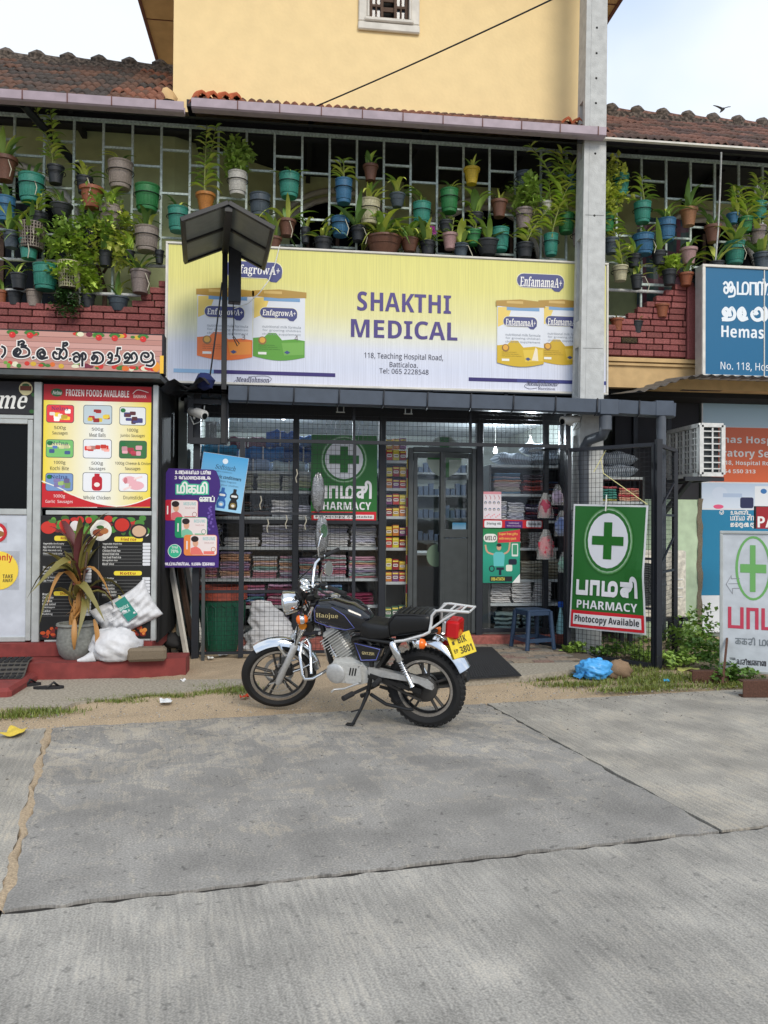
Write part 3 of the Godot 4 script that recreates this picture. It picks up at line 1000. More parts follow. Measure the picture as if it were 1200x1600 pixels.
func make_house() -> void:
	T.tile_mesh = tile_mesh()
	mat("window_dark", hex(14, 16, 18), 0.15).metallic_specular = 0.25
	var h := thing("balcony_house", "two storey house with yellow upper wall, clay tile roofs and plant filled balcony", "house", Vector3(0, 0, 0))
	# upper yellow storey with a real window opening
	var y0 := 6.46
	var b := B.new()
	b.box(Vector3((-1.446 + 0.80) * 0.5, 7.88, -11.4), Vector3(0.80 + 1.446, 2.84, 4.0))
	b.box(Vector3((1.51 + 3.9) * 0.5, 7.88, -11.4), Vector3(3.9 - 1.51, 2.84, 4.0))
	b.box(Vector3(1.155, (y0 + 7.63) * 0.5, -11.4), Vector3(0.71, 7.63 - y0, 4.0))
	b.box(Vector3(1.155, 8.46, -11.55), Vector3(0.71, 1.66, 3.7))
	obj("upper_wall", b, M.yellow_wall, h)
	var soff := B.new()
	soff.box(Vector3(1.24, 9.34, -11.0), Vector3(7.1, 0.08, 5.2))
	obj("soffit", soff, M.soffit, h)
	for s in [-2.30, 4.78]:
		var fa := B.new()
		fa.box(Vector3(s, 9.42, -11.0), Vector3(0.05, 0.28, 5.3))
		obj("fascia", fa, M.brown_fascia, h)
		for k in 2:
			var sm := B.new()
			sm.box(Vector3(-1.87 if s < 0 else 4.35, 9.296, -10.9 - k * 1.25), Vector3(0.84, 0.008, 0.014))
			obj("soffit_seam", sm, M.brown_fascia, h)
	var top := B.new()
	top.quad(Vector3(-2.4, 9.45, -8.3), Vector3(4.9, 9.45, -8.3), Vector3(4.9, 11.3, -11.3), Vector3(-2.4, 11.3, -11.3))
	top.quad(Vector3(-2.4, 11.3, -11.3), Vector3(4.9, 11.3, -11.3), Vector3(4.9, 9.45, -14.3), Vector3(-2.4, 9.45, -14.3))
	obj("upper_roof", top, M.tile_1, h)
	# window
	var w := Node3D.new()
	w.name = "window"
	h.add_child(w)
	w.position = Vector3(1.155, 7.62, -9.4)
	for q in [[0.0, 0.05, 0.71, 0.10, 0.045], [0.0, 0.125, 0.55, 0.05, 0.07]]:
		var t := B.new()
		t.cbox(Vector3(0, q[1], q[4] * 0.5), Vector3(q[2] + 0.06, q[3], q[4]), 0.012)
		obj("sill", t, M.white_trim, w)
	for s in [-1.0, 1.0]:
		var t := B.new()
		t.cbox(Vector3(s * 0.325, 0.75, 0.022), Vector3(0.11, 1.3, 0.044), 0.012)
		t.cbox(Vector3(s * 0.262, 0.80, 0.032), Vector3(0.03, 1.3, 0.064), 0.01)
		obj("frame", t, M.white_trim, w)
		var sh := B.new()
		for e in [[s * 0.225, 0.04], [s * 0.085, 0.035]]: sh.box(Vector3(e[0], 0.72, -0.03), Vector3(e[1], 1.14, 0.04))
		for k in 7: sh.box(Vector3(s * 0.155, 0.17 + k * 0.17, -0.03), Vector3(0.105, 0.03, 0.036))
		sh.box(Vector3(s * 0.155, 0.74, -0.03), Vector3(0.018, 1.12, 0.03))
		obj("casement", sh, M.old_wood, w)
		var gl := B.new()
		gl.box(Vector3(s * 0.155, 0.72, -0.05), Vector3(0.12, 1.12, 0.006))
		obj("pane", gl, M.window_glass, w)
	for k in 9:
		var sl := B.new()
		sl.box(Vector3(0, 0.19 + k * 0.125, -0.045), Vector3(0.135, 0.055, 0.02))
		var so := obj("louvre", sl, M.old_wood, w)
		so.rotation.x = 0.0
	var dk := B.new()  # dark board painting the unlit room behind the panes
	dk.box(Vector3(0, 0.75, -0.13), Vector3(0.7, 1.3, 0.02))
	obj("dark_room_board", dk, M.hole_dark, w)

	# roofs
	tiled_roof(h, -4.3, -1.44, Vector3(-2.9, 6.14, -8.72), 2.28, 1.66, [M.tile_0, M.tile_0, M.tile_2, M.tile_2, M.tile_1], -2.15)
	ridge_caps(h, Vector3(-4.3, 7.80, -10.98), Vector3(-1.45, 7.80, -10.98), M.ridge_old, M.ridge_old)
	tiled_roof(h, 3.6, 7.8, Vector3(5.5, 6.12, -8.72), 1.75, 1.22, [M.tile_red_0, M.tile_red_1, M.tile_red_2, M.tile_0])
	ridge_caps(h, Vector3(3.7, 7.36, -10.42), Vector3(7.9, 7.28, -10.42), M.ridge_red, M.ridge_red)
	# short eave below the yellow wall
	var er := Node3D.new()
	er.name = "eave_roof"
	h.add_child(er)
	for i in 24:
		for j in 3:
			var o := MeshInstance3D.new()
			o.name = "tile"
			o.mesh = T.tile_mesh
			o.material_override = M.tile_new if (i < 2 or i > 21) and j == 2 else (M.tile_3 if rng.randf() < 0.5 else M.tile_1)
			er.add_child(o, true)
			o.position = Vector3(-1.06 + i * 0.203, 6.17 + j * 0.15 - 0.02, -8.66 - j * 0.24)
			o.rotation.x = atan2(0.62, 1.0) - PI / 2.0
			o.rotation.z = rng.randf_range(-0.03, 0.03)
	for q in [[-0.98, 1], [-0.72, 1], [3.35, -1]]:
		var o := MeshInstance3D.new()
		o.name = "loose_tile"
		o.mesh = T.tile_mesh
		o.material_override = M.tile_new
		er.add_child(o, true)
		o.position = Vector3(q[0], 6.35, -8.95)
		o.rotation = Vector3(atan2(0.62, 1.0) - PI / 2.0, 0, 0.25 * q[1])
		o.scale = Vector3(1.3, 1.2, 1.6)
	var mo := B.new()
	mo.lathe([Vector2(0.11, 0), Vector2(0.10, 0.06), Vector2(0.06, 0.14), Vector2(0, 0.19)], 9, Vector3(-1.50, 6.50, -9.30), Basis(), 0.3)
	obj("mortar_lump", mo, M.tan_paint, h)

	# gutters along the eaves
	for q in [[-4.3, -1.2, 6.06], [-1.12, 3.62, 6.11]]:
		var gt := Node3D.new()
		gt.name = "eave_gutter"
		h.add_child(gt, true)
		var gb := B.new()
		var L: float = q[1] - q[0]
		gb.at(Vector3(q[0], q[2], -8.62), Basis(Vector3.UP, PI / 2.0))
		gb.prism([Vector2(-0.07, 0.07), Vector2(-0.065, -0.02), Vector2(-0.045, -0.035), Vector2(0.05, -0.035), Vector2(0.05, 0.06), Vector2(0.04, 0.06), Vector2(0.04, -0.02), Vector2(-0.05, -0.02), Vector2(-0.055, 0.07)], 0.0, L)
		obj("channel", gb, M.gutter_pink, gt)
		var k := 0.5
		while k < L:
			var jb := B.new()
			jb.box(Vector3(q[0] + k, q[2] + 0.022, -8.55), Vector3(0.010, 0.10, 0.012))
			obj("joint", jb, M.brown_fascia, gt)
			k += 0.46
	var we := B.new()
	we.box(Vector3(5.7, 6.10, -8.66), Vector3(4.4, 0.022, 0.05))
	obj("eave_edge", we, M.white_trim, h)
	# dark underside of the eaves and balcony ceiling
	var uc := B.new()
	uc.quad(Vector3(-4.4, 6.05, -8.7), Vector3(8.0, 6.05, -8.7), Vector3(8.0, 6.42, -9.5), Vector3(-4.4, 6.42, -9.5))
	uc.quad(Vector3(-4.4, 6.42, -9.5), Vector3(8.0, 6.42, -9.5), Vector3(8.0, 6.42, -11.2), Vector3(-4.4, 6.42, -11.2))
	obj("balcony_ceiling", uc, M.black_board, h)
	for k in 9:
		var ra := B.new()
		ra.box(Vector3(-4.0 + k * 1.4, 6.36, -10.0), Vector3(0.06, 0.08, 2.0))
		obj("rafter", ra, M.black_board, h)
	var bm := B.new()
	bm.box(Vector3(1.5, 6.30, -9.42), Vector3(12.4, 0.16, 0.08))
	obj("eave_beam", bm, M.black_board, h)
	# balcony back wall, stepping back to the right of the left bay
	var bw := B.new()
	var seg := [Vector2(-5.0, -9.95), Vector2(-1.5, -9.95), Vector2(0.0, -10.85), Vector2(8.2, -10.85), Vector2(8.2, -14.0), Vector2(-5.0, -14.0)]
	for i in 3:
		var p: Vector2 = seg[i]; var q: Vector2 = seg[i + 1]
		bw.quad(Vector3(p.x, 3.5, p.y), Vector3(p.x, 6.42, p.y), Vector3(q.x, 6.42, q.y), Vector3(q.x, 3.5, q.y))
	obj("balcony_wall", bw, M.balcony_green, h)
	arch_window(h, Vector3(-3.55, 5.0, -9.95), 0.95, 1.2)
	arch_window(h, Vector3(0.62, 5.25, -10.85), 0.98, 1.4)
	arch_window(h, Vector3(2.72, 5.25, -10.85), 0.98, 1.4)
	arch_window(h, Vector3(6.1, 5.25, -10.85), 0.98, 1.4)
	var fl := B.new()
	fl.box(Vector3(1.6, 3.62, -10.1), Vector3(13.0, 0.12, 1.66))
	obj("balcony_floor", fl, M.shop_floor, h)
	# ground floor body behind the shops, and the moulded band under the parapet
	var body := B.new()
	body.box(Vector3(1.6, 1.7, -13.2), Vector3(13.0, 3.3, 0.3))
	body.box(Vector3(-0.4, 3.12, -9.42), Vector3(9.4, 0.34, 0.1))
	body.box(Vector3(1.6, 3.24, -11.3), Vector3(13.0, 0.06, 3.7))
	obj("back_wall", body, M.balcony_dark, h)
	var band := Node3D.new()
	band.name = "moulded_band"
	h.add_child(band)
	for q in [[3.45, 0.36, 0.0], [3.615, 0.05, 0.05], [3.56, 0.03, 0.03]]:
		var bb := B.new()
		bb.box(Vector3(1.6, q[0], -9.36), Vector3(13.0, q[1], 0.24 + q[2] * 2.0))
		obj("moulding", bb, M.tan_paint, band)
	# dark rainwater pipe crossing the left bay
	var dp := B.new()
	dp.tube([Vector3(-2.95, 6.1, -8.8), Vector3(-2.62, 5.85, -9.6), Vector3(-2.55, 5.72, -9.8), Vector3(-2.53, 5.25, -9.85)], 0.045, 8)
	obj("rain_pipe", dp, M.navy_paint, h)

	make_parapet()
	make_grille()


func brick_run(parent: Node3D, mesh: ArrayMesh, bl: float, bh: float, x0: float, x1: float, y: float, z: float, shift: float) -> void:
	var x := x0 - shift
	while x < x1 - 0.04:
		var a := maxf(x, x0)
		var e := minf(x + bl, x1)
		if e - a > 0.05:
			var o := obj("brick", mesh, M.brick_mossy if rng.randf() < 0.03 else M["brick_%d" % (rng.randi() % 4)], parent)
			o.position = Vector3((a + e) * 0.5, y + bh * 0.5, z + rng.randf_range(-0.004, 0.006))
			o.scale = Vector3((e - a - 0.012) / 0.25, (bh - 0.011) / 0.07, 1.0)
			o.rotation.z = rng.randf_range(-0.006, 0.006)
		x += bl


func make_parapet() -> void:
	var p := thing("brick_parapet", "dark red brick balcony parapet with stepped ends under the hanging plants", "wall")
	var mb := B.new()
	mb.cbox(Vector3.ZERO, Vector3(0.25, 0.07, 0.10), 0.006)
	var mesh := mb.mesh()
	var back := B.new()
	back.box(Vector3(-3.4, 3.82, -9.32), Vector3(3.5, 0.38, 0.16))
	back.box(Vector3(1.25, 3.72, -9.32), Vector3(5.3, 0.20, 0.16))
	back.box(Vector3(4.55, 3.84, -9.32), Vector3(1.3, 0.40, 0.16))
	back.box(Vector3(5.06, 4.05, -9.32), Vector3(0.28, 0.9, 0.16))
	obj("core", back, M.mortar, p)
	for r in 5:   # left run
		brick_run(p, mesh, 0.262, 0.080, -4.4, -1.42, 3.635 + r * 0.080, -9.24, (r % 2) * 0.131)
	for r in 4:
		brick_run(p, mesh, 0.262, 0.080, -1.86 + r * 0.10, -1.42, 4.035 + r * 0.080, -9.24, (r % 2) * 0.131)
	for r in 5:   # right run
		brick_run(p, mesh, 0.215, 0.078, 3.88, 4.96, 3.66 + r * 0.078, -9.24, (r % 2) * 0.1)
	for r in 7:
		brick_run(p, mesh, 0.215, 0.078, 4.05 + r * 0.125, 4.96, 4.05 + r * 0.078, -9.24, (r % 2) * 0.1)
	var pil := B.new()
	pil.cbox(Vector3(5.06, 4.13, -9.26), Vector3(0.19, 0.98, 0.18), 0.01)
	obj("end_pillar", pil, M.brick_0, p)


func make_grille() -> void:
	var g := thing("balcony_grille", "tall pale green metal grille with staggered cross bars along the balcony", "grille")
	var vb := B.new()
	vb.box(Vector3.ZERO, Vector3(0.026, 1.0, 0.026))
	var vm := vb.mesh()
	var hb := B.new()
	hb.box(Vector3.ZERO, Vector3(0.305, 0.024, 0.024))
	var hm := hb.mesh()
	for k in range(-3, 31):
		var x := -3.21 + 0.331 * k
		var lo := 4.55 if x < -1.4 else (4.35 if x < 3.9 else 4.62)
		var o := obj("upright", vm, M.grille_paint, g)
		o.position = Vector3(x, (lo + 6.22) * 0.5, -9.30)
		o.scale.y = 6.22 - lo
		var y := 5.94 if posmod(k, 2) else 5.75
		if x > 3.8: y -= 0.02
		while y > lo + 0.1:
			var c := obj("cross_bar", hm, M.grille_paint, g)
			c.position = Vector3(x + 0.1655, y + rng.randf_range(-0.02, 0.02), -9.30)
			y -= 0.53
	var t := B.new()
	t.box(Vector3(1.3, 6.235, -9.30), Vector3(11.4, 0.035, 0.035))
	obj("top_rail", t, M.grille_paint, g)
	var t2 := B.new()
	t2.box(Vector3(6.0, 4.60, -9.30), Vector3(3.4, 0.03, 0.03))
	obj("bottom_rail", t2, M.grille_paint, g)
	for q in [[-4.4, -1.42, 4.545], [-4.4, -1.62, 4.19], [3.9, 4.92, 4.505], [3.9, 4.63, 4.16], [-1.4, 3.9, 4.40]]:
		var r := B.new()
		r.rod(Vector3(q[0], q[2], -9.27), Vector3(q[1], q[2], -9.27), 0.021, 8)
		obj("white_rail", r, M.rail_white, g)
	for x in [-2.9, -2.1, 4.4]:
		var r := B.new()
		r.rod(Vector3(x, 4.03, -9.30), Vector3(x, 4.56, -9.30), 0.016, 6)
		obj("stanchion", r, M.grille_paint, g)


func make_pharmacy() -> void:
	var s := thing("pharmacy_shop", "small glass fronted pharmacy with navy posts, lean-to roof and lit interior", "shop")
	var gz := -9.25
	# shell
	var fl := B.new()
	fl.box(Vector3(1.15, 0.09, -10.9), Vector3(4.9, 0.18, 3.3))
	obj("floor", fl, M.shop_floor, s)
	var st := B.new()
	st.cbox(Vector3(1.15, 0.095, -9.2), Vector3(4.72, 0.17, 0.14), 0.01)
	obj("threshold_step", st, M.pale_red_step, s)
	var ce := B.new()
	ce.box(Vector3(1.15, 3.0, -10.9), Vector3(4.9, 0.08, 3.3))
	obj("ceiling", ce, M.shop_ceiling, s)
	var wl := B.new()
	wl.box(Vector3(-1.27, 1.55, -10.9), Vector3(0.1, 3.0, 3.3))
	wl.box(Vector3(3.62, 1.55, -10.95), Vector3(0.1, 3.0, 3.2))
	wl.box(Vector3(1.15, 1.55, -12.5), Vector3(4.9, 3.0, 0.1))
	obj("inner_wall", wl, M.shop_wall, s)
	# navy posts in the glass line
	for q in [[-1.088, 0.07], [0.055, 0.075], [1.094, 0.085], [2.297, 0.085], [3.142, 0.06], [3.353, 0.08]]:
		var p := B.new()
		p.cbox(Vector3(q[0], 1.56, gz), Vector3(q[1], 2.8, 0.08), 0.006)
		obj("post", p, M.navy_paint, s)
	for q in [[-1.088, 1.078, 0.22], [-1.088, 1.078, 1.545], [2.313, 3.356, 0.23], [-1.088, 3.356, 2.80]]:
		var p := B.new()
		p.cbox(Vector3((q[0] + q[1]) * 0.5, q[2], gz + 0.004), Vector3(q[1] - q[0], 0.05, 0.06), 0.005)
		obj("transom", p, M.navy_paint, s)
	var hd := B.new()
	hd.box(Vector3(1.15, 2.905, gz), Vector3(4.8, 0.17, 0.09))
	obj("head_beam", hd, M.navy_paint, s)
	for q in [[-1.066, 0.025], [0.086, 1.055], [1.125, 1.399], [2.337, 3.117]]:
		var p := B.new()
		p.box(Vector3((q[0] + q[1]) * 0.5, 1.5, gz), Vector3(q[1] - q[0], 2.56, 0.006))
		obj("window_pane", p, M.pane, s)
	var fp := B.new()
	fp.box(Vector3((1.125 + 2.265) * 0.5, 2.62, gz), Vector3(2.265 - 1.125, 0.34, 0.006))
	obj("fanlight_pane", fp, M.pane, s)

	# lean-to roof, black soffit, gutter and downpipe
	var rf := B.new()
	rf.quad(Vector3(-1.2, 2.975, -8.42), Vector3(4.3, 2.93, -8.42), Vector3(4.3, 3.06, -9.4), Vector3(-1.2, 3.09, -9.4))
	rf.quad(Vector3(-1.2, 2.955, -8.42), Vector3(4.3, 2.91, -8.42), Vector3(4.3, 3.04, -9.4), Vector3(-1.2, 3.07, -9.4))
	obj("lean_to_roof", rf, M.gutter_grey, s)
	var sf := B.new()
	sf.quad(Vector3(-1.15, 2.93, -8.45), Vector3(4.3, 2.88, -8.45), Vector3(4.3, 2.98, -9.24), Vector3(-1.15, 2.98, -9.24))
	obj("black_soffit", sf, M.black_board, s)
	var gt := Node3D.new()
	gt.name = "gutter"
	s.add_child(gt)
	for q in [[-0.671, 3.707, 2.905, 2.865], [3.707, 4.356, 2.865, 2.845]]:
		var L: float = q[1] - q[0]
		var gb := B.new()
		gb.at(Vector3(q[0], q[2], -8.37), Basis(Vector3.FORWARD, atan2(q[2] - q[3], L)) * Basis(Vector3.UP, PI / 2.0))
		gb.prism([Vector2(-0.065, 0.09), Vector2(-0.06, -0.06), Vector2(-0.03, -0.075), Vector2(0.06, -0.075), Vector2(0.06, 0.075), Vector2(0.05, 0.075), Vector2(0.05, -0.06), Vector2(-0.045, -0.05), Vector2(-0.05, 0.09)], 0.0, L)
		obj("channel", gb, M.gutter_grey, gt)
		var k := 0.22
		while k < L:
			var c := B.new()
			var y := lerpf(q[2], q[3], k / L)
			c.tube([Vector3(q[0] + k, y + 0.095, -8.32), Vector3(q[0] + k - 0.01, y + 0.09, -8.30), Vector3(q[0] + k - 0.015, y - 0.06, -8.298), Vector3(q[0] + k - 0.03, y - 0.095, -8.34)], 0.009, 6)
			obj("clip", c, M.navy_paint, gt)
			k += 0.485
	for q in [3.564, 4.222]:
		var c := B.new()
		c.cbox(Vector3(q, 2.872, -8.375), Vector3(0.22, 0.175, 0.15), 0.008)
		obj("outlet_box", c, M.gutter_grey, gt)
	var dp := B.new()
	dp.tube([Vector3(3.538, 2.738, -8.36), Vector3(3.538, 2.644, -8.36), Vector3(3.533, 2.563, -8.42), Vector3(3.446, 2.523, -8.62), Vector3(3.416, 2.439, -8.68), Vector3(3.416, 2.29, -8.7), Vector3(3.423, 0.484, -8.7)], 0.062, 12)
	obj("downpipe", dp, M.pipe_grey, gt)
	var dc := B.new()
	dc.tube([Vector3(3.538, 2.775, -8.36), Vector3(3.538, 2.615, -8.36)], 0.072, 12)
	obj("pipe_collar", dc, M.pipe_grey, gt)
	var d2 := B.new()
	d2.tube([Vector3(4.204, 2.79, -8.36), Vector3(4.205, 2.497, -8.36), Vector3(4.211, 0.227, -8.36)], 0.055, 12)
	obj("downpipe", d2, M.pipe_grey, gt)
	for u in [0.542, 1.309, 2.713]:
		var c := B.new()
		for e in [-0.035, 0.035]: c.rod(Vector3(u + e, 2.92, -8.6), Vector3(u + e, 2.78, -8.6), 0.006, 5)
		c.rod(Vector3(u - 0.05, 2.78, -8.6), Vector3(u + 0.05, 2.78, -8.6), 0.007, 5)
		obj("hook", c, M.alloy, gt)

	make_door(s)
	make_fence()
	make_interior()
	make_main_sign()


func make_door(s: Node3D) -> void:
	var d := Node3D.new()
	d.name = "entrance_door"
	s.add_child(d)
	var x0 := 1.415
	var x1 := 2.265
	var z := -9.27
	var f := B.new()
	f.cbox(Vector3(x0 + 0.03, 1.33, z), Vector3(0.06, 2.26, 0.07), 0.004)
	f.cbox(Vector3(x1 - 0.03, 1.33, z), Vector3(0.06, 2.26, 0.07), 0.004)
	f.cbox(Vector3((x0 + x1) * 0.5, 2.44, z), Vector3(x1 - x0 - 0.12, 0.06, 0.07), 0.004)
	obj("frame", f, M.alloy_dark, d)
	# fixed left leaf, right leaf standing inwards
	for k in 2:
		var leaf := Node3D.new()
		leaf.name = "leaf"
		d.add_child(leaf, true)
		var w := 0.40 if k == 0 else 0.46
		if k == 0: leaf.position = Vector3(x0 + 0.065, 0.2, z)
		else:
			leaf.position = Vector3(x1 - 0.07, 0.2, z)
			leaf.rotation.y = PI + 0.42
		var b := B.new()
		for e in [0.025, w - 0.025]: b.cbox(Vector3(e, 1.1, 0), Vector3(0.05, 2.2, 0.04), 0.004)
		for e in [[0.16, 0.32], [2.17, 0.06]] if k == 0 else [[0.04, 0.08], [1.22, 0.10], [2.17, 0.06]]: b.cbox(Vector3(w * 0.5, e[0], 0.003), Vector3(w - 0.1, e[1], 0.03), 0.003)
		obj("leaf_frame", b, M.alloy_dark, leaf)
		var g := B.new()
		g.box(Vector3(w * 0.5, 1.24 if k == 0 else 1.7, 0), Vector3(w - 0.1, 1.84 if k == 0 else 0.88, 0.005))
		obj("glass", g, M.pane, leaf)
		var hn := B.new()
		hn.tube([Vector3(w - 0.03, 1.0, 0.03), Vector3(w - 0.03, 1.0, 0.07), Vector3(w - 0.03, 1.2, 0.07), Vector3(w - 0.03, 1.2, 0.03)], 0.009, 6)
		obj("handle", hn, M.navy_paint, leaf)
		if k == 1:
			var lp := B.new()
			lp.box(Vector3(w * 0.5, 0.62, 0), Vector3(w - 0.1, 1.08, 0.012))
			obj("lower_panel", lp, M.alloy_dark, leaf)
	# round cross stickers on the closed leaf
	var t := board("cross_sticker", "round pale door sticker with green medical cross", "sticker", Vector3(1.638, 2.09, -9.255), 0.444, 0.536, 0.002, M.pane, 0, 0, [665, 678, 695, 748], 0, "backing")
	var dd: D = t[1]
	dd.c(150, 162, 152).oval(680, 713, 15, 33, 0.6).c(20, 96, 24).rect(676, 682, 684, 746, 1.2).rect(666, 708, 694, 718, 1.5)
	ink(t[0], dd)
	var t2 := board("blank_sticker", "plain pale green round sticker low on the door glass", "sticker", Vector3(1.645, 1.009, -9.255), 0.23, 0.276, 0.002, M.pane, 0, 0, [665, 850, 695, 886], 0, "backing")
	t2[1].c(96, 116, 96).oval(680, 868, 15, 18, 0.6)
	ink(t2[0], t2[1])
	# tall sticker on the open leaf
	var t3 := board("door_banner", "tall white and blue pharmacy strip on the open door leaf", "banner", Vector3(1.957, 0.472, -9.22), 0.184, 1.079, 0.004, M.print_white, 0.22, 0, [704, 815, 727, 956], 0)
	dd = t3[1]
	dd.c(36, 126, 168).rect(704, 815, 727, 846, 0.5, Color(0.85, 0.9, 0.92)).c(200, 212, 216).rect(704, 846, 727, 956, 0.5)
	dd.c(40, 110, 170).rect(704, 846, 707, 956, 0.8)
	dd.c(20, 96, 24).words("SK", 711, 826, 720, 838, 2, "bold").words("PHA", 708, 841, 724, 852, 2, "bold")
	dd.c(180, 30, 50).script(TA, ["pa", "aa", "ma"], 708, 860, 724, 869, 1.4)
	dd.c(16, 60, 24).hoop(715, 890, 7, 17, 1.0, 1).c(16, 110, 30).rect(713, 879, 717, 901, 1.5).rect(709, 887, 721, 893, 2)
	dd.c(180, 30, 50).script(TA, ["ma", "ru", "na"], 712, 921, 726, 931, 1.2).script(TA, ["da", "ka", "pa"], 714, 940, 726, 950, 1.2)
	ink(t3[0], dd)


# welded wire mesh between two corners of a flat panel given by origin and two edge vectors
func wire_panel(o: Vector3, ex: Vector3, ey: Vector3, step := 0.052, r := 0.0017) -> B:
	var b := B.new()
	var n := ex.cross(ey).normalized()
	var k := step * 0.5
	while k < ex.length():
		var p := o + ex.normalized() * k
		b.bar(p, p + ey, r * 2.0, r * 2.0, n)
		k += step
	k = step * 0.5
	while k < ey.length():
		var p := o + ey.normalized() * k + n * 0.002
		b.bar(p, p + ex, r * 2.0, r * 2.0, n)
		k += step
	return b


func make_fence() -> void:
	var f := thing("mesh_screen", "dark welded wire mesh screen standing before the pharmacy windows", "screen")
	var z := -8.70
	var xl := -1.037
	var xm := -0.542
	var xr := 0.712
	var xe := 3.216
	var bars := [
		[Vector3(xl, 0.02, z), Vector3(xl, 2.98, z), 0.075], [Vector3(xm, 0.04, z), Vector3(xm, 2.44, z), 0.055], [Vector3(xr, 0.1, z), Vector3(xr, 2.46, z), 0.035],
		[Vector3(xl, 2.455, z + 0.004), Vector3(xe, 2.455, z + 0.004), 0.04], [Vector3(xl, 1.64, z + 0.004), Vector3(xr, 1.64, z + 0.004), 0.03], [Vector3(xl, 0.77, z + 0.004), Vector3(0.082, 0.77, z + 0.004), 0.03],
		[Vector3(xl, 0.09, z + 0.004), Vector3(xr, 0.09, z + 0.004), 0.03], [Vector3(xe, 0.0, z), Vector3(xe, 2.95, z), 0.06], [Vector3(2.052, 2.46, z), Vector3(2.052, 2.9, z), 0.03],
		[Vector3(0.702, 2.46, z), Vector3(0.702, 2.9, z), 0.03], [Vector3(2.932, 2.46, z), Vector3(2.932, 2.9, z), 0.025],
	]
	for q in bars:
		var b := B.new()
		b.bar(q[0], q[1], q[2])
		obj("frame_bar", b, M.navy_paint, f)
	for q in [[Vector3(xl, 0.1, z), Vector3(xr - xl, 0, 0), Vector3(0, 2.34, 0)], [Vector3(xl, 2.47, z), Vector3(xe - xl, 0, 0), Vector3(0, 0.42, 0)]]:
		var o := obj("wire_mesh", wire_panel(q[0], q[1], q[2]), M.steel_wire, f)
		o.set_meta("kind", "stuff")
	# return panel at the right, running back to the shop
	var rt := obj("wire_mesh", wire_panel(Vector3(xe, 0.1, z), Vector3(-0.30, 0, -0.50), Vector3(0, 2.34, 0)), M.steel_wire, f)
	rt.set_meta("kind", "stuff")
	for q in [0.1, 2.44]:
		var b := B.new()
		b.bar(Vector3(xe, q, z), Vector3(xe - 0.30, q, z - 0.5), 0.03)
		obj("frame_bar", b, M.navy_paint, f)
	var tie := B.new()
	for q in [Vector3(0.057, 2.089, -8.68), Vector3(-0.338, 1.784, -8.68), Vector3(-0.053, 1.572, -8.68), Vector3(0.161, 1.559, -8.68), Vector3(-0.258, 1.527, -8.68)]:
		tie.tube([q + Vector3(0, 0.05, 0), q + Vector3(0.012, 0, 0.01), q + Vector3(-0.008, -0.05, 0.004), q + Vector3(0.004, -0.1, 0)], 0.007, 5)
	var to := obj("string_ties", tie, M.old_cloth, f)
	to.set_meta("kind", "stuff")

	for q in [[Vector3(0.301, 1.876, -8.66), "upper silver wrapped slipper pack hung on the mesh"], [Vector3(0.348, 1.402, -8.66), "lower silver wrapped slipper pack hung on the mesh"]]:
		var sp := thing("slipper_pack", q[1], "pack", q[0], 0.2, "packs hung on the mesh")
		var sb := B.new()
		lump(sb, Vector3.ZERO, Vector3(0.075, 0.22, 0.035), 0.3, 1.6, 71, -1.0, 26)
		obj("pack", sb, mat("foil", hex(176, 178, 180), 0.3, 0.4, "patch", 6.0), sp)

	# gate folded open at the right: two mesh leaves hinged at the corner
	var g := thing("mesh_gate", "navy framed mesh gate folded open beside the utility pole", "gate")
	var a := Vector3(3.19, 0.03, -8.57)
	var c := Vector3(3.839, 0.03, -7.776)
	var e := Vector3(4.389, 0.03, -8.389)
	for q in [[a, c], [c + Vector3(0.03, 0, -0.01), e]]:
		var leaf := Node3D.new()
		leaf.name = "leaf"
		g.add_child(leaf, true)
		var up := Vector3(0, 2.37, 0)
		for s in [[q[0], q[0] + up, 0.045], [q[1], q[1] + up, 0.05], [q[0] + Vector3(0, 0.02, 0), q[1] + Vector3(0, 0.02, 0), 0.045], [q[0] + up, q[1] + up, 0.04]]:
			var b := B.new()
			b.bar(s[0], s[1], s[2])
			obj("frame_bar", b, M.navy_paint, leaf)
		var m := obj("wire_mesh", wire_panel(q[0] + Vector3(0, 0.03, 0), q[1] - q[0], Vector3(0, 2.33, 0)), M.steel_wire, leaf)
		m.set_meta("kind", "stuff")
		for hgt in ([0.62, 1.15] if q[1] == c else [1.0, 1.62]):
			var b := B.new()
			b.bar(q[0] + Vector3(0, hgt, 0), q[1] + Vector3(0, hgt, 0), 0.025)
			if q[1] != c: b.bar(q[0] + Vector3(0, hgt, 0), q[1] + Vector3(0, hgt + 0.4, 0), 0.02)
			obj("cross_bar", b, M.navy_paint, leaf)
	var pst := B.new()
	pst.bar(c + Vector3(0.02, 0, 0.05), c + Vector3(0.02, 2.42, 0.05), 0.06)
	obj("meeting_post", pst, M.navy_paint, g)


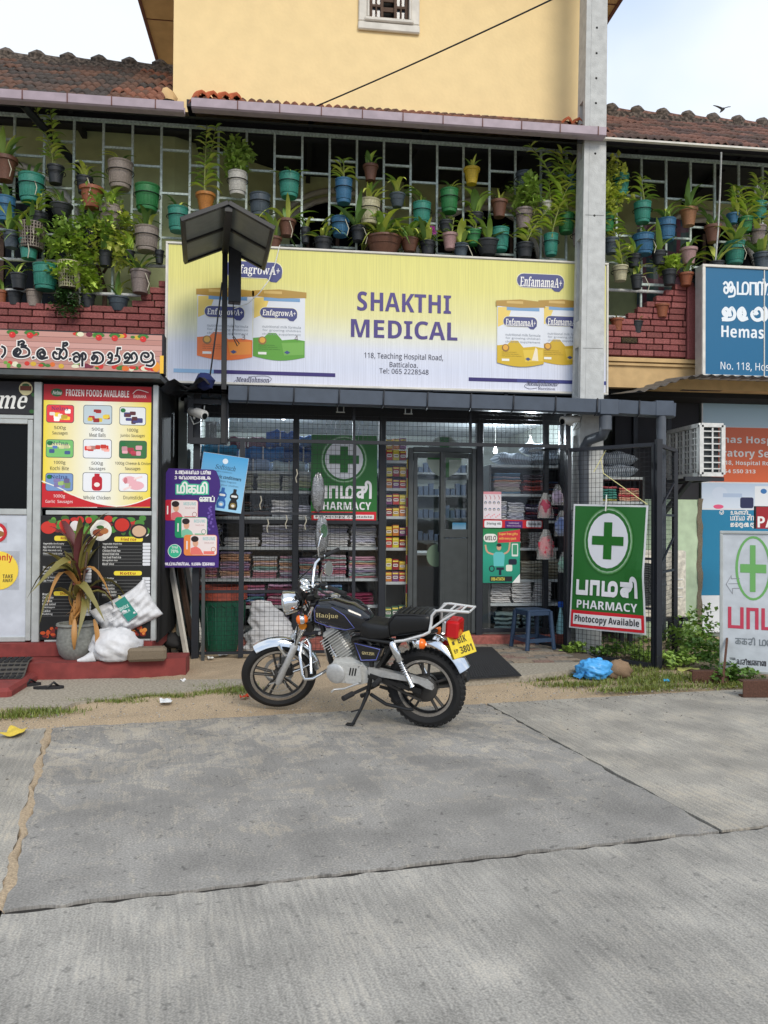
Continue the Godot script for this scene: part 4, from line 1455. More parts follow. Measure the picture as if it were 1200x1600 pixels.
func make_main_sign() -> void:
	# fascia sign on the lean-to roof
	var x0 := -1.445
	var w := 5.285
	var h := 1.62
	var r := board("shop_sign", "long yellow and white fascia sign reading SHAKTHI MEDICAL above the pharmacy", "sign", Vector3(x0, 3.125, -9.0), w, h, 0.10, M.sign_white, 0, 0, [258, 377, 950, 591], 0.048)
	var t: Node3D = r[0]
	var d: D = r[1]
	d.lay = 0.0015
	var cols := [[377, 0.89, 0.87, 0.49], [430, 0.905, 0.88, 0.53], [478, 0.92, 0.90, 0.65], [505, 0.925, 0.92, 0.80], [530, 0.885, 0.90, 0.945], [560, 0.87, 0.89, 0.955], [591, 0.90, 0.91, 0.965]]
	for i in cols.size() - 1:
		var a: Array = cols[i]; var c: Array = cols[i + 1]
		d.b.col = Color(c[1], c[2], c[3]).srgb_to_linear()
		d.b.rect(0.03, d.pt(258, c[0]).y if i < 5 else 0.03, w - 0.03, d.pt(258, a[0]).y if i else h - 0.03, 0.0, Color(a[1], a[2], a[3]).srgb_to_linear())
	ink(t, d, M.sign_print, "background")
	d.b = B.new()
	# words
	d.c(78, 66, 128).words("SHAKTHI", 546, 457.5, 693, 487.5, 3, "sans_bold").words("MEDICAL", 536.5, 500.5, 703.5, 529, 3, "sans_bold")
	d.c(60, 56, 72).words("118, Teaching Hospital Road,", 557.5, 552, 681, 563.5, 3).words("Batticaloa.", 597, 565.5, 641, 574, 3).words("Tel: 065 2228548", 581, 576, 658, 584.5, 3)
	# stripes
	for q in [[271, 330, 146, 186, 222, 70, 62, 120], [330, 513, 58, 44, 110, 58, 44, 110], [722, 800, 52, 42, 106, 120, 150, 190], [800, 948, 62, 66, 128, 40, 34, 100]]:
		d.c(q[2], q[3], q[4]).poly([q[0], 569.0 + 0.048 * (q[0] - 258), q[1], 569.0 + 0.048 * (q[1] - 258), q[1], 574.8 + 0.048 * (q[1] - 258), q[0], 574.8 + 0.048 * (q[0] - 258)], 2)
	for q in [[360, 583], [812, 597.5]]:
		d.c(50, 50, 84).words("MeadJohnson", q[0] + 3, q[1] + 2, q[0] + 52, q[1] + 12, 3.4, "serif_bold", 0.15).words("Nutrition", q[0] + 22, q[1] + 12.5, q[0] + 50, q[1] + 16.5, 3, "serif", 0.1)
		d.pen([q[0] + 22, q[1] + 1.5, q[0] + 46, q[1] + 0.5, q[0] + 56, q[1] + 5, q[0] + 52, q[1] + 10], 0.6, 3).pen([q[0] + 3, q[1] + 6, q[0], q[1] + 10, q[0] + 8, q[1] + 14, q[0] + 20, q[1] + 13], 0.6, 3)
	# product name badges
	for q in [[345, 408, 86, "EnfagrowA+"], [799, 428, 77, "EnfamamaA+"]]:
		badge(d, q[0], q[1], q[2], q[3], 2.0)
	# milk powder tins
	tin(d, 305, 449, 82, 108, [236, 120, 50], [240, 150, 60], "EnfagrowA+", "3")
	tin(d, 388, 452, 78, 107, [96, 158, 58], [120, 176, 80], "EnfagrowA+", "4")
	tin(d, 836, 470, 76, 103, [206, 170, 40], [224, 190, 70], "EnfamamaA+", "")
	tin(d, 767, 470, 76, 105, [210, 176, 40], [226, 194, 70], "EnfamamaA+", "", 5.0)
	d.b.xf = Transform3D()
	ink(t, d, M.gloss_print, "print")
	var fr := B.new()
	for q in [[w * 0.5, 0.012, w, 0.024], [w * 0.5, h - 0.012, w, 0.024]]: fr.cbox(Vector3(q[0], q[1], 0.006), Vector3(q[2], q[3], 0.02), 0.003)
	for q in [0.012, w - 0.012]: fr.cbox(Vector3(q, h * 0.5, 0.0055), Vector3(0.024, h - 0.05, 0.018), 0.003)
	obj("frame", fr, M.white_trim, t)
	for k in 6:
		var lg := B.new()
		lg.box(Vector3(0.3 + k * 0.93, -0.02, -0.06), Vector3(0.04, 0.14, 0.04))
		obj("leg", lg, M.navy_paint, t)


func badge(d: D, u: float, v: float, w: float, name: String, l: float) -> void:
	var k := w / 86.0
	d.c(236, 232, 200).rr(u - 1.0 * k, v - 1.0 * k, u + w + 1.0 * k, v + 25.5 * k, 12.5 * k, l)
	d.c(74, 78, 128).rr(u, v, u + w, v + 24.5 * k, 12.0 * k, l + 0.6)
	d.poly([u + w * 0.72, v + 24.0 * k + 0.5, u + w * 0.8, v + 31 * k, u + w * 0.9, v + 32 * k, u + w * 0.99, v + 24 * k, u + w, v + 14 * k], l + 0.5)
	d.c(110, 140, 186).rr(u + w * 0.05, v + 2.5 * k, u + w * 0.22, v + 21.0 * k, 8.0 * k, l + 0.9)
	d.c(244, 242, 236).words(name, u + w * 0.06, v + 5.0 * k, u + w * 0.95, v + 23.0 * k, l + 1.5, "serif_bold", 0.08)


func tin(d: D, u: float, v: float, w: float, h: float, low: Array, mid: Array, name: String, num: String, l0 := 0.0) -> void:
	d.b.xf.origin.z = l0 * d.lay
	var s := 0.048
	var yy := func(x: float, y: float) -> float: return v + y * h + s * (x - u)
	var body := []
	for i in 9:
		var t := i / 8.0
		body.append(u + w * (1.0 - t)); body.append(yy.call(u + w * (1.0 - t), 0.94) + 0.055 * h * sin(t * PI))
	d.c(222, 226, 232).poly([u, yy.call(u, 0.06), u + w, yy.call(u + w, 0.06)] + body, 2.0)
	d.c(232, 204, 110).poly([u + 1, yy.call(u, 0.1), u + w * 0.32, yy.call(u, 0.1), u + w * 0.2, yy.call(u, 0.34), u + 1, yy.call(u, 0.4)], 2.4)
	# coloured foot with a stepped top
	d.c(low[0], low[1], low[2]).poly([u, yy.call(u, 0.68), u + w * 0.22, yy.call(u + w * 0.22, 0.66), u + w * 0.3, yy.call(u + w * 0.3, 0.60), u + w * 0.44, yy.call(u + w * 0.44, 0.60), u + w * 0.56, yy.call(u + w * 0.56, 0.70), u + w * 0.8, yy.call(u + w * 0.8, 0.68), u + w, yy.call(u + w, 0.70)] + body, 2.8)
	d.c(mid[0], mid[1], mid[2]).poly([u + w * 0.55, yy.call(u + w * 0.55, 0.74), u + w * 0.98, yy.call(u + w * 0.98, 0.72), u + w * 0.98, yy.call(u + w, 0.90), u + w * 0.6, yy.call(u + w * 0.6, 0.92)], 3.2)
	# gold lid
	d.c(176, 140, 66).poly([u - 2, yy.call(u, 0.0), u + w * 0.5, yy.call(u + w * 0.5, -0.03), u + w + 2, yy.call(u + w, 0.0), u + w + 2, yy.call(u + w, 0.08), u + w * 0.5, yy.call(u + w * 0.5, 0.10), u - 2, yy.call(u, 0.08)], 3.2)
	d.c(208, 176, 104).rect(u + w * 0.2, v + 0.012 * h, u + w * 0.55, v + 0.05 * h, 3.6)
	d.c(120, 160, 200).rect(u + w * 0.2, v + 0.11 * h, u + w * 0.9, v + 0.16 * h, 3.0)
	badge(d, u + w * 0.13, v + 0.235 * h + 2, w * 0.72, name, 3.6)
	d.c(140, 146, 156)
	for i in 3: d.words(["nutritional milk formula", "for growing children", "children supplement"][i], u + w * 0.18, v + (0.5 + i * 0.055) * h + 1, u + w * 0.92, v + (0.54 + i * 0.055) * h + 1, 3.6)
	d.c(150, 110, 60).oval(u + w * 0.18, v + 0.72 * h, w * 0.08, w * 0.08, 3.6).c(226, 170, 70).oval(u + w * 0.18, v + 0.715 * h, w * 0.055, w * 0.055, 4.2)
	if num: d.c(120, 110, 110).words(num, u + w * 0.8, v + 0.655 * h, u + w * 0.87, v + 0.73 * h, 4.2)
	else: d.c(238, 226, 200).poly([u + w * 0.74, v + 0.92 * h, u + w * 0.82, v + 0.72 * h, u + w * 0.86, v + 0.75 * h, u + w * 0.88, v + 0.93 * h], 4.0)
	d.c(238, 238, 230).rect(u + w * 0.1, v + 0.885 * h, u + w * 0.26, v + 0.92 * h, 4.0)
	d.c(70, 84, 130).poly([u + w * 0.6, v + 0.895 * h, u + w * 0.66, v + 0.87 * h, u + w * 0.72, v + 0.9 * h, u + w * 0.66, v + 0.925 * h], 4.0)
	d.c(low[0] * 0.6, low[1] * 0.6, low[2] * 0.6)
	for i in 3: d.words("milk powder with vitamins", u + w * 0.1, v + (0.78 + i * 0.03) * h, u + w * (0.42 + 0.05 * i), v + (0.797 + i * 0.03) * h, 4.0)


var cloth_mats := {}


func cloth(r: float, g: float, b: float) -> Material:
	var k := "%d_%d_%d" % [r, g, b]
	if not cloth_mats.has(k):
		cloth_mats[k] = mat("cloth_" + k, hex(minf(236, r * 1.14), minf(236, g * 1.14), minf(236, b * 1.14)), 0.9, 0.0, "print_cloth", 6.0)
	return cloth_mats[k]


# one folded piece: rounded at the front fold, soft upper face; unit width, unit height, unit depth
func fold_mesh(sd: int) -> ArrayMesh:
	var r := RandomNumberGenerator.new()
	r.seed = sd
	var b := B.new()
	var ph := r.randf() * 6.0
	b.sheet(func(u: float, w: float) -> Vector3:
		var t := w * TAU
		var z := cos(t) * 0.5
		var y := sin(t) * 0.5
		y = signf(y) * pow(absf(y) * 2.0, 0.45) * 0.5
		z = signf(z) * pow(absf(z) * 2.0, 0.7) * 0.5
		var x := (u - 0.5)
		y += 0.10 * sin(x * 9.0 + ph) * absf(z + 0.5) + 0.06 * sin(x * 23.0 + ph * 2.0)
		return Vector3(x * (1.0 + 0.02 * sin(t * 2.0 + ph)), y, z + 0.03 * sin(x * 13.0 + ph)), 8, 12)
	return b.mesh()


func cloth_stack(label: String, x0: float, x1: float, y: float, h: float, z: float, depth: float, pal: Array, layers: int, group := "folded goods on the window shelves", called := "cloth_stack", cat := "cloth stack", piece := "folded_cloth", tilt := 0.02) -> void:
	var t := thing(called, label, cat, Vector3((x0 + x1) * 0.5, y, z), 0.0, group)
	var lh := h / layers
	for i in layers:
		var o := MeshInstance3D.new()
		o.name = piece
		o.mesh = T["fold_%d" % (rng.randi() % 5)]
		var c: Array = pal[rng.randi() % pal.size()]
		o.material_override = cloth(c[0], c[1], c[2])
		t.add_child(o, true)
		o.position = Vector3(rng.randf_range(-0.008, 0.008), (i + 0.5) * lh, rng.randf_range(-0.01, 0.012))
		o.scale = Vector3((x1 - x0) * rng.randf_range(0.90, 0.99), lh * 1.12, depth * rng.randf_range(0.92, 1.0))
		o.rotation = Vector3(0, rng.randf_range(-0.03, 0.03), rng.randf_range(-tilt, tilt))


func shelf_cabinet(label: String, x0: float, x1: float, levels: Array, z0: float, depth: float, top: float) -> Node3D:
	var t := thing("display_cabinet", label, "cabinet", Vector3(0, 0.18, 0))
	var zc := z0 - depth * 0.5
	for y in levels:
		var b := B.new()
		b.cbox(Vector3((x0 + x1) * 0.5, y - 0.18, zc), Vector3(x1 - x0, 0.035, depth), 0.004)
		obj("shelf", b, M.shelf_white, t)
	for x in [x0, x1]:
		var b := B.new()
		b.box(Vector3(x, (top - 0.18) * 0.5, zc), Vector3(0.03, top - 0.18, depth + 0.01))
		obj("side_panel", b, M.alloy_dark, t)
	var bk := B.new()
	bk.box(Vector3((x0 + x1) * 0.5, (top - 0.18) * 0.5, z0 - depth - 0.01), Vector3(x1 - x0, top - 0.18, 0.015))
	obj("back_panel", bk, M.cabinet_dark, t)
	return t


func make_interior() -> void:
	T.print_cloth = noise_tex(0.05, 3, 0.84, 1.0, 33, 256, 256, FastNoiseLite.TYPE_CELLULAR)
	for i in 5: T["fold_%d" % i] = fold_mesh(i + 3)
	var z := -9.36
	# ---- left display cabinet: shelf heights in metres
	var xa := -1.08
	var xb := 1.069
	var lv := [0.233, 0.519, 0.844, 1.224, 1.588, 1.906, 2.14]
	shelf_cabinet("long white shelved display cabinet packed with folded cloth behind the left window", xa - 0.02, xb + 0.02, lv, z, 0.42, 2.22)
	var rail := B.new()
	var pinks := [[196, 150, 170], [170, 120, 150], [210, 190, 200], [150, 140, 170], [190, 196, 200], [176, 110, 120], [140, 176, 170], [200, 160, 130]]
	var whites := [[208, 210, 226], [196, 198, 222], [214, 216, 224], [186, 188, 214]]
	var creams := [[200, 202, 180], [212, 210, 196], [186, 192, 168], [204, 206, 200]]
	var darks := [[54, 56, 52], [66, 52, 44], [44, 60, 62], [84, 60, 50]]
	var blues := [[30, 84, 160], [40, 110, 176], [26, 68, 130], [60, 140, 180]]
	var pat := [[150, 70, 100], [60, 130, 130], [180, 140, 170], [70, 60, 110], [196, 170, 180], [120, 40, 70], [90, 120, 160]]
	var ords := ["first", "second", "third", "fourth", "fifth", "sixth", "seventh", "eighth"]
	# each row: shelf, name, palette, layers, list of [left, right, height]
	var rows := [
		[0, "dark mixed folded clothes low behind the bike", [[70, 80, 110], [110, 90, 130], [60, 60, 80], [150, 140, 160]], 5, [[0.03, 0.12, 0.18], [0.36, 0.50, 0.18], [0.51, 0.63, 0.2], [0.66, 0.82, 0.16]]],
		[1, "brightly patterned folded clothes on the second shelf", pat, 7, [[0.22, 0.36, 0.24], [0.37, 0.52, 0.25], [0.53, 0.64, 0.22], [0.65, 0.80, 0.24], [0.82, 0.98, 0.13]]],
		[2, "pink and lilac patterned cloths on the third shelf", pinks, 11, [[0.02, 0.10, 0.24], [0.11, 0.28, 0.32], [0.29, 0.43, 0.26], [0.44, 0.53, 0.26], [0.55, 0.66, 0.24], [0.67, 0.82, 0.28], [0.83, 0.99, 0.26]]],
		[3, "white and lilac linen on the fourth shelf", whites, 9, [[0.0, 0.11, 0.26], [0.13, 0.33, 0.11], [0.34, 0.52, 0.26], [0.54, 0.66, 0.27], [0.67, 0.83, 0.26], [0.84, 0.99, 0.26]]],
		[4, "dark brown and green fabric on the fifth shelf", darks, 6, [[0.10, 0.28, 0.18], [0.29, 0.38, 0.15]]],
		[4, "pale lilac fabric on the fifth shelf", whites, 5, [[0.39, 0.52, 0.2], [0.54, 0.68, 0.14]]],
		[5, "cream folded nappies on the sixth shelf", creams, 7, [[0.06, 0.17, 0.22], [0.18, 0.29, 0.22], [0.31, 0.44, 0.21], [0.45, 0.52, 0.18]]],
		[5, "cream and green packs on the sixth shelf", [[200, 202, 190], [60, 140, 60], [190, 196, 150]], 5, [[0.54, 0.66, 0.2]]],
	]
	var W := xb - xa
	for r in rows:
		var k := 0
		for q in r[4]:
			cloth_stack("%s stack from the left of %s" % [ords[k], r[1]], xa + q[0] * W, xa + q[1] * W, lv[r[0]] + 0.018, q[2], z - 0.17, 0.30, r[2], r[3] if q[2] > 0.13 else 4)
			k += 1
	# soft blue bundles on top
	var bun := [[0.0, 0.22, 0.0, 0.17, blues[0]], [0.2, 0.38, 0.0, 0.15, [150, 170, 196]], [0.23, 0.46, 0.13, 0.17, blues[1]], [0.40, 0.58, 0.0, 0.13, [190, 206, 222]], [0.46, 0.68, 0.11, 0.2, blues[2]], [0.0, 0.2, 0.16, 0.16, blues[3]], [0.60, 0.76, 0.0, 0.12, [196, 210, 220]], [0.55, 0.75, 0.30, 0.14, blues[1]], [0.16, 0.36, 0.28, 0.13, [120, 70, 90]], [0.36, 0.52, 0.30, 0.2, blues[0]], [0.78, 0.98, 0.30, 0.14, [150, 60, 70]]]
	var bl := ["royal blue bundle at the left end of the top shelf", "pale grey blue bundle beside the royal blue one on the top shelf", "bright blue bundle lying on the pale bundles", "white and blue printed bundle in the middle of the top shelf", "navy bundle stacked next to the green poster", "teal bundle stacked at the left end above the royal blue one", "small white bundle half behind the green poster", "bright blue bundle highest beside the window post", "dull pink bundle on top at the left", "large blue bundle just under the ceiling", "dull red bundle high behind the green poster"]
	for i in bun.size():
		var q: Array = bun[i]
		var t := thing("wrapped_bundle", bl[i], "bundle", Vector3(xa + (q[0] + q[1]) * 0.5 * W, lv[6] + 0.018 + q[2], z - 0.17), 0, "soft bundles on the top shelf")
		var o := obj("bundle", T["fold_%d" % (i % 5)], cloth(q[4][0], q[4][1], q[4][2]), t)
		o.scale = Vector3((q[1] - q[0]) * W, q[3], 0.32)
		o.position.y = q[3] * 0.5
		var bd := B.new()
		bd.box(Vector3(0, q[3] * 0.5, 0.13), Vector3(0.015, q[3] * 0.9, 0.09))
		obj("tie_band", bd, cloth(230, 230, 226), t)

	# ---- narrow shelf of boxes next to the door
	var na := 1.156
	var nb := 1.411
	var nl := [0.369, 0.802, 1.219, 1.606, 1.953, 2.293]
	shelf_cabinet("narrow shelf of small coloured boxes beside the door", na - 0.01, nb + 0.02, nl, z, 0.3, 2.35)
	var bc := [[[150, 30, 36], "red"], [[200, 160, 40], "yellow"], [[196, 120, 50], "orange"], [[120, 60, 110], "purple"], [[190, 60, 50], "scarlet"], [[206, 190, 60], "lemon"]]
	var sh := ["lowest", "second", "third", "fourth", "fifth", "top"]
	for r in 6:
		for i in 3:
			for k in (1 if r == 0 else 2):
				var q: Array = bc[(r * 2 + i + k * 3) % 6]
				if r == 0: q = [[70, 110, 84], "green"]
				var bw := (nb - na) / 3.0
				var bh := rng.randf_range(0.10, 0.14)
				var t := thing("product_box", "small %s box, %s of three%s on the %s shelf by the door" % [q[1], ["left", "middle", "right"][i], "" if r == 0 else [" below", " above"][k], sh[r]], "box", Vector3(na + (i + 0.5) * bw, nl[r] + 0.018 + k * 0.145, z - 0.08), 0, "boxes on the narrow shelf")
				var b := B.new()
				b.cbox(Vector3(0, bh * 0.5, 0), Vector3(bw * 0.9, bh, 0.1), 0.004)
				obj("carton", b, cloth(q[0][0], q[0][1], q[0][2]), t)
				var d := D.new(0, 0, 10, 10, bw * 0.8, bh * 0.8)
				d.c(236, 232, 224).rr(0.5, 4, 9.5, 7.5, 1.5, 1).c(q[0][0] * 0.6, q[0][1] * 0.5, q[0][2] * 0.5).rect(1.5, 5, 8.5, 6.2, 2).c(244, 220, 90).rect(0, 0, 10, 1.8, 1)
				var o := obj("label_print", d.b, M.print, t)
				o.position = Vector3(-bw * 0.4, bh * 0.1, 0.0515)
	# red and yellow edging strip
	var es := board("edging_strip", "vertical red and yellow printed strip on the shelf edge by the door", "strip", Vector3(nb - 0.01, nl[0] - 0.03, z + 0.05), 0.075, 1.98, 0.01, M.print_white, 0, 0, [0, 0, 10, 264])
	var ed: D = es[1]
	for i in 17:
		ed.c(176, 28, 44) if i % 3 == 1 else ed.c(214, 188, 70)
		ed.rect(0, i * 15.6, 10, i * 15.6 + 15, 0.6)
		ed.c(236, 228, 210).rr(2, i * 15.6 + 2, 8, i * 15.6 + 4, 0.8, 1.2).c(110, 30, 40).rect(2.5, i * 15.6 + 9, 7.5, i * 15.6 + 11, 1.2)
	ink(es[0], ed)

	# ---- right window cabinet
	var ra := 2.468
	var rb := 3.478
	var rl := [0.188, 0.527, 0.826, 1.222, 1.569, 1.901, 2.266]
	shelf_cabinet("aluminium glass cabinet of towels behind the right window", ra, rb, rl, z - 0.03, 0.42, rl[6] + 0.01)
	var RW := rb - ra
	var rr := [
		[5, "striped orange and white towels under the pillows", [[206, 150, 120], [220, 200, 190], [110, 150, 180], [196, 120, 110], [214, 190, 196]], 12, [[0.05, 0.40, 0.26]]],
		[5, "dark packed shirts under the pillows", [[70, 44, 40], [40, 70, 110], [170, 60, 50], [60, 40, 50]], 7, [[0.42, 0.72, 0.24], [0.73, 0.97, 0.16]]],
		[4, "lilac folded linen behind the pink poster", whites, 9, [[0.05, 0.22, 0.24], [0.23, 0.45, 0.22]]],
		[4, "navy packed garments above the red strip", [[40, 40, 70], [60, 56, 84], [120, 40, 60], [180, 180, 196]], 6, [[0.46, 0.72, 0.2], [0.73, 0.97, 0.17]]],
		[3, "bright white towels beside the green drink poster", [[222, 222, 226], [208, 210, 220]], 7, [[0.5, 0.74, 0.19], [0.1, 0.4, 0.2]]],
		[2, "beige and grey folded blankets", [[150, 146, 128], [176, 172, 156], [120, 116, 100]], 6, [[0.4, 0.7, 0.22], [0.72, 0.97, 0.24]]],
		[1, "white crumpled towels just above the stool", [[226, 226, 230], [212, 214, 222], [232, 232, 234]], 9, [[0.02, 0.28, 0.24], [0.29, 0.55, 0.27], [0.56, 0.80, 0.26]]],
		[0, "grey green plastic packs behind the stool", [[90, 110, 112], [110, 130, 130], [70, 90, 96]], 4, [[0.06, 0.4, 0.22], [0.42, 0.75, 0.2]]],
	]
	for r in rr:
		var k := 0
		for q in r[4]:
			cloth_stack("%s stack from the left of %s" % [ords[k], r[1]], ra + q[0] * RW, ra + q[1] * RW, rl[r[0]] + 0.018, q[2], z - 0.18, 0.3, r[2], r[3], "folded goods in the right window", "cloth_stack", "cloth stack", "folded_cloth", 0.03)
			k += 1
	# striped pillows on top of the cabinet
	T.stripes = stripe_tex()
	var pm := mat("pillow_stripe", Color.WHITE, 0.9)
	pm.albedo_texture = T.stripes
	pm.uv1_scale = Vector3(3, 1, 1)
	var pb := B.new()
	for sgn in [1.0, -1.0]:
		pb.sheet(func(u: float, w: float) -> Vector3:
			var a := u * 2.0 - 1.0
			var c := w * 2.0 - 1.0
			var hh := pow(maxf(0.0, 1.0 - pow(absf(a), 3.0)), 0.5) * pow(maxf(0.0, 1.0 - pow(absf(c), 3.0)), 0.5)
			return Vector3(a * 0.24, sgn * hh * 0.085 + 0.012 * sin(a * 7.0) * hh, c * 0.17), 14, 12)
	var pmesh := pb.mesh()
	for q in [[Vector3(2.798, 2.354, -9.55), "striped grey pillow lying left on the cabinet top"], [Vector3(3.22, 2.361, -9.55), "striped grey pillow lying right on the cabinet top"], [Vector3(3.177, 2.496, -9.6), "striped grey pillow resting on top of the other two"], [Vector3(4.295, 2.245, -9.95), "striped blue pillow lower of two behind the gate"], [Vector3(4.294, 2.418, -9.95), "striped blue pillow upper of two behind the gate"]]:
		var t := thing("pillow", q[1], "pillow", q[0], rng.randf_range(-0.15, 0.15), "striped pillows")
		var o := obj("cushion", pmesh, pm, t)
		if q[0].z < -9.8: o.scale = Vector3(1.25, 1.2, 1.2)
		o.rotation.z = rng.randf_range(-0.1, 0.1)
	# side showcase seen through the gate
	var ga := 3.974
	var gb := 4.661
	var gl := [1.278, 1.829, 2.156]
	var gc := shelf_cabinet("dark side showcase seen through the gate mesh", ga, gb, gl, -9.75, 0.4, gl[2] + 0.02)
	for q in [[0.05, 0.5, 1, "teal and pink towels", [[80, 150, 140], [200, 100, 110], [190, 180, 110]], 0.2], [0.52, 0.95, 1, "coral folded towels", [[206, 110, 110], [190, 80, 90], [214, 170, 150]], 0.18]]:
		cloth_stack("stack of %s behind the gate mesh" % q[3], ga + q[0] * (gb - ga), ga + q[1] * (gb - ga), gl[q[2]] + 0.018, q[5], -9.93, 0.3, q[4], 6, "towels in the side showcase")
	# wall between pharmacy and the right shop
	var sw := thing("side_wall", "dark recess wall behind the mesh gate", "wall")
	var swb := B.new()
	swb.box(Vector3(4.35, 1.5, -10.35), Vector3(1.5, 3.0, 0.1))
	obj("wall", swb, M.shop_wall, sw)

	# back shelves deep in the shop with medicine packs
	var bs := thing("back_shelf", "deep medicine shelves along the back wall seen through the door", "shelf", Vector3(1.4, 0.18, -12.2))
	for k in 6:
		var b := B.new()
		b.box(Vector3(0, 0.35 + k * 0.36, 0), Vector3(3.6, 0.03, 0.3))
		obj("shelf", b, M.alloy_dark, bs)
	var pk := B.new()
	for k in 6:
		for i in 40:
			var hh := rng.randf_range(0.08, 0.2)
			pk.box(Vector3(-1.7 + i * 0.087, 0.365 + k * 0.36 + hh * 0.5, 0.05), Vector3(0.07, hh, 0.12))
	var pko := obj("medicine_packs", pk, cloth(60, 70, 84), bs)
	pko.set_meta("kind", "stuff")
	# counter
	var ct := thing("shop_counter", "dark glass counter inside the doorway", "counter", Vector3(1.75, 0.18, -10.9))
	var cb := B.new()
	cb.cbox(Vector3(0, 0.45, 0), Vector3(1.7, 0.9, 0.5), 0.02)
	obj("body", cb, M.cabinet_dark, ct)
	var cg := B.new()
	cg.cbox(Vector3(0, 0.93, 0), Vector3(1.76, 0.05, 0.56), 0.01)
	obj("top", cg, M.alloy, ct)

	# bulbs
	for q in [[Vector3(3.041, 2.596, -9.55), "lit bulb hanging in the right window above the pillows", 2.4], [Vector3(2.863, 2.582, -10.6), "lit bulb hanging deeper behind the right window", 1.0], [Vector3(-0.108, 2.952, -10.3), "lit bulb hanging under the ceiling of the left window", 5.0]]:
		var t := thing("light_bulb", q[1], "bulb", q[0])
		var b := B.new()
		b.lathe([Vector2(0, -0.055), Vector2(0.024, -0.046), Vector2(0.033, -0.022), Vector2(0.028, 0.004), Vector2(0.015, 0.028), Vector2(0.013, 0.04)], 12)
		obj("glass", b, M.bulb_glow, t)
		var c := B.new()
		c.lathe([Vector2(0.014, 0.036), Vector2(0.018, 0.04), Vector2(0.018, 0.08), Vector2(0.008, 0.09), Vector2(0.004, 0.10), Vector2(0.004, 2.96 - q[0].y)], 8)
		obj("holder_cord", c, M.white_trim, t)
		var l := OmniLight3D.new()
		l.name = "bulb_light"
		l.light_energy = q[2]
		l.light_color = Color(0.92, 0.97, 1.0)
		l.omni_range = 8.0
		l.omni_attenuation = 2.0
		l.light_size = 0.03
		l.shadow_enabled = true
		t.add_child(l)
		l.position = Vector3(0, -0.01, 0.0)


func stripe_tex() -> ImageTexture:
	var im := Image.create(256, 8, false, Image.FORMAT_RGB8)
	for x in 256:
		var k := x % 16
		var c := Color(0.36, 0.40, 0.45) if k < 7 else (Color(0.70, 0.73, 0.76) if k < 12 else Color(0.5, 0.54, 0.6))
		for y in 8: im.set_pixel(x, y, c)
	return ImageTexture.create_from_image(im)


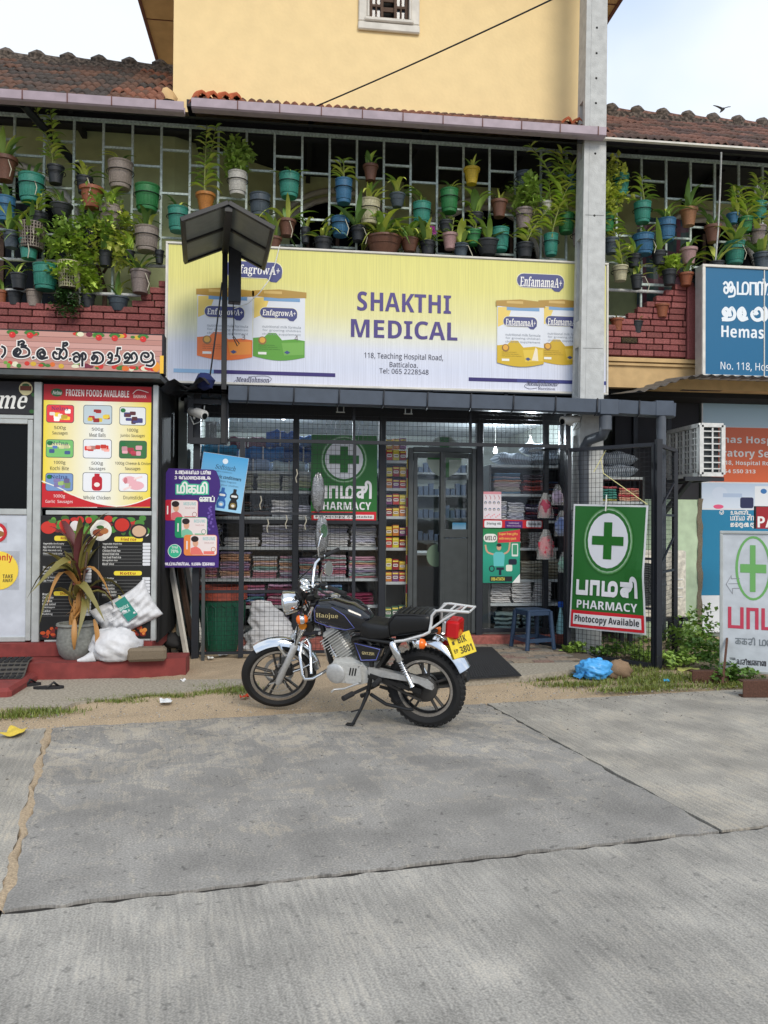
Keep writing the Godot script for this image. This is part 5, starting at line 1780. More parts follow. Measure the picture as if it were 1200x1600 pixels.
func make_left_shop() -> void:
	var s := thing("restaurant", "small restaurant front with white framed door and red floor at the left", "shop")
	var z := -8.05
	var b := B.new()
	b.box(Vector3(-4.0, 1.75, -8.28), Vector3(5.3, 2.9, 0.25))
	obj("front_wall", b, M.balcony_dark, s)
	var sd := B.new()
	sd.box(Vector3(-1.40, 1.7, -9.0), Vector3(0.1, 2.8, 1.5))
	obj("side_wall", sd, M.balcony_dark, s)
	var cp := B.new()
	cp.box(Vector3(-3.9, 2.985, -8.2), Vector3(5.2, 0.05, 0.75))
	obj("canopy", cp, M.alloy_dark, s)
	# framed door: dark pane above, white panel below
	for q in [[-2.515, 0.335, 2.93, 0.075], [-1.375, 0.335, 2.93, 0.05]]:
		var f := B.new()
		f.cbox(Vector3(q[0], (q[1] + q[2]) * 0.5, -8.05), Vector3(q[3], q[2] - q[1], 0.07), 0.006)
		obj("white_frame", f, M.alloy, s)
	for q in [[-2.43, -1.40, 1.625, 0.045], [-2.43, -1.40, 0.345, 0.02], [-4.2, -2.555, 2.575, 0.04]]:
		var f := B.new()
		f.cbox(Vector3((q[0] + q[1]) * 0.5, q[2], -8.052), Vector3(q[1] - q[0], q[3], 0.06), 0.005)
		obj("white_frame", f, M.alloy, s)
	var d := Node3D.new()
	d.name = "door"
	s.add_child(d)
	var dw := B.new()
	dw.box(Vector3(-3.1, 2.08, -8.06), Vector3(1.0, 0.85, 0.012))
	obj("dark_pane", dw, M.window_dark, d)
	var dp := B.new()
	dp.cbox(Vector3(-3.1, 0.98, -8.055), Vector3(1.02, 1.24, 0.03), 0.006)
	obj("white_panel", dp, M.white_panel, d)
	var df := B.new()
	df.cbox(Vector3(-2.585, 1.45, -8.045), Vector3(0.05, 2.2, 0.05), 0.005)
	df.cbox(Vector3(-3.1, 1.63, -8.047), Vector3(0.98, 0.06, 0.045), 0.005)
	df.cbox(Vector3(-3.1, 2.53, -8.047), Vector3(0.98, 0.05, 0.045), 0.005)
	df.cbox(Vector3(-3.1, 0.365, -8.047), Vector3(0.98, 0.05, 0.045), 0.005)
	obj("door_frame", df, M.alloy, d)
	# red floor and steps
	var r1 := B.new()
	r1.box(Vector3(-3.9, 0.27, -8.45), Vector3(5.06, 0.13, 1.0))
	obj("floor_slab", r1, M.red_step, s)
	var r2 := B.new()
	r2.prism([Vector2(-6.4, 8.1), Vector2(-6.4, 7.62), Vector2(-2.05, 7.60), Vector2(-1.2, 7.74), Vector2(-1.02, 7.80), Vector2(-1.02, 8.1)], -0.05, 0.2)
	var r2o := obj("step", r2, M.red_step, s)
	r2o.rotation.x = -PI / 2.0
	var r3 := B.new()
	r3.cbox(Vector3(-2.93, 0.035, -7.24), Vector3(1.16, 0.17, 0.72), 0.03)
	obj("lower_step", r3, M.red_step, s)

	# name sign over the restaurant
	var w := 3.3
	var x1 := -1.282
	var sg := board("restaurant_sign", "wood look sign with Sinhala lettering and vegetables above the restaurant", "sign", Vector3(x1 - w, 3.03, -7.92), w, 0.395, 0.16, M.black_board, 0, 0, [255.0 - 255.0 * w / 1.558, 521, 255, 583], 0.036)
	sg[1].u0 = 255.0 - 255.0 * w / 1.558
	var t: Node3D = sg[0]
	var q: D = sg[1]
	q.v0 = 521.0 + 0.036 * (q.u0 - 255.0); q.v1 = q.v0 + 62.0
	var yb := func(u: float) -> float: return q.v0 + 0.036 * (u - q.u0)
	for i in 7:
		var a: float = yb.call(0.0) + 2.0 + i * 8.4
		q.c([196, 186, 202, 190, 198, 188, 194][i], [146, 134, 154, 140, 150, 136, 144][i], [134, 122, 144, 128, 138, 124, 132][i])
		q.poly([q.u0 + 4, yb.call(q.u0) + 2 + i * 8.4, 252, yb.call(252) + 2 + i * 8.4, 252, yb.call(252) + 10.0 + i * 8.4, q.u0 + 4, yb.call(q.u0) + 10.0 + i * 8.4], 0.6)
	rng.seed = 90
	for k in 70:   # fruit and leaves printed along both edges
		var u := rng.randf_range(-60, 240)
		var low := rng.randf() < 0.55
		if not low and rng.randf() < 0.3: continue
		var v: float = yb.call(u) + (rng.randf_range(52, 57) if low else rng.randf_range(4, 7))
		var c: Array = [[206, 50, 36], [66, 120, 44], [210, 170, 50], [120, 40, 60], [226, 220, 190], [220, 110, 40], [110, 160, 60]][rng.randi() % 7]
		q.c(c[0], c[1], c[2]).oval(u, v, rng.randf_range(3, 7), rng.randf_range(2.2, 4.2), 1.2 + 0.02 * k)
	for u in [-30.0, 18.0, 45.0, 152.0, 177.0, 222.0]:
		q.c(66, 120, 44).oval(u, yb.call(u) + 5, 9, 3.6, 2.8).c(206, 40, 34).oval(u, yb.call(u) + 9, 5, 4.6, 3.2).c(236, 120, 100).oval(u - 1.5, yb.call(u) + 7.5, 1.2, 1.0, 3.6)
	q.c(232, 150, 40).oval(243, yb.call(243) + 52, 6, 8, 3).c(240, 190, 60).rect(249, 555, 255, 583, 3.2)
	for pass_no in 2:
		if pass_no == 0: q.c(240, 236, 230)
		else: q.c(16, 18, 22)
		var th := 6.8 if pass_no == 0 else 3.7
		q.script(SI, ["aa", "r_"], -28, 537, 46, 556, th, 4.0 + pass_no)
		q.script(SI, ["dot"], 49, 545, 53, 557, th, 4.0 + pass_no)
		q.script(SI, ["ee", "k_"], 56, 540, 104, 559, th, 4.0 + pass_no)
		q.script(SI, ["dot"], 106, 548, 110, 560, th, 4.0 + pass_no)
		q.script(SI, ["a", "va", "n_", "ha", "la"], 111, 546, 241, 566, th, 4.0 + pass_no)
	ink(t, q, M.gloss_print)
	rng.seed = 12

	# black welcome sign, cut by the picture edge
	var wl := board("welcome_sign", "black sign with white script letters over the restaurant door", "sign", Vector3(-3.9, 2.60, -8.03), 1.36, 0.33, 0.02, M.black_board, 0, 0, [-173, 600, 57, 651], 0.0)
	wl[1].c(226, 226, 222).words("Welcome", -100, 614, 40, 643, 2, "serif_bold", 0.25).c(206, 196, 150).oval(41, 611, 11, 10.5, 1).c(110, 50, 30).rect(32, 607, 50, 614, 2).c(50, 90, 50).oval(41, 606, 6, 3, 1.5)
	wl[1].c(40, 90, 40).oval(51, 646, 4, 3, 1).oval(53, 620, 3, 3, 1)
	ink(wl[0], wl[1])
	# stickers on the door panel
	var ds := board("takeaway_sticker", "round yellow takeaway sticker on the white door panel", "sticker", Vector3(-3.078, 0.854, -8.036), 0.40, 0.385, 0.002, M.pane, 0, 0, [-38, 862, 24, 922], 0, "backing")
	ds[1].c(236, 206, 70).oval(-7, 892, 30, 30, 0.5).c(190, 40, 36).words("only", -8, 866, 14, 880, 1.5, "sans_bold").c(30, 30, 30).words("TAKE", 0, 898, 15, 904, 1.5, "sans_bold").words("AWAY", 0, 905, 15, 910, 1.5, "sans_bold")
	ink(ds[0], ds[1])
	var rs := board("chicken_sticker", "round red and white sticker higher on the white door panel", "sticker", Vector3(-3.007, 1.322, -8.036), 0.21, 0.2, 0.002, M.pane, 0, 0, [-25, 816, 8, 848], 0, "backing")
	rs[1].c(190, 30, 40).oval(-8, 832, 16, 16, 0.5).c(230, 226, 216).oval(-8, 832, 11, 11, 1).c(150, 100, 50).oval(-4, 834, 8, 5, 1.5)
	ink(rs[0], rs[1])

	make_frozen_poster()
	make_menu_board()
	make_lamp()


func make_frozen_poster() -> void:
	var r := board("frozen_food_poster", "red and yellow poster of nine frozen foods beside the restaurant door", "poster", Vector3(-2.475, 1.665, -8.03), 1.07, 1.25, 0.02, M.black_board, 0, 0, [64, 600, 235, 797], 0.012)
	var d: D = r[1]
	var ye := Color(0.93, 0.84, 0.22)
	var wh := Color(0.93, 0.94, 0.93)
	d.hgrad(66, 626, 150, 795, ye, wh, 0.3).hgrad(150, 626, 233, 795, wh, ye, 0.3)
	d.c(176, 26, 34).rect(66, 602, 233, 627, 0.8)
	d.c(196, 24, 36).poly([65, 756, 80, 762, 110, 776, 150, 790, 180, 795, 65, 795], 0.8).poly([180, 795, 205, 791, 233, 781, 233, 795], 0.8)
	d.c(240, 236, 226).pen([65, 754, 90, 764, 120, 779, 155, 790, 185, 793.5, 210, 789, 233, 780], 1.6, 1.6)
	d.c(236, 228, 224).words("FROZEN FOODS AVAILABLE", 100, 609, 198, 620, 2, "sans_bold").words("BAIRAHA", 205, 616, 225, 621, 2, "sans")
	d.pen([204, 614, 212, 608, 228, 612], 1.0, 2).c(26, 90, 50).oval(86, 614, 9, 6.5, 1.5).c(230, 230, 220).words("Nelna", 79, 611, 93, 617, 2.2, "serif_bold", 0.2)
	var cells := [[71, 634, 112, 661], [128, 634, 171, 663], [184, 636, 224, 664], [71, 689, 112, 716], [128, 688, 171, 717], [184, 690, 226, 717], [71, 742, 112, 769], [128, 741, 171, 770], [184, 742, 228, 770]]
	var pal := [[[230, 60, 70], [240, 232, 220], [226, 190, 60]], [[190, 206, 214], [170, 40, 40], [206, 180, 60]], [[226, 230, 234], [90, 40, 50], [60, 60, 110]], [[120, 190, 110], [226, 226, 170], [80, 110, 170]], [[232, 234, 238], [200, 50, 40], [226, 160, 150]], [[50, 110, 60], [190, 60, 80], [206, 150, 160]], [[120, 150, 196], [130, 120, 170], [150, 180, 110]], [[232, 234, 238], [186, 20, 40], [240, 230, 220]], [[236, 236, 238], [226, 160, 170], [240, 190, 190]]]
	var txt := [["500g", "Sausages"], ["500g", "Meat Balls"], ["1000g", "Jumbo Sausages"], ["1000g", "Kochi Bite"], ["500g", "Sausages"], ["1000g Cheese & Onion", "Sausages"], ["1000g", "Garlic  Sausages"], ["Whole Chicken", ""], ["Drumsticks", ""]]
	var rg := RandomNumberGenerator.new()
	rg.seed = 4
	for i in 9:
		var c: Array = cells[i]
		var p: Array = pal[i]
		d.c(40, 56, 84).rr(c[0] - 0.8, c[1] - 0.8, c[2] + 0.8, c[3] + 0.8, 4, 1.0)
		d.c(p[0][0], p[0][1], p[0][2]).rr(c[0], c[1], c[2], c[3], 3.6, 1.5)
		var m: float = (c[0] + c[2]) * 0.5
		var v: float = (c[1] + c[3]) * 0.5
		if i == 7:
			d.c(186, 20, 40).rr(m - 8, c[1] + 5, m + 8, c[3] - 1, 5, 2).rect(m - 4, c[1] + 1, m + 4, c[1] + 7, 2.3).c(240, 230, 224).oval(m, v + 4, 4.5, 3.6, 2.6)
		elif i == 8:
			d.c(232, 176, 184).oval(m - 6, v - 4, 11, 6, 2).oval(m + 5, v + 5, 12, 7, 2.4).c(240, 214, 210).pen([m + 2, v - 6, m + 13, v - 9], 3.0, 2.2).pen([m - 4, v + 7, m - 14, v + 11], 3.0, 2.6).c(206, 120, 130).oval(m - 12, v - 3, 3, 5, 2.3)
		else:
			for k in 9:
				var e: Array = p[1 + (k % 2)]
				var sh := rg.randf_range(0.8, 1.15)
				var ax := rg.randf_range(c[0] + 6, c[2] - 6)
				var ay := rg.randf_range(c[1] + 8, c[3] - 5)
				d.c(minf(255, e[0] * sh), minf(255, e[1] * sh), minf(255, e[2] * sh)).rr(ax - rg.randf_range(3, 6), ay - rg.randf_range(2, 4), ax + rg.randf_range(3, 6), ay + rg.randf_range(2, 4), 1.5, 1.9 + 0.05 * k)
			if i in [0, 3, 6]: d.c(40, 50, 110).words("Nelna", c[0] + 7, c[1] + 2, c[2] - 8, c[1] + 8, 3, "serif")
			if i in [2, 3, 5, 6]: d.c(26, 110, 60).oval(c[0] + 5, c[1] + 5, 4, 3.4, 3)
		var white := i == 6
		d.c(40, 40, 44)
		if white: d.c(240, 226, 224)
		var hw: float = [0.28, 0.3, 0.46, 0.34, 0.3, 0.66, 0.5, 0.5, 0.36][i] * 42.0
		var y0: float = c[3] + 6.0
		if txt[i][1]:
			var h0 := hw if i == 5 else 9.0
			d.words(txt[i][0], m - h0, y0, m + h0, y0 + 6.2, 2).words(txt[i][1], m - (hw if i != 5 else 12.0), y0 + 8.5, m + (hw if i != 5 else 12.0), y0 + 14.7, 2)
		else: d.words(txt[i][0], m - hw, y0 + 1, m + hw, y0 + 7.0, 2)
	ink(r[0], d)


func make_menu_board() -> void:
	var r := board("menu_board", "black restaurant menu with yellow headings behind the potted plant", "menu", Vector3(-2.475, 0.355, -8.03), 1.07, 1.24, 0.02, M.black_board, 0, 0, [62, 806, 234, 1003], 0.0)
	var d: D = r[1]
	var rg := RandomNumberGenerator.new()
	rg.seed = 14
	d.c(16, 16, 20).rect(63, 807, 233, 1002, 0.3)
	for k in 60:   # vegetables along the top
		var c: Array = [[70, 130, 50], [96, 150, 60], [190, 40, 30], [226, 220, 214], [120, 40, 40], [60, 100, 40]][rg.randi() % 6]
		d.c(c[0], c[1], c[2]).oval(rg.randf_range(66, 230), rg.randf_range(809, 835), rg.randf_range(3, 8), rg.randf_range(3, 6), 0.8 + 0.02 * k)
	d.c(200, 48, 34).oval(74, 825, 12, 10, 2.2).oval(98, 820, 8, 8, 2.2).oval(136, 813, 5, 5, 2.2).c(226, 222, 220).oval(115, 822, 8, 8, 2.1).c(70, 120, 50).oval(80, 815, 6, 3, 2.5)
	d.c(234, 230, 220).oval(155, 829, 17, 17, 2.4).c(140, 70, 40).oval(151, 833, 9, 6, 3).c(176, 110, 60).oval(160, 830, 7, 5, 3.3).c(60, 100, 40).oval(154, 824, 6, 3, 3.6)
	d.c(30, 28, 30).oval(188, 820, 14, 13, 2.4).c(196, 40, 24).oval(188, 820, 11.5, 10.5, 2.8)
	d.c(30, 28, 30).oval(215, 830, 14, 12, 2.6).c(206, 170, 140).oval(215, 830, 11, 9, 3.0)
	for q in [[176, 839, 221, 847, "Fried rice"], [176, 894, 220, 901, "Kottu"], [83, 838, 127, 846, "Rice & curry"], [83, 926, 127, 933, "Short eats"]]:
		d.c(236, 214, 60).rr(q[0], q[1], q[2], q[3], 3.0, 2).c(150, 30, 20)
		var m: float = (q[0] + q[2]) * 0.5
		d.words(q[4], m - 12, q[1] + 1.4, m + 12, q[3] - 1.2, 3, "sans_bold")
	var names := ["Vegetable fried rice", "Egg fried rice", "Chicken fried rice", "Mixed fried rice", "Sea food fried rice", "Mongolian rice", "Beef rice", "Egg kottu", "Chicken kottu", "Beef kottu", "Fish kottu", "Seafood kottu", "String hopper"]
	var left := ["Vegetable rice & curry", "Egg rice and curry", "Fish rice and curry", "Chicken rice & curry", "Short eats", "Paratha", "Hoppers", "String hopper", "Egg hopper", "Rotti", "Omelette", "Faluda", "Fruit salad", "Watalappan", "Cake", "Pudding"]
	for col in 2:
		var x := 66.0 if col == 0 else 158.0
		var y := 849.0
		var arr: Array = left if col == 0 else names
		for i in arr.size():
			if col == 1 and i == 7: y += 18.0
			if col == 0 and i in [4, 9]: y += 16.0
			if y > 978: break
			d.c(214, 214, 210).words(arr[i], x, y, x + 8.0 + arr[i].length() * 1.1, y + 3.6, 2, "sans_bold")
			d.c(120, 120, 118).rect(x, y + 4.4, x + 62, y + 4.9, 1.5)
			d.c(216, 218, 222).rr(x + 63, y, x + 75, y + 4.6, 1.0, 1.5)
			y += 5.3
	d.c(90, 90, 92).rect(151.5, 842, 152.2, 975, 1.4)
	for k in 26:
		var c: Array = [[200, 80, 30], [120, 30, 24], [170, 60, 30], [220, 140, 60]][rg.randi() % 4]
		d.c(c[0], c[1], c[2]).oval([78, 218][k % 2] + rg.randf_range(-12, 12), rg.randf_range(984, 998), rg.randf_range(2, 5), rg.randf_range(2, 4), 1.0 + 0.02 * k)
	ink(r[0], d)


func make_lamp() -> void:
	# solar lamp: post with two tilted panels and a battery box
	var t := thing("solar_lamp", "black solar street lamp with two tilted panels on a thin post", "lamp", Vector3(-0.745, 2.42, -8.60), 0.11)
	var p := B.new()
	p.cbox(Vector3(0, 1.05, 0), Vector3(0.058, 2.14, 0.058), 0.004)
	obj("post", p, M.black_metal, t)
	var rg := B.new()
	rg.bar(Vector3(0.0, 2.10, 0.03), Vector3(0.0, 2.10, 1.22), 0.07, 0.06)
	obj("ridge_bar", rg, M.black_metal, t)
	for s in [-1.0, 1.0]:
		var pn := Node3D.new()
		pn.name = "solar_panel"
		t.add_child(pn, true)
		pn.position = Vector3(0, 2.15, 0.0)
		pn.rotation.z = -s * 0.44
		var b := B.new()
		var w := 0.485
		for q in [0.02, 0.62, 1.22]: b.cbox(Vector3(s * w * 0.5, 0.0, q), Vector3(w, 0.045, 0.045), 0.004)
		b.cbox(Vector3(s * (w - 0.02), 0.0, 0.62), Vector3(0.04, 0.044, 1.24), 0.004)
		obj("panel_frame", b, M.black_metal, pn)
		var f := B.new()
		f.box(Vector3(s * (w * 0.5 + 0.01), 0.006, 0.62), Vector3(w - 0.06, 0.016, 1.16))
		obj("back_sheet", f, M.panel_grey, pn)
		var g := B.new()
		g.box(Vector3(s * (w * 0.5 + 0.01), 0.02, 0.62), Vector3(w - 0.05, 0.008, 1.18))
		obj("cell_sheet", g, M.window_dark, pn)
	var bx := B.new()
	bx.cbox(Vector3(0.105, 1.85, 0.06), Vector3(0.135, 0.66, 0.12), 0.008)
	obj("battery_box", bx, M.navy_paint, t)
	var cb := B.new()
	cb.tube([Vector3(-0.03, 1.75, 0.03), Vector3(-0.09, 1.2, 0.05), Vector3(-0.16, 0.62, 0.04), Vector3(-0.15, 0.5, 0.0)], 0.010, 6)
	cb.tube([Vector3(0.09, 1.52, 0.08), Vector3(0.10, 1.3, 0.07), Vector3(0.09, 1.17, 0.06), Vector3(0.16, 1.08, 0.07), Vector3(0.14, 1.05, 0.07), Vector3(0.09, 1.15, 0.07)], 0.006, 5)
	obj("cable", cb, M.black_metal, t)
	# frame carrying the post and the camera
	var f := thing("bracket_frame", "square navy steel frame under the solar lamp post", "frame", Vector3(0, 0, 0))
	for q in [[Vector3(-1.11, 2.43, -8.62), Vector3(-0.70, 2.43, -8.62), 0.07], [Vector3(-1.11, 2.86, -8.62), Vector3(-0.70, 2.86, -8.62), 0.05], [Vector3(-0.72, 2.46, -8.622), Vector3(-0.72, 2.84, -8.622), 0.06], [Vector3(-1.10, 2.40, -8.622), Vector3(-1.10, 2.9, -8.622), 0.06]]:
		var b := B.new()
		b.bar(q[0], q[1], q[2])
		obj("bar", b, M.navy_paint, f)
	# crumpled dark sheet over the alley
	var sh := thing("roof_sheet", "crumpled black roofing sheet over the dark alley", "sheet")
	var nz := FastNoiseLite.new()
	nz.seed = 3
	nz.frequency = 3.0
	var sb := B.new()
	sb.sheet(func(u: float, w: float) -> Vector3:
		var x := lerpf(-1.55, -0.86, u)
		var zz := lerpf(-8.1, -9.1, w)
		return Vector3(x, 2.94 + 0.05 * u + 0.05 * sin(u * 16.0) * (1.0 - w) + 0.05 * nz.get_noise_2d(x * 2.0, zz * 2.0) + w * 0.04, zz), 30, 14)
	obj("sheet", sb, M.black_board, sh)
	var bb := B.new()
	bb.lathe([Vector2(0.0, -0.09), Vector2(0.07, -0.06), Vector2(0.1, 0.02), Vector2(0.06, 0.09), Vector2(0, 0.1)], 9, Vector3(-0.93, 3.03, -8.35), Basis(), 0.25)
	obj("tarpaulin_knot", bb, cloth(24, 36, 84), sh)

	make_cctv(Vector3(-1.06, 2.735, -8.55), Vector3(0.16, -0.07, 0.15), "white bullet camera pointing right inside the square frame")
	make_cctv(Vector3(3.267, 2.766, -8.62), Vector3(-0.2, -0.05, 0.09), "white bullet camera pointing left under the gutter end")


func make_cctv(at: Vector3, dir: Vector3, label: String) -> void:
	var t := thing("security_camera", label, "camera", at, 0, "bullet cameras under the eave")
	var d := dir.normalized()
	var b := B.new()
	b.tube([d * -0.07, d * -0.06, d * 0.12, d * 0.13], [0.03, 0.042, 0.045, 0.04], 12)
	obj("body", b, M.white_plastic, t)
	var h := B.new()
	h.tube([d * 0.05 + Vector3(0, 0.012, 0), d * 0.19 + Vector3(0, 0.012, 0)], [0.05, 0.05], 10)
	obj("sun_hood", h, M.white_plastic, t)
	var g := B.new()
	g.tube([d * 0.186, d * 0.196], 0.034, 10)
	obj("lens", g, M.window_dark, t)
	var m := B.new()
	m.cbox(Vector3(-0.02, -0.01, -0.06), Vector3(0.06, 0.12, 0.03), 0.006)
	m.rod(Vector3(-0.02, -0.02, -0.05), d * -0.02, 0.014, 6)
	obj("bracket", m, M.white_plastic, t)
	var c := B.new()
	c.tube([d * -0.06, d * -0.09 + Vector3(0, -0.03, 0), Vector3(0.0, -0.13, -0.02), Vector3(0.09, -0.09, -0.03), Vector3(0.11, 0.08, -0.04)], 0.008, 6)
	obj("cable", c, M.alloy, t)


# green pharmacy design shared by the window poster and the gate banner
func pharmacy_design(d: D, x0: float, y0: float, x1: float, y1: float, cx: float, cy: float, rx: float, ry: float, my: float, py: float, fy: float) -> void:
	var w := x1 - x0
	for i in 5:   # printed glow round the ring
		var k := i / 4.0
		d.c(lerpf(30, 205, k), lerpf(104, 222, k), lerpf(28, 205, k)).hoop(cx, cy, rx * (1.15 - 0.03 * i), ry * (1.15 - 0.03 * i), rx * 0.03, 1.2)
	d.c(34, 108, 34).oval(cx, cy, rx * 1.03, ry * 1.03, 1.5).c(226, 228, 234).oval(cx, cy, rx * 0.92, ry * 0.92, 2.0)
	var t := rx * 0.19
	d.c(28, 106, 22).rect(cx - t, cy - ry * 0.62, cx + t, cy + ry * 0.62, 2.5).rect(cx - rx * 0.72, cy - t * 1.05, cx + rx * 0.72, cy + t * 1.05, 2.9)
	d.c(230, 230, 234).script(TA, ["pa", "aa", "ma", "ci"], x0 + w * 0.09, my - w * 0.155, x0 + w * 0.90, my, w * 0.040, 2, 0.36)
	d.words("PHARMACY", x0 + w * 0.09, py - w * 0.115, x0 + w * 0.91, py, 2, "sans_bold")
	d.c(204, 26, 40).rect(x0 + w * 0.01, fy, x1 - w * 0.01, y1 - w * 0.005, 1.2)
	d.c(228, 226, 226).rect(x0 + w * 0.045, fy + w * 0.045, x1 - w * 0.045, y1 - w * 0.045, 1.8)
	d.c(36, 36, 40).words("Photocopy Available", x0 + w * 0.07, fy + w * 0.06, x1 - w * 0.07, y1 - w * 0.055, 2.6, "sans_bold")


func make_posters() -> void:
	# green poster behind the left window
	var r := board("pharmacy_poster", "green PHARMACY poster with white ring and cross inside the left window", "poster", Vector3(0.236, 1.55, -9.235), 0.795, 1.045, 0.006, M.green_sheet, 0, 0, [485, 680, 590, 815])
	pharmacy_design(r[1], 485, 680, 590, 815, 537, 718, 33, 33, 777, 796, 799)
	ink(r[0], r[1], M.gloss_print)

	# banner hung on the gate leaf
	var a := Vector3(3.19, 0.03, -8.57)
	var c := Vector3(3.839, 0.03, -7.776)
	var ang := -atan2(c.z - a.z, c.x - a.x)
	var t := thing("pharmacy_banner", "green PHARMACY banner with white border tied to the mesh gate", "banner", a + Vector3(0, 0, 0), ang)
	var L := Vector2(c.x - a.x, c.z - a.z).length()
	var q := [Vector2(0.035, 0.33), Vector2(L * 0.93, 0.34), Vector2(L * 0.955, 1.72), Vector2(0.09, 1.745)]
	var wp := func(p: Vector3) -> Vector3:
		var bot: Vector2 = q[0].lerp(q[1], p.x)
		var top: Vector2 = q[3].lerp(q[2], p.x)
		var m := bot.lerp(top, p.y)
		m.x -= 0.03 * sin(p.y * PI) * (p.x - 0.3)
		var z := 0.05 + 0.008 * sin(p.x * 7.0 + p.y * 3.0) * p.y + 0.03 * exp(-pow((p.x - 1.0) * 5.0, 2.0) - pow((p.y - 0.46) * 7.0, 2.0)) + 0.014 * (1.0 - p.y) * sin(p.x * 5.0)
		return Vector3(m.x, m.y, z + p.z)
	var cb := B.new()
	cb.warp = wp
	cb.sheet(func(u: float, w: float) -> Vector3: return Vector3(u, w, -0.003), 16, 24)
	obj("cloth", cb, M.print_white, t)
	var d := D.new(895, 787, 1015, 990, 1.0, 1.0)
	d.lay = 0.0045
	d.b.warp = wp
	d.c(30, 104, 36)
	for i in 12:
		for j in 16:
			var x0 := 0.025 + 0.95 * i / 12.0
			var y0 := 0.02 + 0.965 * j / 16.0
			d.b.rect(x0, y0, x0 + 0.95 / 12.0, y0 + 0.965 / 16.0, 0.0)
	pharmacy_design(d, 897, 787, 1014, 988, 955, 845, 36, 48, 931, 956, 960)
	ink(t, d, M.banner_print)
	var hk := B.new()
	hk.tube([Vector3(0.50, 1.66, 0.075), Vector3(0.50, 1.80, 0.06), Vector3(0.48, 1.84, 0.02)], 0.008, 5)
	obj("tie", hk, M.white_plastic, t)
	var st := B.new()
	st.tube([Vector3(L * 0.95, 1.73, 0.06), Vector3(0.45, 2.08, 0.03), Vector3(0.40, 2.25, 0.0), Vector3(0.46, 2.34, 0.0), Vector3(0.33, 2.1, 0.03)], 0.005, 5)
	obj("string", st, cloth(214, 200, 140), t)

	# blue softener poster on the screen, tilted
	r = board("blue_poster", "tilted light blue fabric conditioner poster with two bottles on the mesh screen", "poster", Vector3(-1.045, 1.70, -8.645), 0.50, 0.62, 0.006, M.print_white, 0, -0.135, [0, 0, 100, 124])
	var e: D = r[1]
	e.c(70, 160, 214).rect(0.5, 0.5, 99.5, 123.5, 0.4, Color(0.62, 0.82, 0.93))
	e.c(226, 236, 244).oval(50, 14, 6, 6, 1).c(20, 40, 70).words("Softouch", 30, 22, 74, 33, 2, "serif", 0.2).c(60, 90, 120).words("fabric conditioners", 34, 36, 68, 39, 2)
	e.c(26, 44, 66).words("fabric conditioners", 30, 45, 90, 53, 2, "sans_bold").c(70, 110, 140).words("keeps fragrant", 44, 56, 80, 61, 2).words("your clothes", 48, 64, 86, 69, 2)
	bottle(e, 54, 74, 118, [44, 100, 170], [130, 180, 220])
	bottle(e, 80, 74, 118, [24, 26, 26], [140, 120, 60])
	ink(r[0], r[1], M.gloss_print)

	# purple cut-out board on its own stake
	var pz := -8.56
	var pt := thing("soap_board", "purple cut-out soap board with Tamil lettering on a stake", "sign", Vector3(-1.40, 0.0, pz))
	var ol := []
	for k in [[35, 1500], [740, 1500], [745, 1180], [722, 1050], [692, 920], [690, 800], [728, 690], [755, 580], [745, 500], [700, 400], [660, 388], [125, 380], [92, 430], [68, 540], [60, 700]]:
		ol.append(Vector2((k[0] - 35.0) / 705.0 * 0.62, 1.045 + (1500.0 - k[1]) / 1120.0 * 1.075))
	var pb := B.new()
	pb.prism(ol, -0.012, 0.0)
	obj("board", pb, M.purple_sheet, pt)
	var stake := B.new()
	stake.bar(Vector3(0.46, 0.0, -0.03), Vector3(0.455, 1.9, -0.03), 0.035)
	obj("stake", stake, M.alloy_dark, pt)
	e = D.new(35, 380, 740, 1500, 0.62, 1.075)
	e.c(232, 230, 236).script(TA, ["u", "la", "nga", "ka", "va", "ru", "ma", "sp", "pa", "ti", "ya"], 205, 408, 632, 440, 9, 1.5).script(TA, ["num3", "sp", "na", "ru", "ma", "nn", "nga", "ka", "la", "da", "na"], 200, 470, 630, 500, 9, 1.5)
	e.c(60, 190, 150).script(TA, ["mi", "cu", "mi"], 235, 575, 590, 655, 52, 1.2).c(236, 240, 236).script(TA, ["mi", "cu", "mi"], 235, 575, 590, 655, 22, 2.4)
	e.script(TA, ["ee", "ca", "aa", "p_"], 505, 705, 680, 750, 13, 1.5)
	var soap := [[80, 735, 486, 970, [186, 36, 56], [226, 110, 120]], [208, 930, 600, 1165, [24, 150, 100], [130, 200, 170]], [318, 1130, 720, 1365, [238, 140, 70], [236, 120, 110]]]
	for i in 3:
		var s: Array = soap[i]
		var l := 1.2 + i * 2.0
		e.c(s[4][0], s[4][1], s[4][2]).rr(s[0], s[1], s[2], s[3], 34, l)
		e.c(238, 226, 224).rr(s[0] + 80, s[1] + 6, s[2] - 6, s[3] - 8, 26, l + 0.4)
		e.c(s[5][0], s[5][1], s[5][2]).poly([s[0] + 80, s[3] - 10, s[0] + 84, s[1] + 150, s[0] + 150, s[1] + 130, s[0] + 200, s[1] + 160, s[0] + 240, s[3] - 10], l + 0.8)
		e.rect(s[0] + 240, s[3] - 50, s[2] - 30, s[3] - 14, l + 0.7)
		e.c(226, 170, 140).oval(s[0] + 140, s[1] + 92, 34, 44, l + 1.1).c(40, 24, 28).oval(s[0] + 132, s[1] + 48, 46, 34, l + 1.3)
		e.c(150, 200, 200).words("MISUMI", s[0] + 230, s[1] + 26, s[2] - 24, s[1] + 62, l + 1.2, "sans_bold").c(190, 140, 140).words("beauty soap", s[0] + 250, s[1] + 80, s[2] - 40, s[1] + 104, l + 1.2)
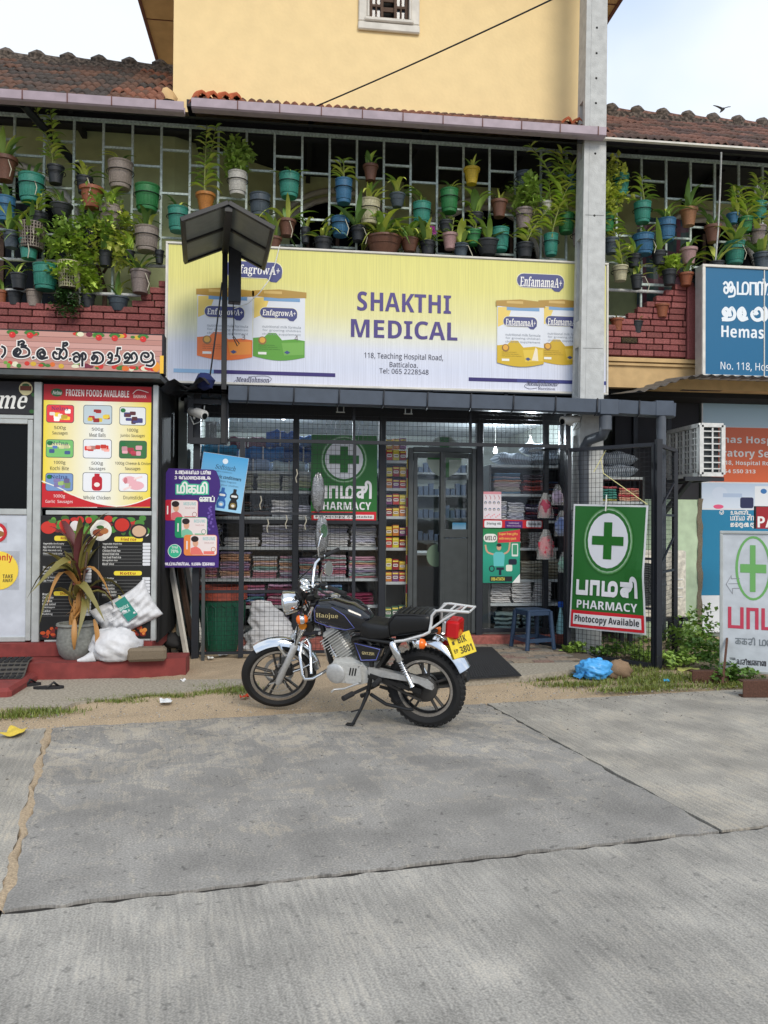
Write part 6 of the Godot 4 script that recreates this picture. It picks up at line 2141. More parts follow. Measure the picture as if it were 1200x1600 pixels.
		e.c(s[4][0] * 0.8, s[4][1] * 0.8, s[4][2] * 0.8).hoop(s[2] - 44, s[3] - 70, 28, 28, 5, l + 1.4)
		e.c(240, 236, 236).rect(s[0] + 30, s[1] + 70, s[0] + 46, s[3] - 70, l + 0.6)
	e.c(60, 190, 150).oval(207, 1315, 82, 78, 1.2).c(230, 240, 236).hoop(207, 1315, 82, 78, 7, 1.6).words("TFM", 170, 1262, 244, 1288, 1.8, "sans_bold").words("78%", 160, 1298, 252, 1336, 1.8, "sans_bold")
	e.c(220, 216, 230).script(TA, ["sa", "pa", "p_", "aa", "na", "ti", "la", "ti", "ru", "na", "da", "sp", "u", "ma", "ka", "na", "sp", "ra", "ra", "ka", "ca", "ya", "ma"], 95, 1448, 690, 1475, 8, 1.5)
	e.c(110, 84, 170)
	for k in 16:
		var an := k * 2.4
		e.oval(630 + cos(an) * (10.0 + k * 2.4), 950 + (k - 8) * 17.0, 14, 12, 0.8 + 0.02 * k)
	var eo := obj("print", e.b, M.gloss_print, pt)
	eo.position = Vector3(0, 1.045, 0.0006)

	# drink poster, telecom strip and pink leaflet on the right window
	r = board("drink_poster", "green malt drink poster of a cheering boy on the right window", "poster", Vector3(2.325, 0.815, -9.225), 0.485, 0.665, 0.004, M.print_white, 0, 0, [752, 826, 812, 910])
	e = r[1]
	e.c(30, 130, 66).rect(752, 826, 812, 868, 0.4, Color(0.16, 0.62, 0.52)).c(40, 158, 132).rect(752, 868, 812, 910, 0.4, Color(0.10, 0.52, 0.42))
	e.c(206, 50, 60).poly([777, 832, 812, 827, 812, 846, 777, 848], 1).c(240, 196, 90).words("Super free gifts", 779, 832, 808, 837, 2, "sans_bold").words("with every pack", 779, 839, 806, 844, 2, "sans_bold")
	e.c(236, 234, 226).rr(755, 834, 776, 847, 6, 1).c(30, 24, 24).words("MILO", 757, 837, 774, 844, 2, "sans_bold", 0.1)
	e.c(96, 190, 190).poly([770, 866, 774, 862, 784, 862, 788, 866, 787, 884, 771, 884], 1.4)
	e.c(206, 160, 130).pen([771, 866, 761, 862, 758, 852], 2.6, 1.2).pen([787, 865, 794, 860, 796, 848], 2.6, 1.2).oval(779, 855, 3.6, 4.6, 1.6).c(40, 26, 22).oval(779, 851.5, 3.8, 2.6, 2)
	e.c(220, 226, 220).rr(799, 849, 809, 869, 1.5, 1.2).c(60, 150, 110).rect(800.5, 851, 807.5, 866, 1.6).c(26, 30, 50).rr(794, 873, 807, 882, 2.5, 1.2).hoop(768, 888, 4.5, 5, 1.6, 1.2).rect(775, 886, 787, 890, 1.2).rect(779, 890, 783, 898, 1.2)
	e.c(226, 226, 210).rr(790, 882, 800, 892, 2, 1.2).c(30, 30, 30).rect(765, 900, 800, 908, 1.2).c(226, 216, 90).words("URB-4734734", 767, 901.5, 788, 906.5, 2, "sans_bold").c(236, 236, 232).poly([800, 910, 812, 896, 812, 910], 1.6)
	ink(r[0], r[1], M.gloss_print)
	r = board("telecom_strip", "red telecom strip reading 4G above the drink poster", "strip", Vector3(2.318, 1.495, -9.226), 0.775, 0.10, 0.004, M.print_white, 0, -0.012, [750, 815, 848, 829])
	e = r[1]
	e.c(200, 30, 40).rect(750, 815, 848, 829, 0.4).c(228, 228, 230).rr(755, 817, 783, 829, 2, 1).rr(822, 816, 847, 827, 2, 1).c(80, 30, 110).rect(788, 817, 816, 829, 1)
	e.c(40, 40, 44).words("Dialog 4G", 759, 820, 781, 825, 2, "sans_bold").words("Dialog 4G", 825, 819, 845, 824, 2, "sans_bold").c(226, 210, 230).words("Unlimited", 794, 819, 810, 822, 2).words("Video streaming", 791, 824, 813, 827, 2)
	ink(r[0], r[1], M.gloss_print)
	r = board("pink_leaflet", "white and pink leaflet of small faces above the telecom strip", "leaflet", Vector3(2.345, 1.60, -9.227), 0.225, 0.335, 0.003, M.print_white, 0, 0, [753, 773, 782, 816])
	e = r[1]
	e.c(226, 216, 222).rect(753, 773, 782, 816, 0.4).c(226, 150, 160).rect(753, 773, 782, 777, 0.8)
	for j in 3:
		for i in 4:
			if j == 0: e.c(190, 100, 110).pen([756 + i * 7, 779, 758 + i * 7, 783, 757 + i * 7, 785], 0.9, 1)
			else: e.c(80, 110, 140).oval(756.5 + i * 7, 780 + j * 10.5, 2.2, 2.4, 1).c(206, 190, 180).oval(756.5 + i * 7, 780.6 + j * 10.5, 1.4, 1.5, 1.6)
	for i in 9: e.c(226, 140, 150).oval(756 + i * 2.9, 813 - (i % 3) * 2.0, 1.2, 1.0, 1.1 + 0.02 * i)
	ink(r[0], r[1])


func bottle(e: D, x: float, top: float, bot: float, c: Array, c2: Array) -> void:
	var h := bot - top
	e.c(c[0], c[1], c[2]).rect(x - 3.6, top - 2, x + 3.6, top + h * 0.14, 1.4)
	e.poly([x - 3.2, top + h * 0.13, x + 3.2, top + h * 0.13, x + 9, top + h * 0.26, x + 9.5, top + h * 0.4, x + 6, top + h * 0.5, x + 8.5, top + h * 0.62, x + 10, top + h * 0.8, x + 8.5, bot, x - 8.5, bot, x - 10, top + h * 0.8, x - 8.5, top + h * 0.62, x - 6, top + h * 0.5, x - 9.5, top + h * 0.4, x - 9, top + h * 0.26], 1.2)
	e.c(226, 228, 226).rr(x - 7, top + h * 0.27, x + 7, top + h * 0.38, 3, 2).c(c2[0], c2[1], c2[2]).oval(x, top + h * 0.78, 6.5, h * 0.13, 2).c(230, 226, 216).oval(x, top + h * 0.8, 3.6, h * 0.07, 2.5)


func make_pole() -> void:
	var t := thing("utility_pole", "tall pale concrete utility pole standing before the fascia sign", "pole", Vector3(3.51, 0, -8.82))
	var b := B.new()
	b.hard()
	# tapered body: front width, depth and centre at the foot and the head
	var lo := [Vector3(-0.126, -0.05, 0.13), Vector3(0.13, -0.05, 0.13), Vector3(0.13, -0.05, -0.16), Vector3(-0.126, -0.05, -0.16)]
	var hi := [Vector3(0.024, 10.5, 0.11), Vector3(0.205, 10.5, 0.11), Vector3(0.205, 10.5, -0.10), Vector3(0.024, 10.5, -0.10)]
	var ch := 0.006
	var ringf := func(q: Array) -> Array:
		var o := []
		for i in 4:
			var p: Vector3 = q[i]
			var pr: Vector3 = q[(i + 3) % 4]
			var nx: Vector3 = q[(i + 1) % 4]
			o.append(p + (pr - p).normalized() * ch)
			o.append(p + (nx - p).normalized() * ch)
		return o
	var A: Array = ringf.call(lo)
	var Z: Array = ringf.call(hi)
	for i in 8:
		var k := (i + 1) % 8
		var n := 12
		for j in n:
			var f0 := float(j) / n
			var f1 := float(j + 1) / n
			b.quad(A[i].lerp(Z[i], f0), A[i].lerp(Z[i], f1), A[k].lerp(Z[k], f1), A[k].lerp(Z[k], f0))
	obj("shaft", b, M.pole_concrete, t)
	# dark plugs painting the shade of front bolt holes, slots in the left cheek
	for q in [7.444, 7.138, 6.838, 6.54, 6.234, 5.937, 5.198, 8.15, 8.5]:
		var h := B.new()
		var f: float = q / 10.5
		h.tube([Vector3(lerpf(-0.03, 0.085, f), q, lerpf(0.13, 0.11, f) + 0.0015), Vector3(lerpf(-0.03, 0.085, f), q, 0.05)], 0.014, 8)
		obj("painted_bolt_hole", h, M.hole_dark, t)
	# left cheek: two flanges with solid webs between, so that the slots are real recesses
	var edge := func(y: float, x: float, fz: float) -> Vector3:
		var f := (y + 0.05) / 10.55
		return Vector3(lerpf(-0.185, -0.035, f) + x, y, lerpf(lerpf(-0.16, -0.10, f), lerpf(0.13, 0.11, f), fz))
	var slots := [[1.7, 2.6], [3.061, 3.655], [3.966, 4.95], [5.9, 6.6], [10.5, 10.5]]
	var cheek := [[-0.05, 10.5, 0.0, 0.25], [-0.05, 10.5, 0.72, 1.0]]
	var from := -0.05
	for q in slots:
		cheek.append([from, q[0], 0.25, 0.72])
		from = q[1]
	for q in cheek:
		var p := []
		for y in [q[0], q[1]]:
			for e in [[0.0, q[2]], [0.06, q[2]], [0.06, q[3]], [0.0, q[3]]]: p.append(edge.call(y, e[0], e[1]))
		var s := B.new()
		for w in [[0, 1, 5, 4], [1, 2, 6, 5], [2, 3, 7, 6], [3, 0, 4, 7], [0, 3, 2, 1], [4, 5, 6, 7]]: s.quad(p[w[0]], p[w[1]], p[w[2]], p[w[3]])
		obj("flange" if q[1] > 10.4 and q[0] < 0.0 else "web", s, M.pole_concrete, t)
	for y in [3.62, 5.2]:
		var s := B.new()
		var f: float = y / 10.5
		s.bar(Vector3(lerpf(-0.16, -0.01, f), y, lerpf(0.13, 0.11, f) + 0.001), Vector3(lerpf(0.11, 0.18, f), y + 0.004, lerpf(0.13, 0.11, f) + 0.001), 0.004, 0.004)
		obj("mould_line", s, M.pole_shade, t)  # real ridge, its shade painted in as darker grey

	# service cable from the street to the eave
	var c := thing("service_cable", "thin black overhead cable sloping across the yellow wall", "cable")
	var cb := B.new()
	var p0 := Vector3(0.20, 6.24, -8.7)
	var p1 := Vector3(5.2, 7.35, -5.4)
	var pts := []
	for i in 17:
		var f := i / 16.0
		pts.append(p0.lerp(p1, f) - Vector3(0, 0.35 * f * (1.0 - f), 0))
	cb.tube(pts, 0.008, 6)
	obj("cable", cb, M.black_metal, c)
	# hanging white wire on the right grille and a wire loop over the sign
	var w := thing("hanging_wire", "pale wire hanging from the right eave over the grille", "wire")
	var wb := B.new()
	wb.tube([Vector3(5.109, 6.033, -8.66), Vector3(5.235, 5.662, -8.9), Vector3(5.298, 5.245, -9.05), Vector3(5.294, 4.842, -9.1)], 0.011, 6)
	obj("wire", wb, M.rail_white, w)
	var w2 := thing("loose_wire", "white loose wire curling from the fascia sign to the lamp box", "wire")
	var wb2 := B.new()
	wb2.tube([Vector3(-0.155, 4.756, -8.97), Vector3(-0.204, 4.525, -8.93), Vector3(-0.273, 4.304, -8.85), Vector3(-0.376, 4.123, -8.75), Vector3(-0.492, 3.983, -8.68), Vector3(-0.641, 3.903, -8.62)], 0.006, 6)
	obj("wire", wb2, M.white_plastic, w2)

	# bird over the right roof
	var bd := thing("bird", "small dark bird gliding over the right roof", "bird", Vector3(18.937, 19.985, -32))
	var bb := B.new()
	bb.tube([Vector3(0, 0, -0.20), Vector3(0, 0.02, -0.06), Vector3(0, 0.02, 0.08), Vector3(0, 0, 0.2)], [0.015, 0.06, 0.06, 0.01], 8)
	obj("body", bb, M.feather, bd)
	for s in [-1.0, 1.0]:
		var wg := B.new()
		wg.sheet(func(u: float, v: float) -> Vector3: return Vector3(s * u * 0.42, 0.16 * sin(u * 1.4) + 0.05, (v - 0.5) * (0.18 - 0.13 * u) - 0.05 * u), 6, 2)
		obj("wing", wg, M.feather, bd)


func make_right_shop() -> void:
	var s := thing("laboratory_shop", "hospital laboratory front with printed panels at the right edge", "shop")
	var b := B.new()
	b.box(Vector3(7.9, 1.75, -10.05), Vector3(4.66, 3.5, 0.24))
	obj("front_wall", b, M.shop_wall, s)
	# dark recess above the green wall
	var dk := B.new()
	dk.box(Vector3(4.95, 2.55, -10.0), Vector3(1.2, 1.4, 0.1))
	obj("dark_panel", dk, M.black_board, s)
	for x in [4.62, 5.1]:
		var p := B.new()
		p.cbox(Vector3(x, 2.6, -9.93), Vector3(0.07, 1.3, 0.05), 0.006)
		obj("dark_post", p, M.navy_paint, s)
	var gw := B.new()
	gw.box(Vector3(4.95, 0.92, -9.95), Vector3(1.16, 1.93, 0.14))
	obj("green_wall", gw, M.pale_green, s)
	var ed := B.new()
	ed.sheet(func(u: float, v: float) -> Vector3: return Vector3(5.49 + 0.07 * u + 0.008 * sin(v * 21.0 + u * 5.0) + 0.005 * sin(v * 57.0), v * 1.9, -9.87 + 0.01 * sin(v * 33.0)), 3, 30)
	obj("broken_edge", ed, M.block_edge, s)
	# corrugated awning
	var aw := thing("corrugated_awning", "grey corrugated awning sheet over the laboratory front", "awning")
	var ab := B.new()
	ab.sheet(func(u: float, v: float) -> Vector3:
		var x := lerpf(4.02, 8.2, u)
		var y := 3.11 + 0.22 * smoothstep(4.0, 4.9, x) + 0.014 * sin(x * TAU / 0.13) + v * 0.16
		return Vector3(x, y, -8.62 - v * 1.3), 150, 4)
	obj("sheet", ab, M.awning_sheet, aw)
	var ar := B.new()
	ar.bar(Vector3(4.95, 3.30, -9.3), Vector3(8.2, 3.33, -9.3), 0.07)
	obj("batten", ar, M.black_board, aw)
	var fa := B.new()
	fa.box(Vector3(6.9, 3.40, -9.86), Vector3(2.66, 0.16, 0.08))
	obj("fascia", fa, M.white_trim, aw)

	# printed wall panel; u 1097..1310 covers 2 m
	var x0 := 5.57
	var r := board("laboratory_billboard", "tall blue, orange and teal laboratory panel on the right wall", "billboard", Vector3(x0, 0.075, -9.91), 2.02, 3.36, 0.02, M.print_white, 0, 0, [1097, 603, 1313, 988])
	var d: D = r[1]
	d.c(160, 196, 216).rect(1099, 603, 1313, 665, 0.4, Color(0.73, 0.83, 0.89))
	d.c(222, 104, 56).rect(1097, 666, 1313, 752, 0.4)
	d.c(190, 208, 230).rect(1097, 754, 1313, 794, 0.4, Color(0.84, 0.88, 0.93)).c(206, 218, 236).oval(1125, 770, 12, 10, 0.8).c(176, 194, 220).rect(1130, 770, 1160, 776, 0.9)
	d.c(44, 48, 84).rr(1157, 776, 1178, 793, 3, 1).c(230, 234, 238).rect(1180, 758, 1210, 794, 1).c(60, 120, 180).oval(1194, 766, 5, 4, 1.5).c(226, 90, 130).oval(1123, 791, 8, 3.4, 1)
	d.c(34, 126, 166).rect(1097, 796, 1313, 930, 0.4).c(226, 230, 234).rect(1097, 931, 1313, 988, 0.4)
	d.c(236, 232, 228).words("Hemas Hospital", 1101, 679, 1237, 694, 2, "sans_bold").words("Laboratory Services", 1090, 700, 1252, 716, 2, "sans_bold").words("No. 118, Hospital Road, Batticaloa", 1109, 718, 1268, 727, 2, "sans_bold").words("0654 550 313", 1120, 732, 1181, 738, 2, "sans_bold")
	d.hoop(1128, 800, 3.6, 3.6, 0.8, 1).pen([1126, 800, 1128, 802, 1131, 797], 0.9, 1.5, false)
	d.script(TA, ["u", "na", "nn", "ti", "da"], 1142, 798, 1173, 803, 1.0, 1.5).script(TA, ["ma", "ra", "ru", "ma", "sp", "ci", "ru"], 1142, 806, 1180, 812, 1.0, 1.5).script(SI, ["ha", "va", "la", "maa"], 1142, 815, 1170, 822, 1.2, 1.5).script(SI, ["ee", "la"], 1166, 815, 1180, 822, 1.2, 1.5)
	ink(r[0], r[1], M.gloss_print)
	# light box sign over the awning
	var hs := board("laboratory_sign", "blue light box sign with white lettering above the awning", "sign", Vector3(5.0, 3.365, -8.90), 3.2, 1.39, 0.16, M.alloy, 0, 0, [1097, 414, 1475, 588], 0.022)
	d = hs[1]
	d.c(30, 102, 142).rect(1100, 420, 1470, 590, 0.4)
	var fr := B.new()
	for q in [[1.6, 0.016, 3.2, 0.032], [1.6, 1.374, 3.2, 0.032]]: fr.cbox(Vector3(q[0], q[1], 0.006), Vector3(q[2], q[3], 0.03), 0.004)
	fr.cbox(Vector3(0.02, 0.695, 0.0055), Vector3(0.04, 1.33, 0.028), 0.004)
	fr.box(Vector3(0.82, 0.695, 0.004), Vector3(0.012, 1.32, 0.012))
	obj("frame", fr, M.white_trim, hs[0])
	d.c(230, 236, 240).script(TA, ["haa", "ma", "aa", "s_"], 1130, 441, 1204, 459, 3.0, 2).script(SI, ["ha", "ee", "maa", "k_"], 1129, 476, 1224, 499, 5.0, 2)
	d.words("Hemas Hospital Laboratory", 1127, 510, 1400, 535, 2, "sans_bold").words("No. 118, Hospital Road, Batticaloa", 1126, 566, 1330, 582, 2)
	ink(hs[0], d, M.gloss_print)

	# wall air conditioner on a bracket, its long grille facing left
	var ac := thing("wall_air_conditioner", "white caged air conditioner jutting from the wall on a bracket", "air conditioner", Vector3(4.945, 2.16, -8.82))
	var w := 0.28
	var L := 0.80
	var h := 0.60
	var bo := B.new()
	bo.cbox(Vector3(w * 0.5, h * 0.5, -L * 0.5), Vector3(w - 0.05, h - 0.03, L - 0.05), 0.015)
	obj("core", bo, M.ac_dark, ac)
	var cs := B.new()
	for e in [[Vector3(0, 0, 0), Vector3(0, h, 0)], [Vector3(w, 0, 0), Vector3(w, h, 0)], [Vector3(0, 0, -L), Vector3(0, h, -L)], [Vector3(0, h, 0), Vector3(w, h, 0)], [Vector3(0, 0, 0), Vector3(w, 0, 0)], [Vector3(0, h, 0), Vector3(0, h, -L)], [Vector3(0, 0, 0), Vector3(0, 0, -L)]]: cs.bar(e[0], e[1], 0.05)
	cs.box(Vector3(w * 0.5, h, -L * 0.5), Vector3(w - 0.05, 0.03, L))
	cs.box(Vector3(w * 0.5, 0.0, -L * 0.5), Vector3(w - 0.05, 0.03, L))
	obj("casing", cs, M.white_plastic, ac)
	for k in 7:
		var g := B.new()
		var y := 0.07 + k * 0.076
		g.bar(Vector3(-0.006, y, -0.03), Vector3(-0.006, y, -L + 0.03), 0.014)
		g.bar(Vector3(0.03, y, 0.006), Vector3(w - 0.03, y, 0.006), 0.014)
		obj("guard_bar", g, M.white_plastic, ac)
	for k in 9:
		var g := B.new()
		var zz := -0.04 - k * 0.09
		g.bar(Vector3(-0.008, 0.03, zz), Vector3(-0.008, h - 0.03, zz), 0.035 if k % 2 == 0 else 0.016)
		obj("guard_bar", g, M.white_plastic, ac)
	var gm := B.new()
	gm.bar(Vector3(w * 0.52, 0.03, 0.007), Vector3(w * 0.52, h - 0.03, 0.007), 0.018)
	obj("guard_bar", gm, M.white_plastic, ac)
	var br := B.new()
	br.bar(Vector3(0.02, -0.05, 0.0), Vector3(0.02, -0.05, -L - 0.3), 0.04)
	br.bar(Vector3(w - 0.02, -0.05, 0.0), Vector3(w - 0.02, -0.05, -L - 0.3), 0.04)
	br.bar(Vector3(-0.2, -0.055, -0.02), Vector3(w + 0.02, -0.055, -0.02), 0.05)
	br.bar(Vector3(0.03, -0.05, -0.3), Vector3(0.03, -0.5, -L - 0.25), 0.05)
	obj("bracket", br, M.navy_paint, ac)
	# condenser standing behind the gate
	var cd := thing("condenser_unit", "cream outdoor condenser on a stand behind the folded gate", "air conditioner", Vector3(4.12, 0.38, -9.12))
	var cbx := B.new()
	cbx.cbox(Vector3(0.4, 0.42, -0.15), Vector3(0.82, 0.84, 0.30), 0.02)
	obj("casing", cbx, M.cream_plastic, cd)
	var fan := B.new()
	for k in 9: fan.tube(fan.ring_pts(Vector3(0.27, 0.42, 0.012), Vector3.RIGHT, Vector3.UP, 0.04 + k * 0.028, 20), 0.005, 4, true)
	for k in 6: fan.bar(Vector3(0.27, 0.42, 0.014), Vector3(0.27 + cos(k * TAU / 6.0) * 0.27, 0.42 + sin(k * TAU / 6.0) * 0.27, 0.014), 0.01)
	obj("fan_guard", fan, M.alloy_dark, cd)
	var fd := B.new()
	fd.lathe([Vector2(0.0, 0.002), Vector2(0.26, 0.002)], 20, Vector3(0.27, 0.42, 0.0), Basis(Vector3.RIGHT, PI / 2.0))
	obj("fan_opening", fd, M.ac_dark, cd)
	for k in 3:
		var v := B.new()
		v.cbox(Vector3(0.68, 0.26 + k * 0.11, 0.002), Vector3(0.16, 0.018, 0.012), 0.004)
		obj("vent", v, M.white_plastic, cd)
	var stn := B.new()
	for x in [0.08, 0.74]:
		stn.bar(Vector3(x, -0.36, -0.03), Vector3(x, 0.0, -0.03), 0.05)
		stn.bar(Vector3(x, -0.36, -0.28), Vector3(x, 0.0, -0.28), 0.05)
	stn.bar(Vector3(0.0, -0.02, -0.03), Vector3(0.84, -0.02, -0.03), 0.05)
	obj("stand", stn, M.navy_paint, cd)

	make_aframe()


func make_aframe() -> void:
	var t := thing("pavement_board", "white pavement signboard with green cross ring at the right edge", "sign", Vector3(4.285, 0.09, -7.24), -0.56)
	var b := B.new()
	b.cbox(Vector3(0.42, 0.70, -0.02), Vector3(0.84, 1.38, 0.025), 0.004)
	obj("board", b, M.board_white, t)
	var fr := B.new()
	for q in [[0.0, 0.015], [0.0, 1.385]]: fr.cbox(Vector3(0.42, q[1], -0.015), Vector3(0.88, 0.03, 0.045), 0.005)
	for q in [-0.005, 0.845]: fr.cbox(Vector3(q, 0.70, -0.015), Vector3(0.03, 1.34, 0.045), 0.005)
	obj("frame", fr, M.alloy, t)
	var d := D.new(606, 205, 1330, 1270, 0.84, 1.38)
	d.c(108, 170, 96).hoop(850, 480, 138, 245, 20, 1).rect(825, 305, 868, 660, 1.2).rect(750, 450, 950, 515, 1.6)
	d.c(190, 60, 84).script(TA, ["pa", "aa", "ma", "ci"], 668, 790, 1240, 935, 27, 1.5, 0.36)
	d.c(120, 126, 132).script(TA, ["ca", "ka", "ti", "sp", "ma", "ee", "da", "ka"], 715, 1020, 1080, 1062, 9, 1.2)
	d.c(60, 60, 64).words("118A", 668, 1168, 715, 1188, 1.5, "sans_bold").script(TA, ["va", "ti", "ya", "ca", "aa", "la", "sp", "va", "ti", "sp", "ma", "da", "da"], 725, 1182, 1180, 1215, 7, 1.2)
	d.c(130, 132, 138).pen([640, 610, 680, 540, 680, 565, 745, 562], 5, 1, false).pen([640, 610, 690, 680, 690, 640, 750, 636], 5, 1, false).pen([660, 605, 745, 600], 4, 1, false)
	var po := obj("print", d.b, M.print, t)
	po.position = Vector3(0, 0.01, -0.0065)
	for x in [0.05, 0.80]:
		var lg := B.new()
		lg.bar(Vector3(x, 0.34, -0.03), Vector3(x - 0.03, -0.05, 0.42), 0.02)
		obj("strut", lg, M.rust, t)
		var st := B.new()
		st.bar(Vector3(x, 0.9, -0.04), Vector3(x, -0.05, -0.42), 0.02)
		obj("strut", st, M.rust, t)
	# rusty steel channels as feet
	for q in [[Vector3(4.079, 0, -7.09), 0.36, 0.12, "rusty steel channel lying left of the pavement board"], [Vector3(4.214, 0, -6.475), 0.34, 0.15, "rusty steel channel lying before the pavement board at the right edge"]]:
		var c := thing("steel_channel", q[3], "channel", q[0], -0.1, "rusty channels under the board")
		var cb := B.new()
		cb.cbox(Vector3(0.0, q[2] * 0.5, 0.0), Vector3(q[1], q[2], 0.014), 0.003)
		obj("web", cb, M.rust, c)
		for y in [0.008, q[2] - 0.008]:
			var f := B.new()
			f.cbox(Vector3(0.0, y, -0.045), Vector3(q[1], 0.014, 0.08), 0.003)
			obj("flange", f, M.rust, c)
	# small red sign behind
	var r := board("red_sign", "small red sign reading PA behind the pavement board", "sign", Vector3(5.513, 1.504, -8.6), 0.6, 0.27, 0.03, M.black_board, 0, 0, [1180, 790, 1262, 826])
	r[1].c(150, 20, 30).rect(1182, 791, 1262, 826, 0.5).c(230, 228, 226).words("PAY", 1184, 806, 1232, 824, 1.5, "sans_bold")
	ink(r[0], r[1])
	var sp := B.new()
	sp.bar(Vector3(0.3, -1.504, -0.02), Vector3(0.3, 0.02, -0.02), 0.04)
	obj("post", sp, M.navy_paint, r[0])


func bike_section(b: B, prof: Array, nx: int, power: float, n := 20) -> void:
	# prof rows: x, y bottom, y top, half width; a closed superellipse swept along x
	var at := func(u: float) -> Array:
		var k := u * (prof.size() - 1)
		var i := mini(int(k), prof.size() - 2)
		var f := k - i
		f = f * f * (3.0 - 2.0 * f) * 0.5 + f * 0.5
		var o := []
		for c in 4: o.append(lerpf(prof[i][c], prof[i + 1][c], f))
		return o
	b.sheet(func(u: float, w: float) -> Vector3:
		var q: Array = at.call(u)
		var t := w * TAU
		var c := cos(t)
		var s := sin(t)
		var yy := signf(s) * pow(absf(s), power)
		var zz := signf(c) * pow(absf(c), power)
		return Vector3(q[0], (q[1] + q[2]) * 0.5 + yy * (q[2] - q[1]) * 0.5, zz * q[3]), nx, n)


func make_wheel(parent: Node3D, called: String, R: float, wid: float, rim_r: float, knobs: bool) -> Node3D:
	var w := Node3D.new()
	w.name = called
	parent.add_child(w)
	var ax := Basis(Vector3.RIGHT, PI / 2.0)
	var t := B.new()
	var h := wid * 0.5
	t.lathe([Vector2(rim_r - 0.004, -h * 0.55), Vector2(rim_r + 0.012, -h * 0.8), Vector2(R - 0.045, -h), Vector2(R - 0.018, -h * 0.85), Vector2(R - 0.004, -h * 0.45), Vector2(R, 0), Vector2(R - 0.004, h * 0.45), Vector2(R - 0.018, h * 0.85), Vector2(R - 0.045, h), Vector2(rim_r + 0.012, h * 0.8), Vector2(rim_r - 0.004, h * 0.55)], 48, Vector3.ZERO, ax)
	obj("tyre", t, M.tyre, w)
	if knobs:
		var k := B.new()
		for i in 44:
			var a := TAU * i / 44.0
			for s in [-1.0, 0.0, 1.0]:
				var aa: float = a + (0.07 if s == 0.0 else 0.0)
				var rr := R - (0.001 if s == 0.0 else 0.012)
				k.at(Vector3(cos(aa) * rr, sin(aa) * rr, s * h * 0.68), Basis(Vector3.BACK, aa) * Basis(Vector3.UP, -s * 0.7))
				k.cbox(Vector3.ZERO, Vector3(0.014, 0.026, 0.026), 0.003)
		var ko := obj("tread", k, M.tyre, w)
		ko.set_meta("kind", "stuff")
	var r := B.new()
	var g := h * 0.62
	r.lathe([Vector2(rim_r - 0.022, -g * 0.7), Vector2(rim_r - 0.018, -g), Vector2(rim_r + 0.003, -g), Vector2(rim_r + 0.004, -g * 0.8)], 40, Vector3.ZERO, ax)
	r.lathe([Vector2(rim_r + 0.004, g * 0.8), Vector2(rim_r + 0.003, g), Vector2(rim_r - 0.018, g), Vector2(rim_r - 0.022, g * 0.7)], 40, Vector3.ZERO, ax)
	obj("rim_lip", r, M.rim_alloy, w)
	var rb := B.new()
	rb.lathe([Vector2(rim_r - 0.02, -g * 0.7), Vector2(rim_r - 0.032, -g * 0.3), Vector2(rim_r - 0.032, g * 0.3), Vector2(rim_r - 0.02, g * 0.7)], 40, Vector3.ZERO, ax)
	obj("rim_barrel", rb, M.black_metal, w)
	var sp := B.new()
	sp.cbox(Vector3.ZERO, Vector3(rim_r - 0.07, 0.016, 0.03), 0.004)
	var spm := sp.mesh()
	for i in 5:
		for s in [-1.0, 1.0]:
			var o := obj("spoke", spm, M.spoke_dark, w)
			var a := TAU * i / 5.0 + 0.35
			o.transform = Transform3D(Basis(Vector3.BACK, a), Vector3.ZERO) * Transform3D(Basis(Vector3.BACK, s * 0.10), Vector3((rim_r + 0.02) * 0.5, s * 0.022, 0))
	var hb := B.new()
	hb.lathe([Vector2(0.0, -0.055), Vector2(0.028, -0.055), Vector2(0.045, -0.035), Vector2(0.055, 0.0), Vector2(0.045, 0.035), Vector2(0.028, 0.055), Vector2(0.0, 0.055)], 20, Vector3.ZERO, ax)
	obj("hub", hb, M.spoke_dark, w)
	return w


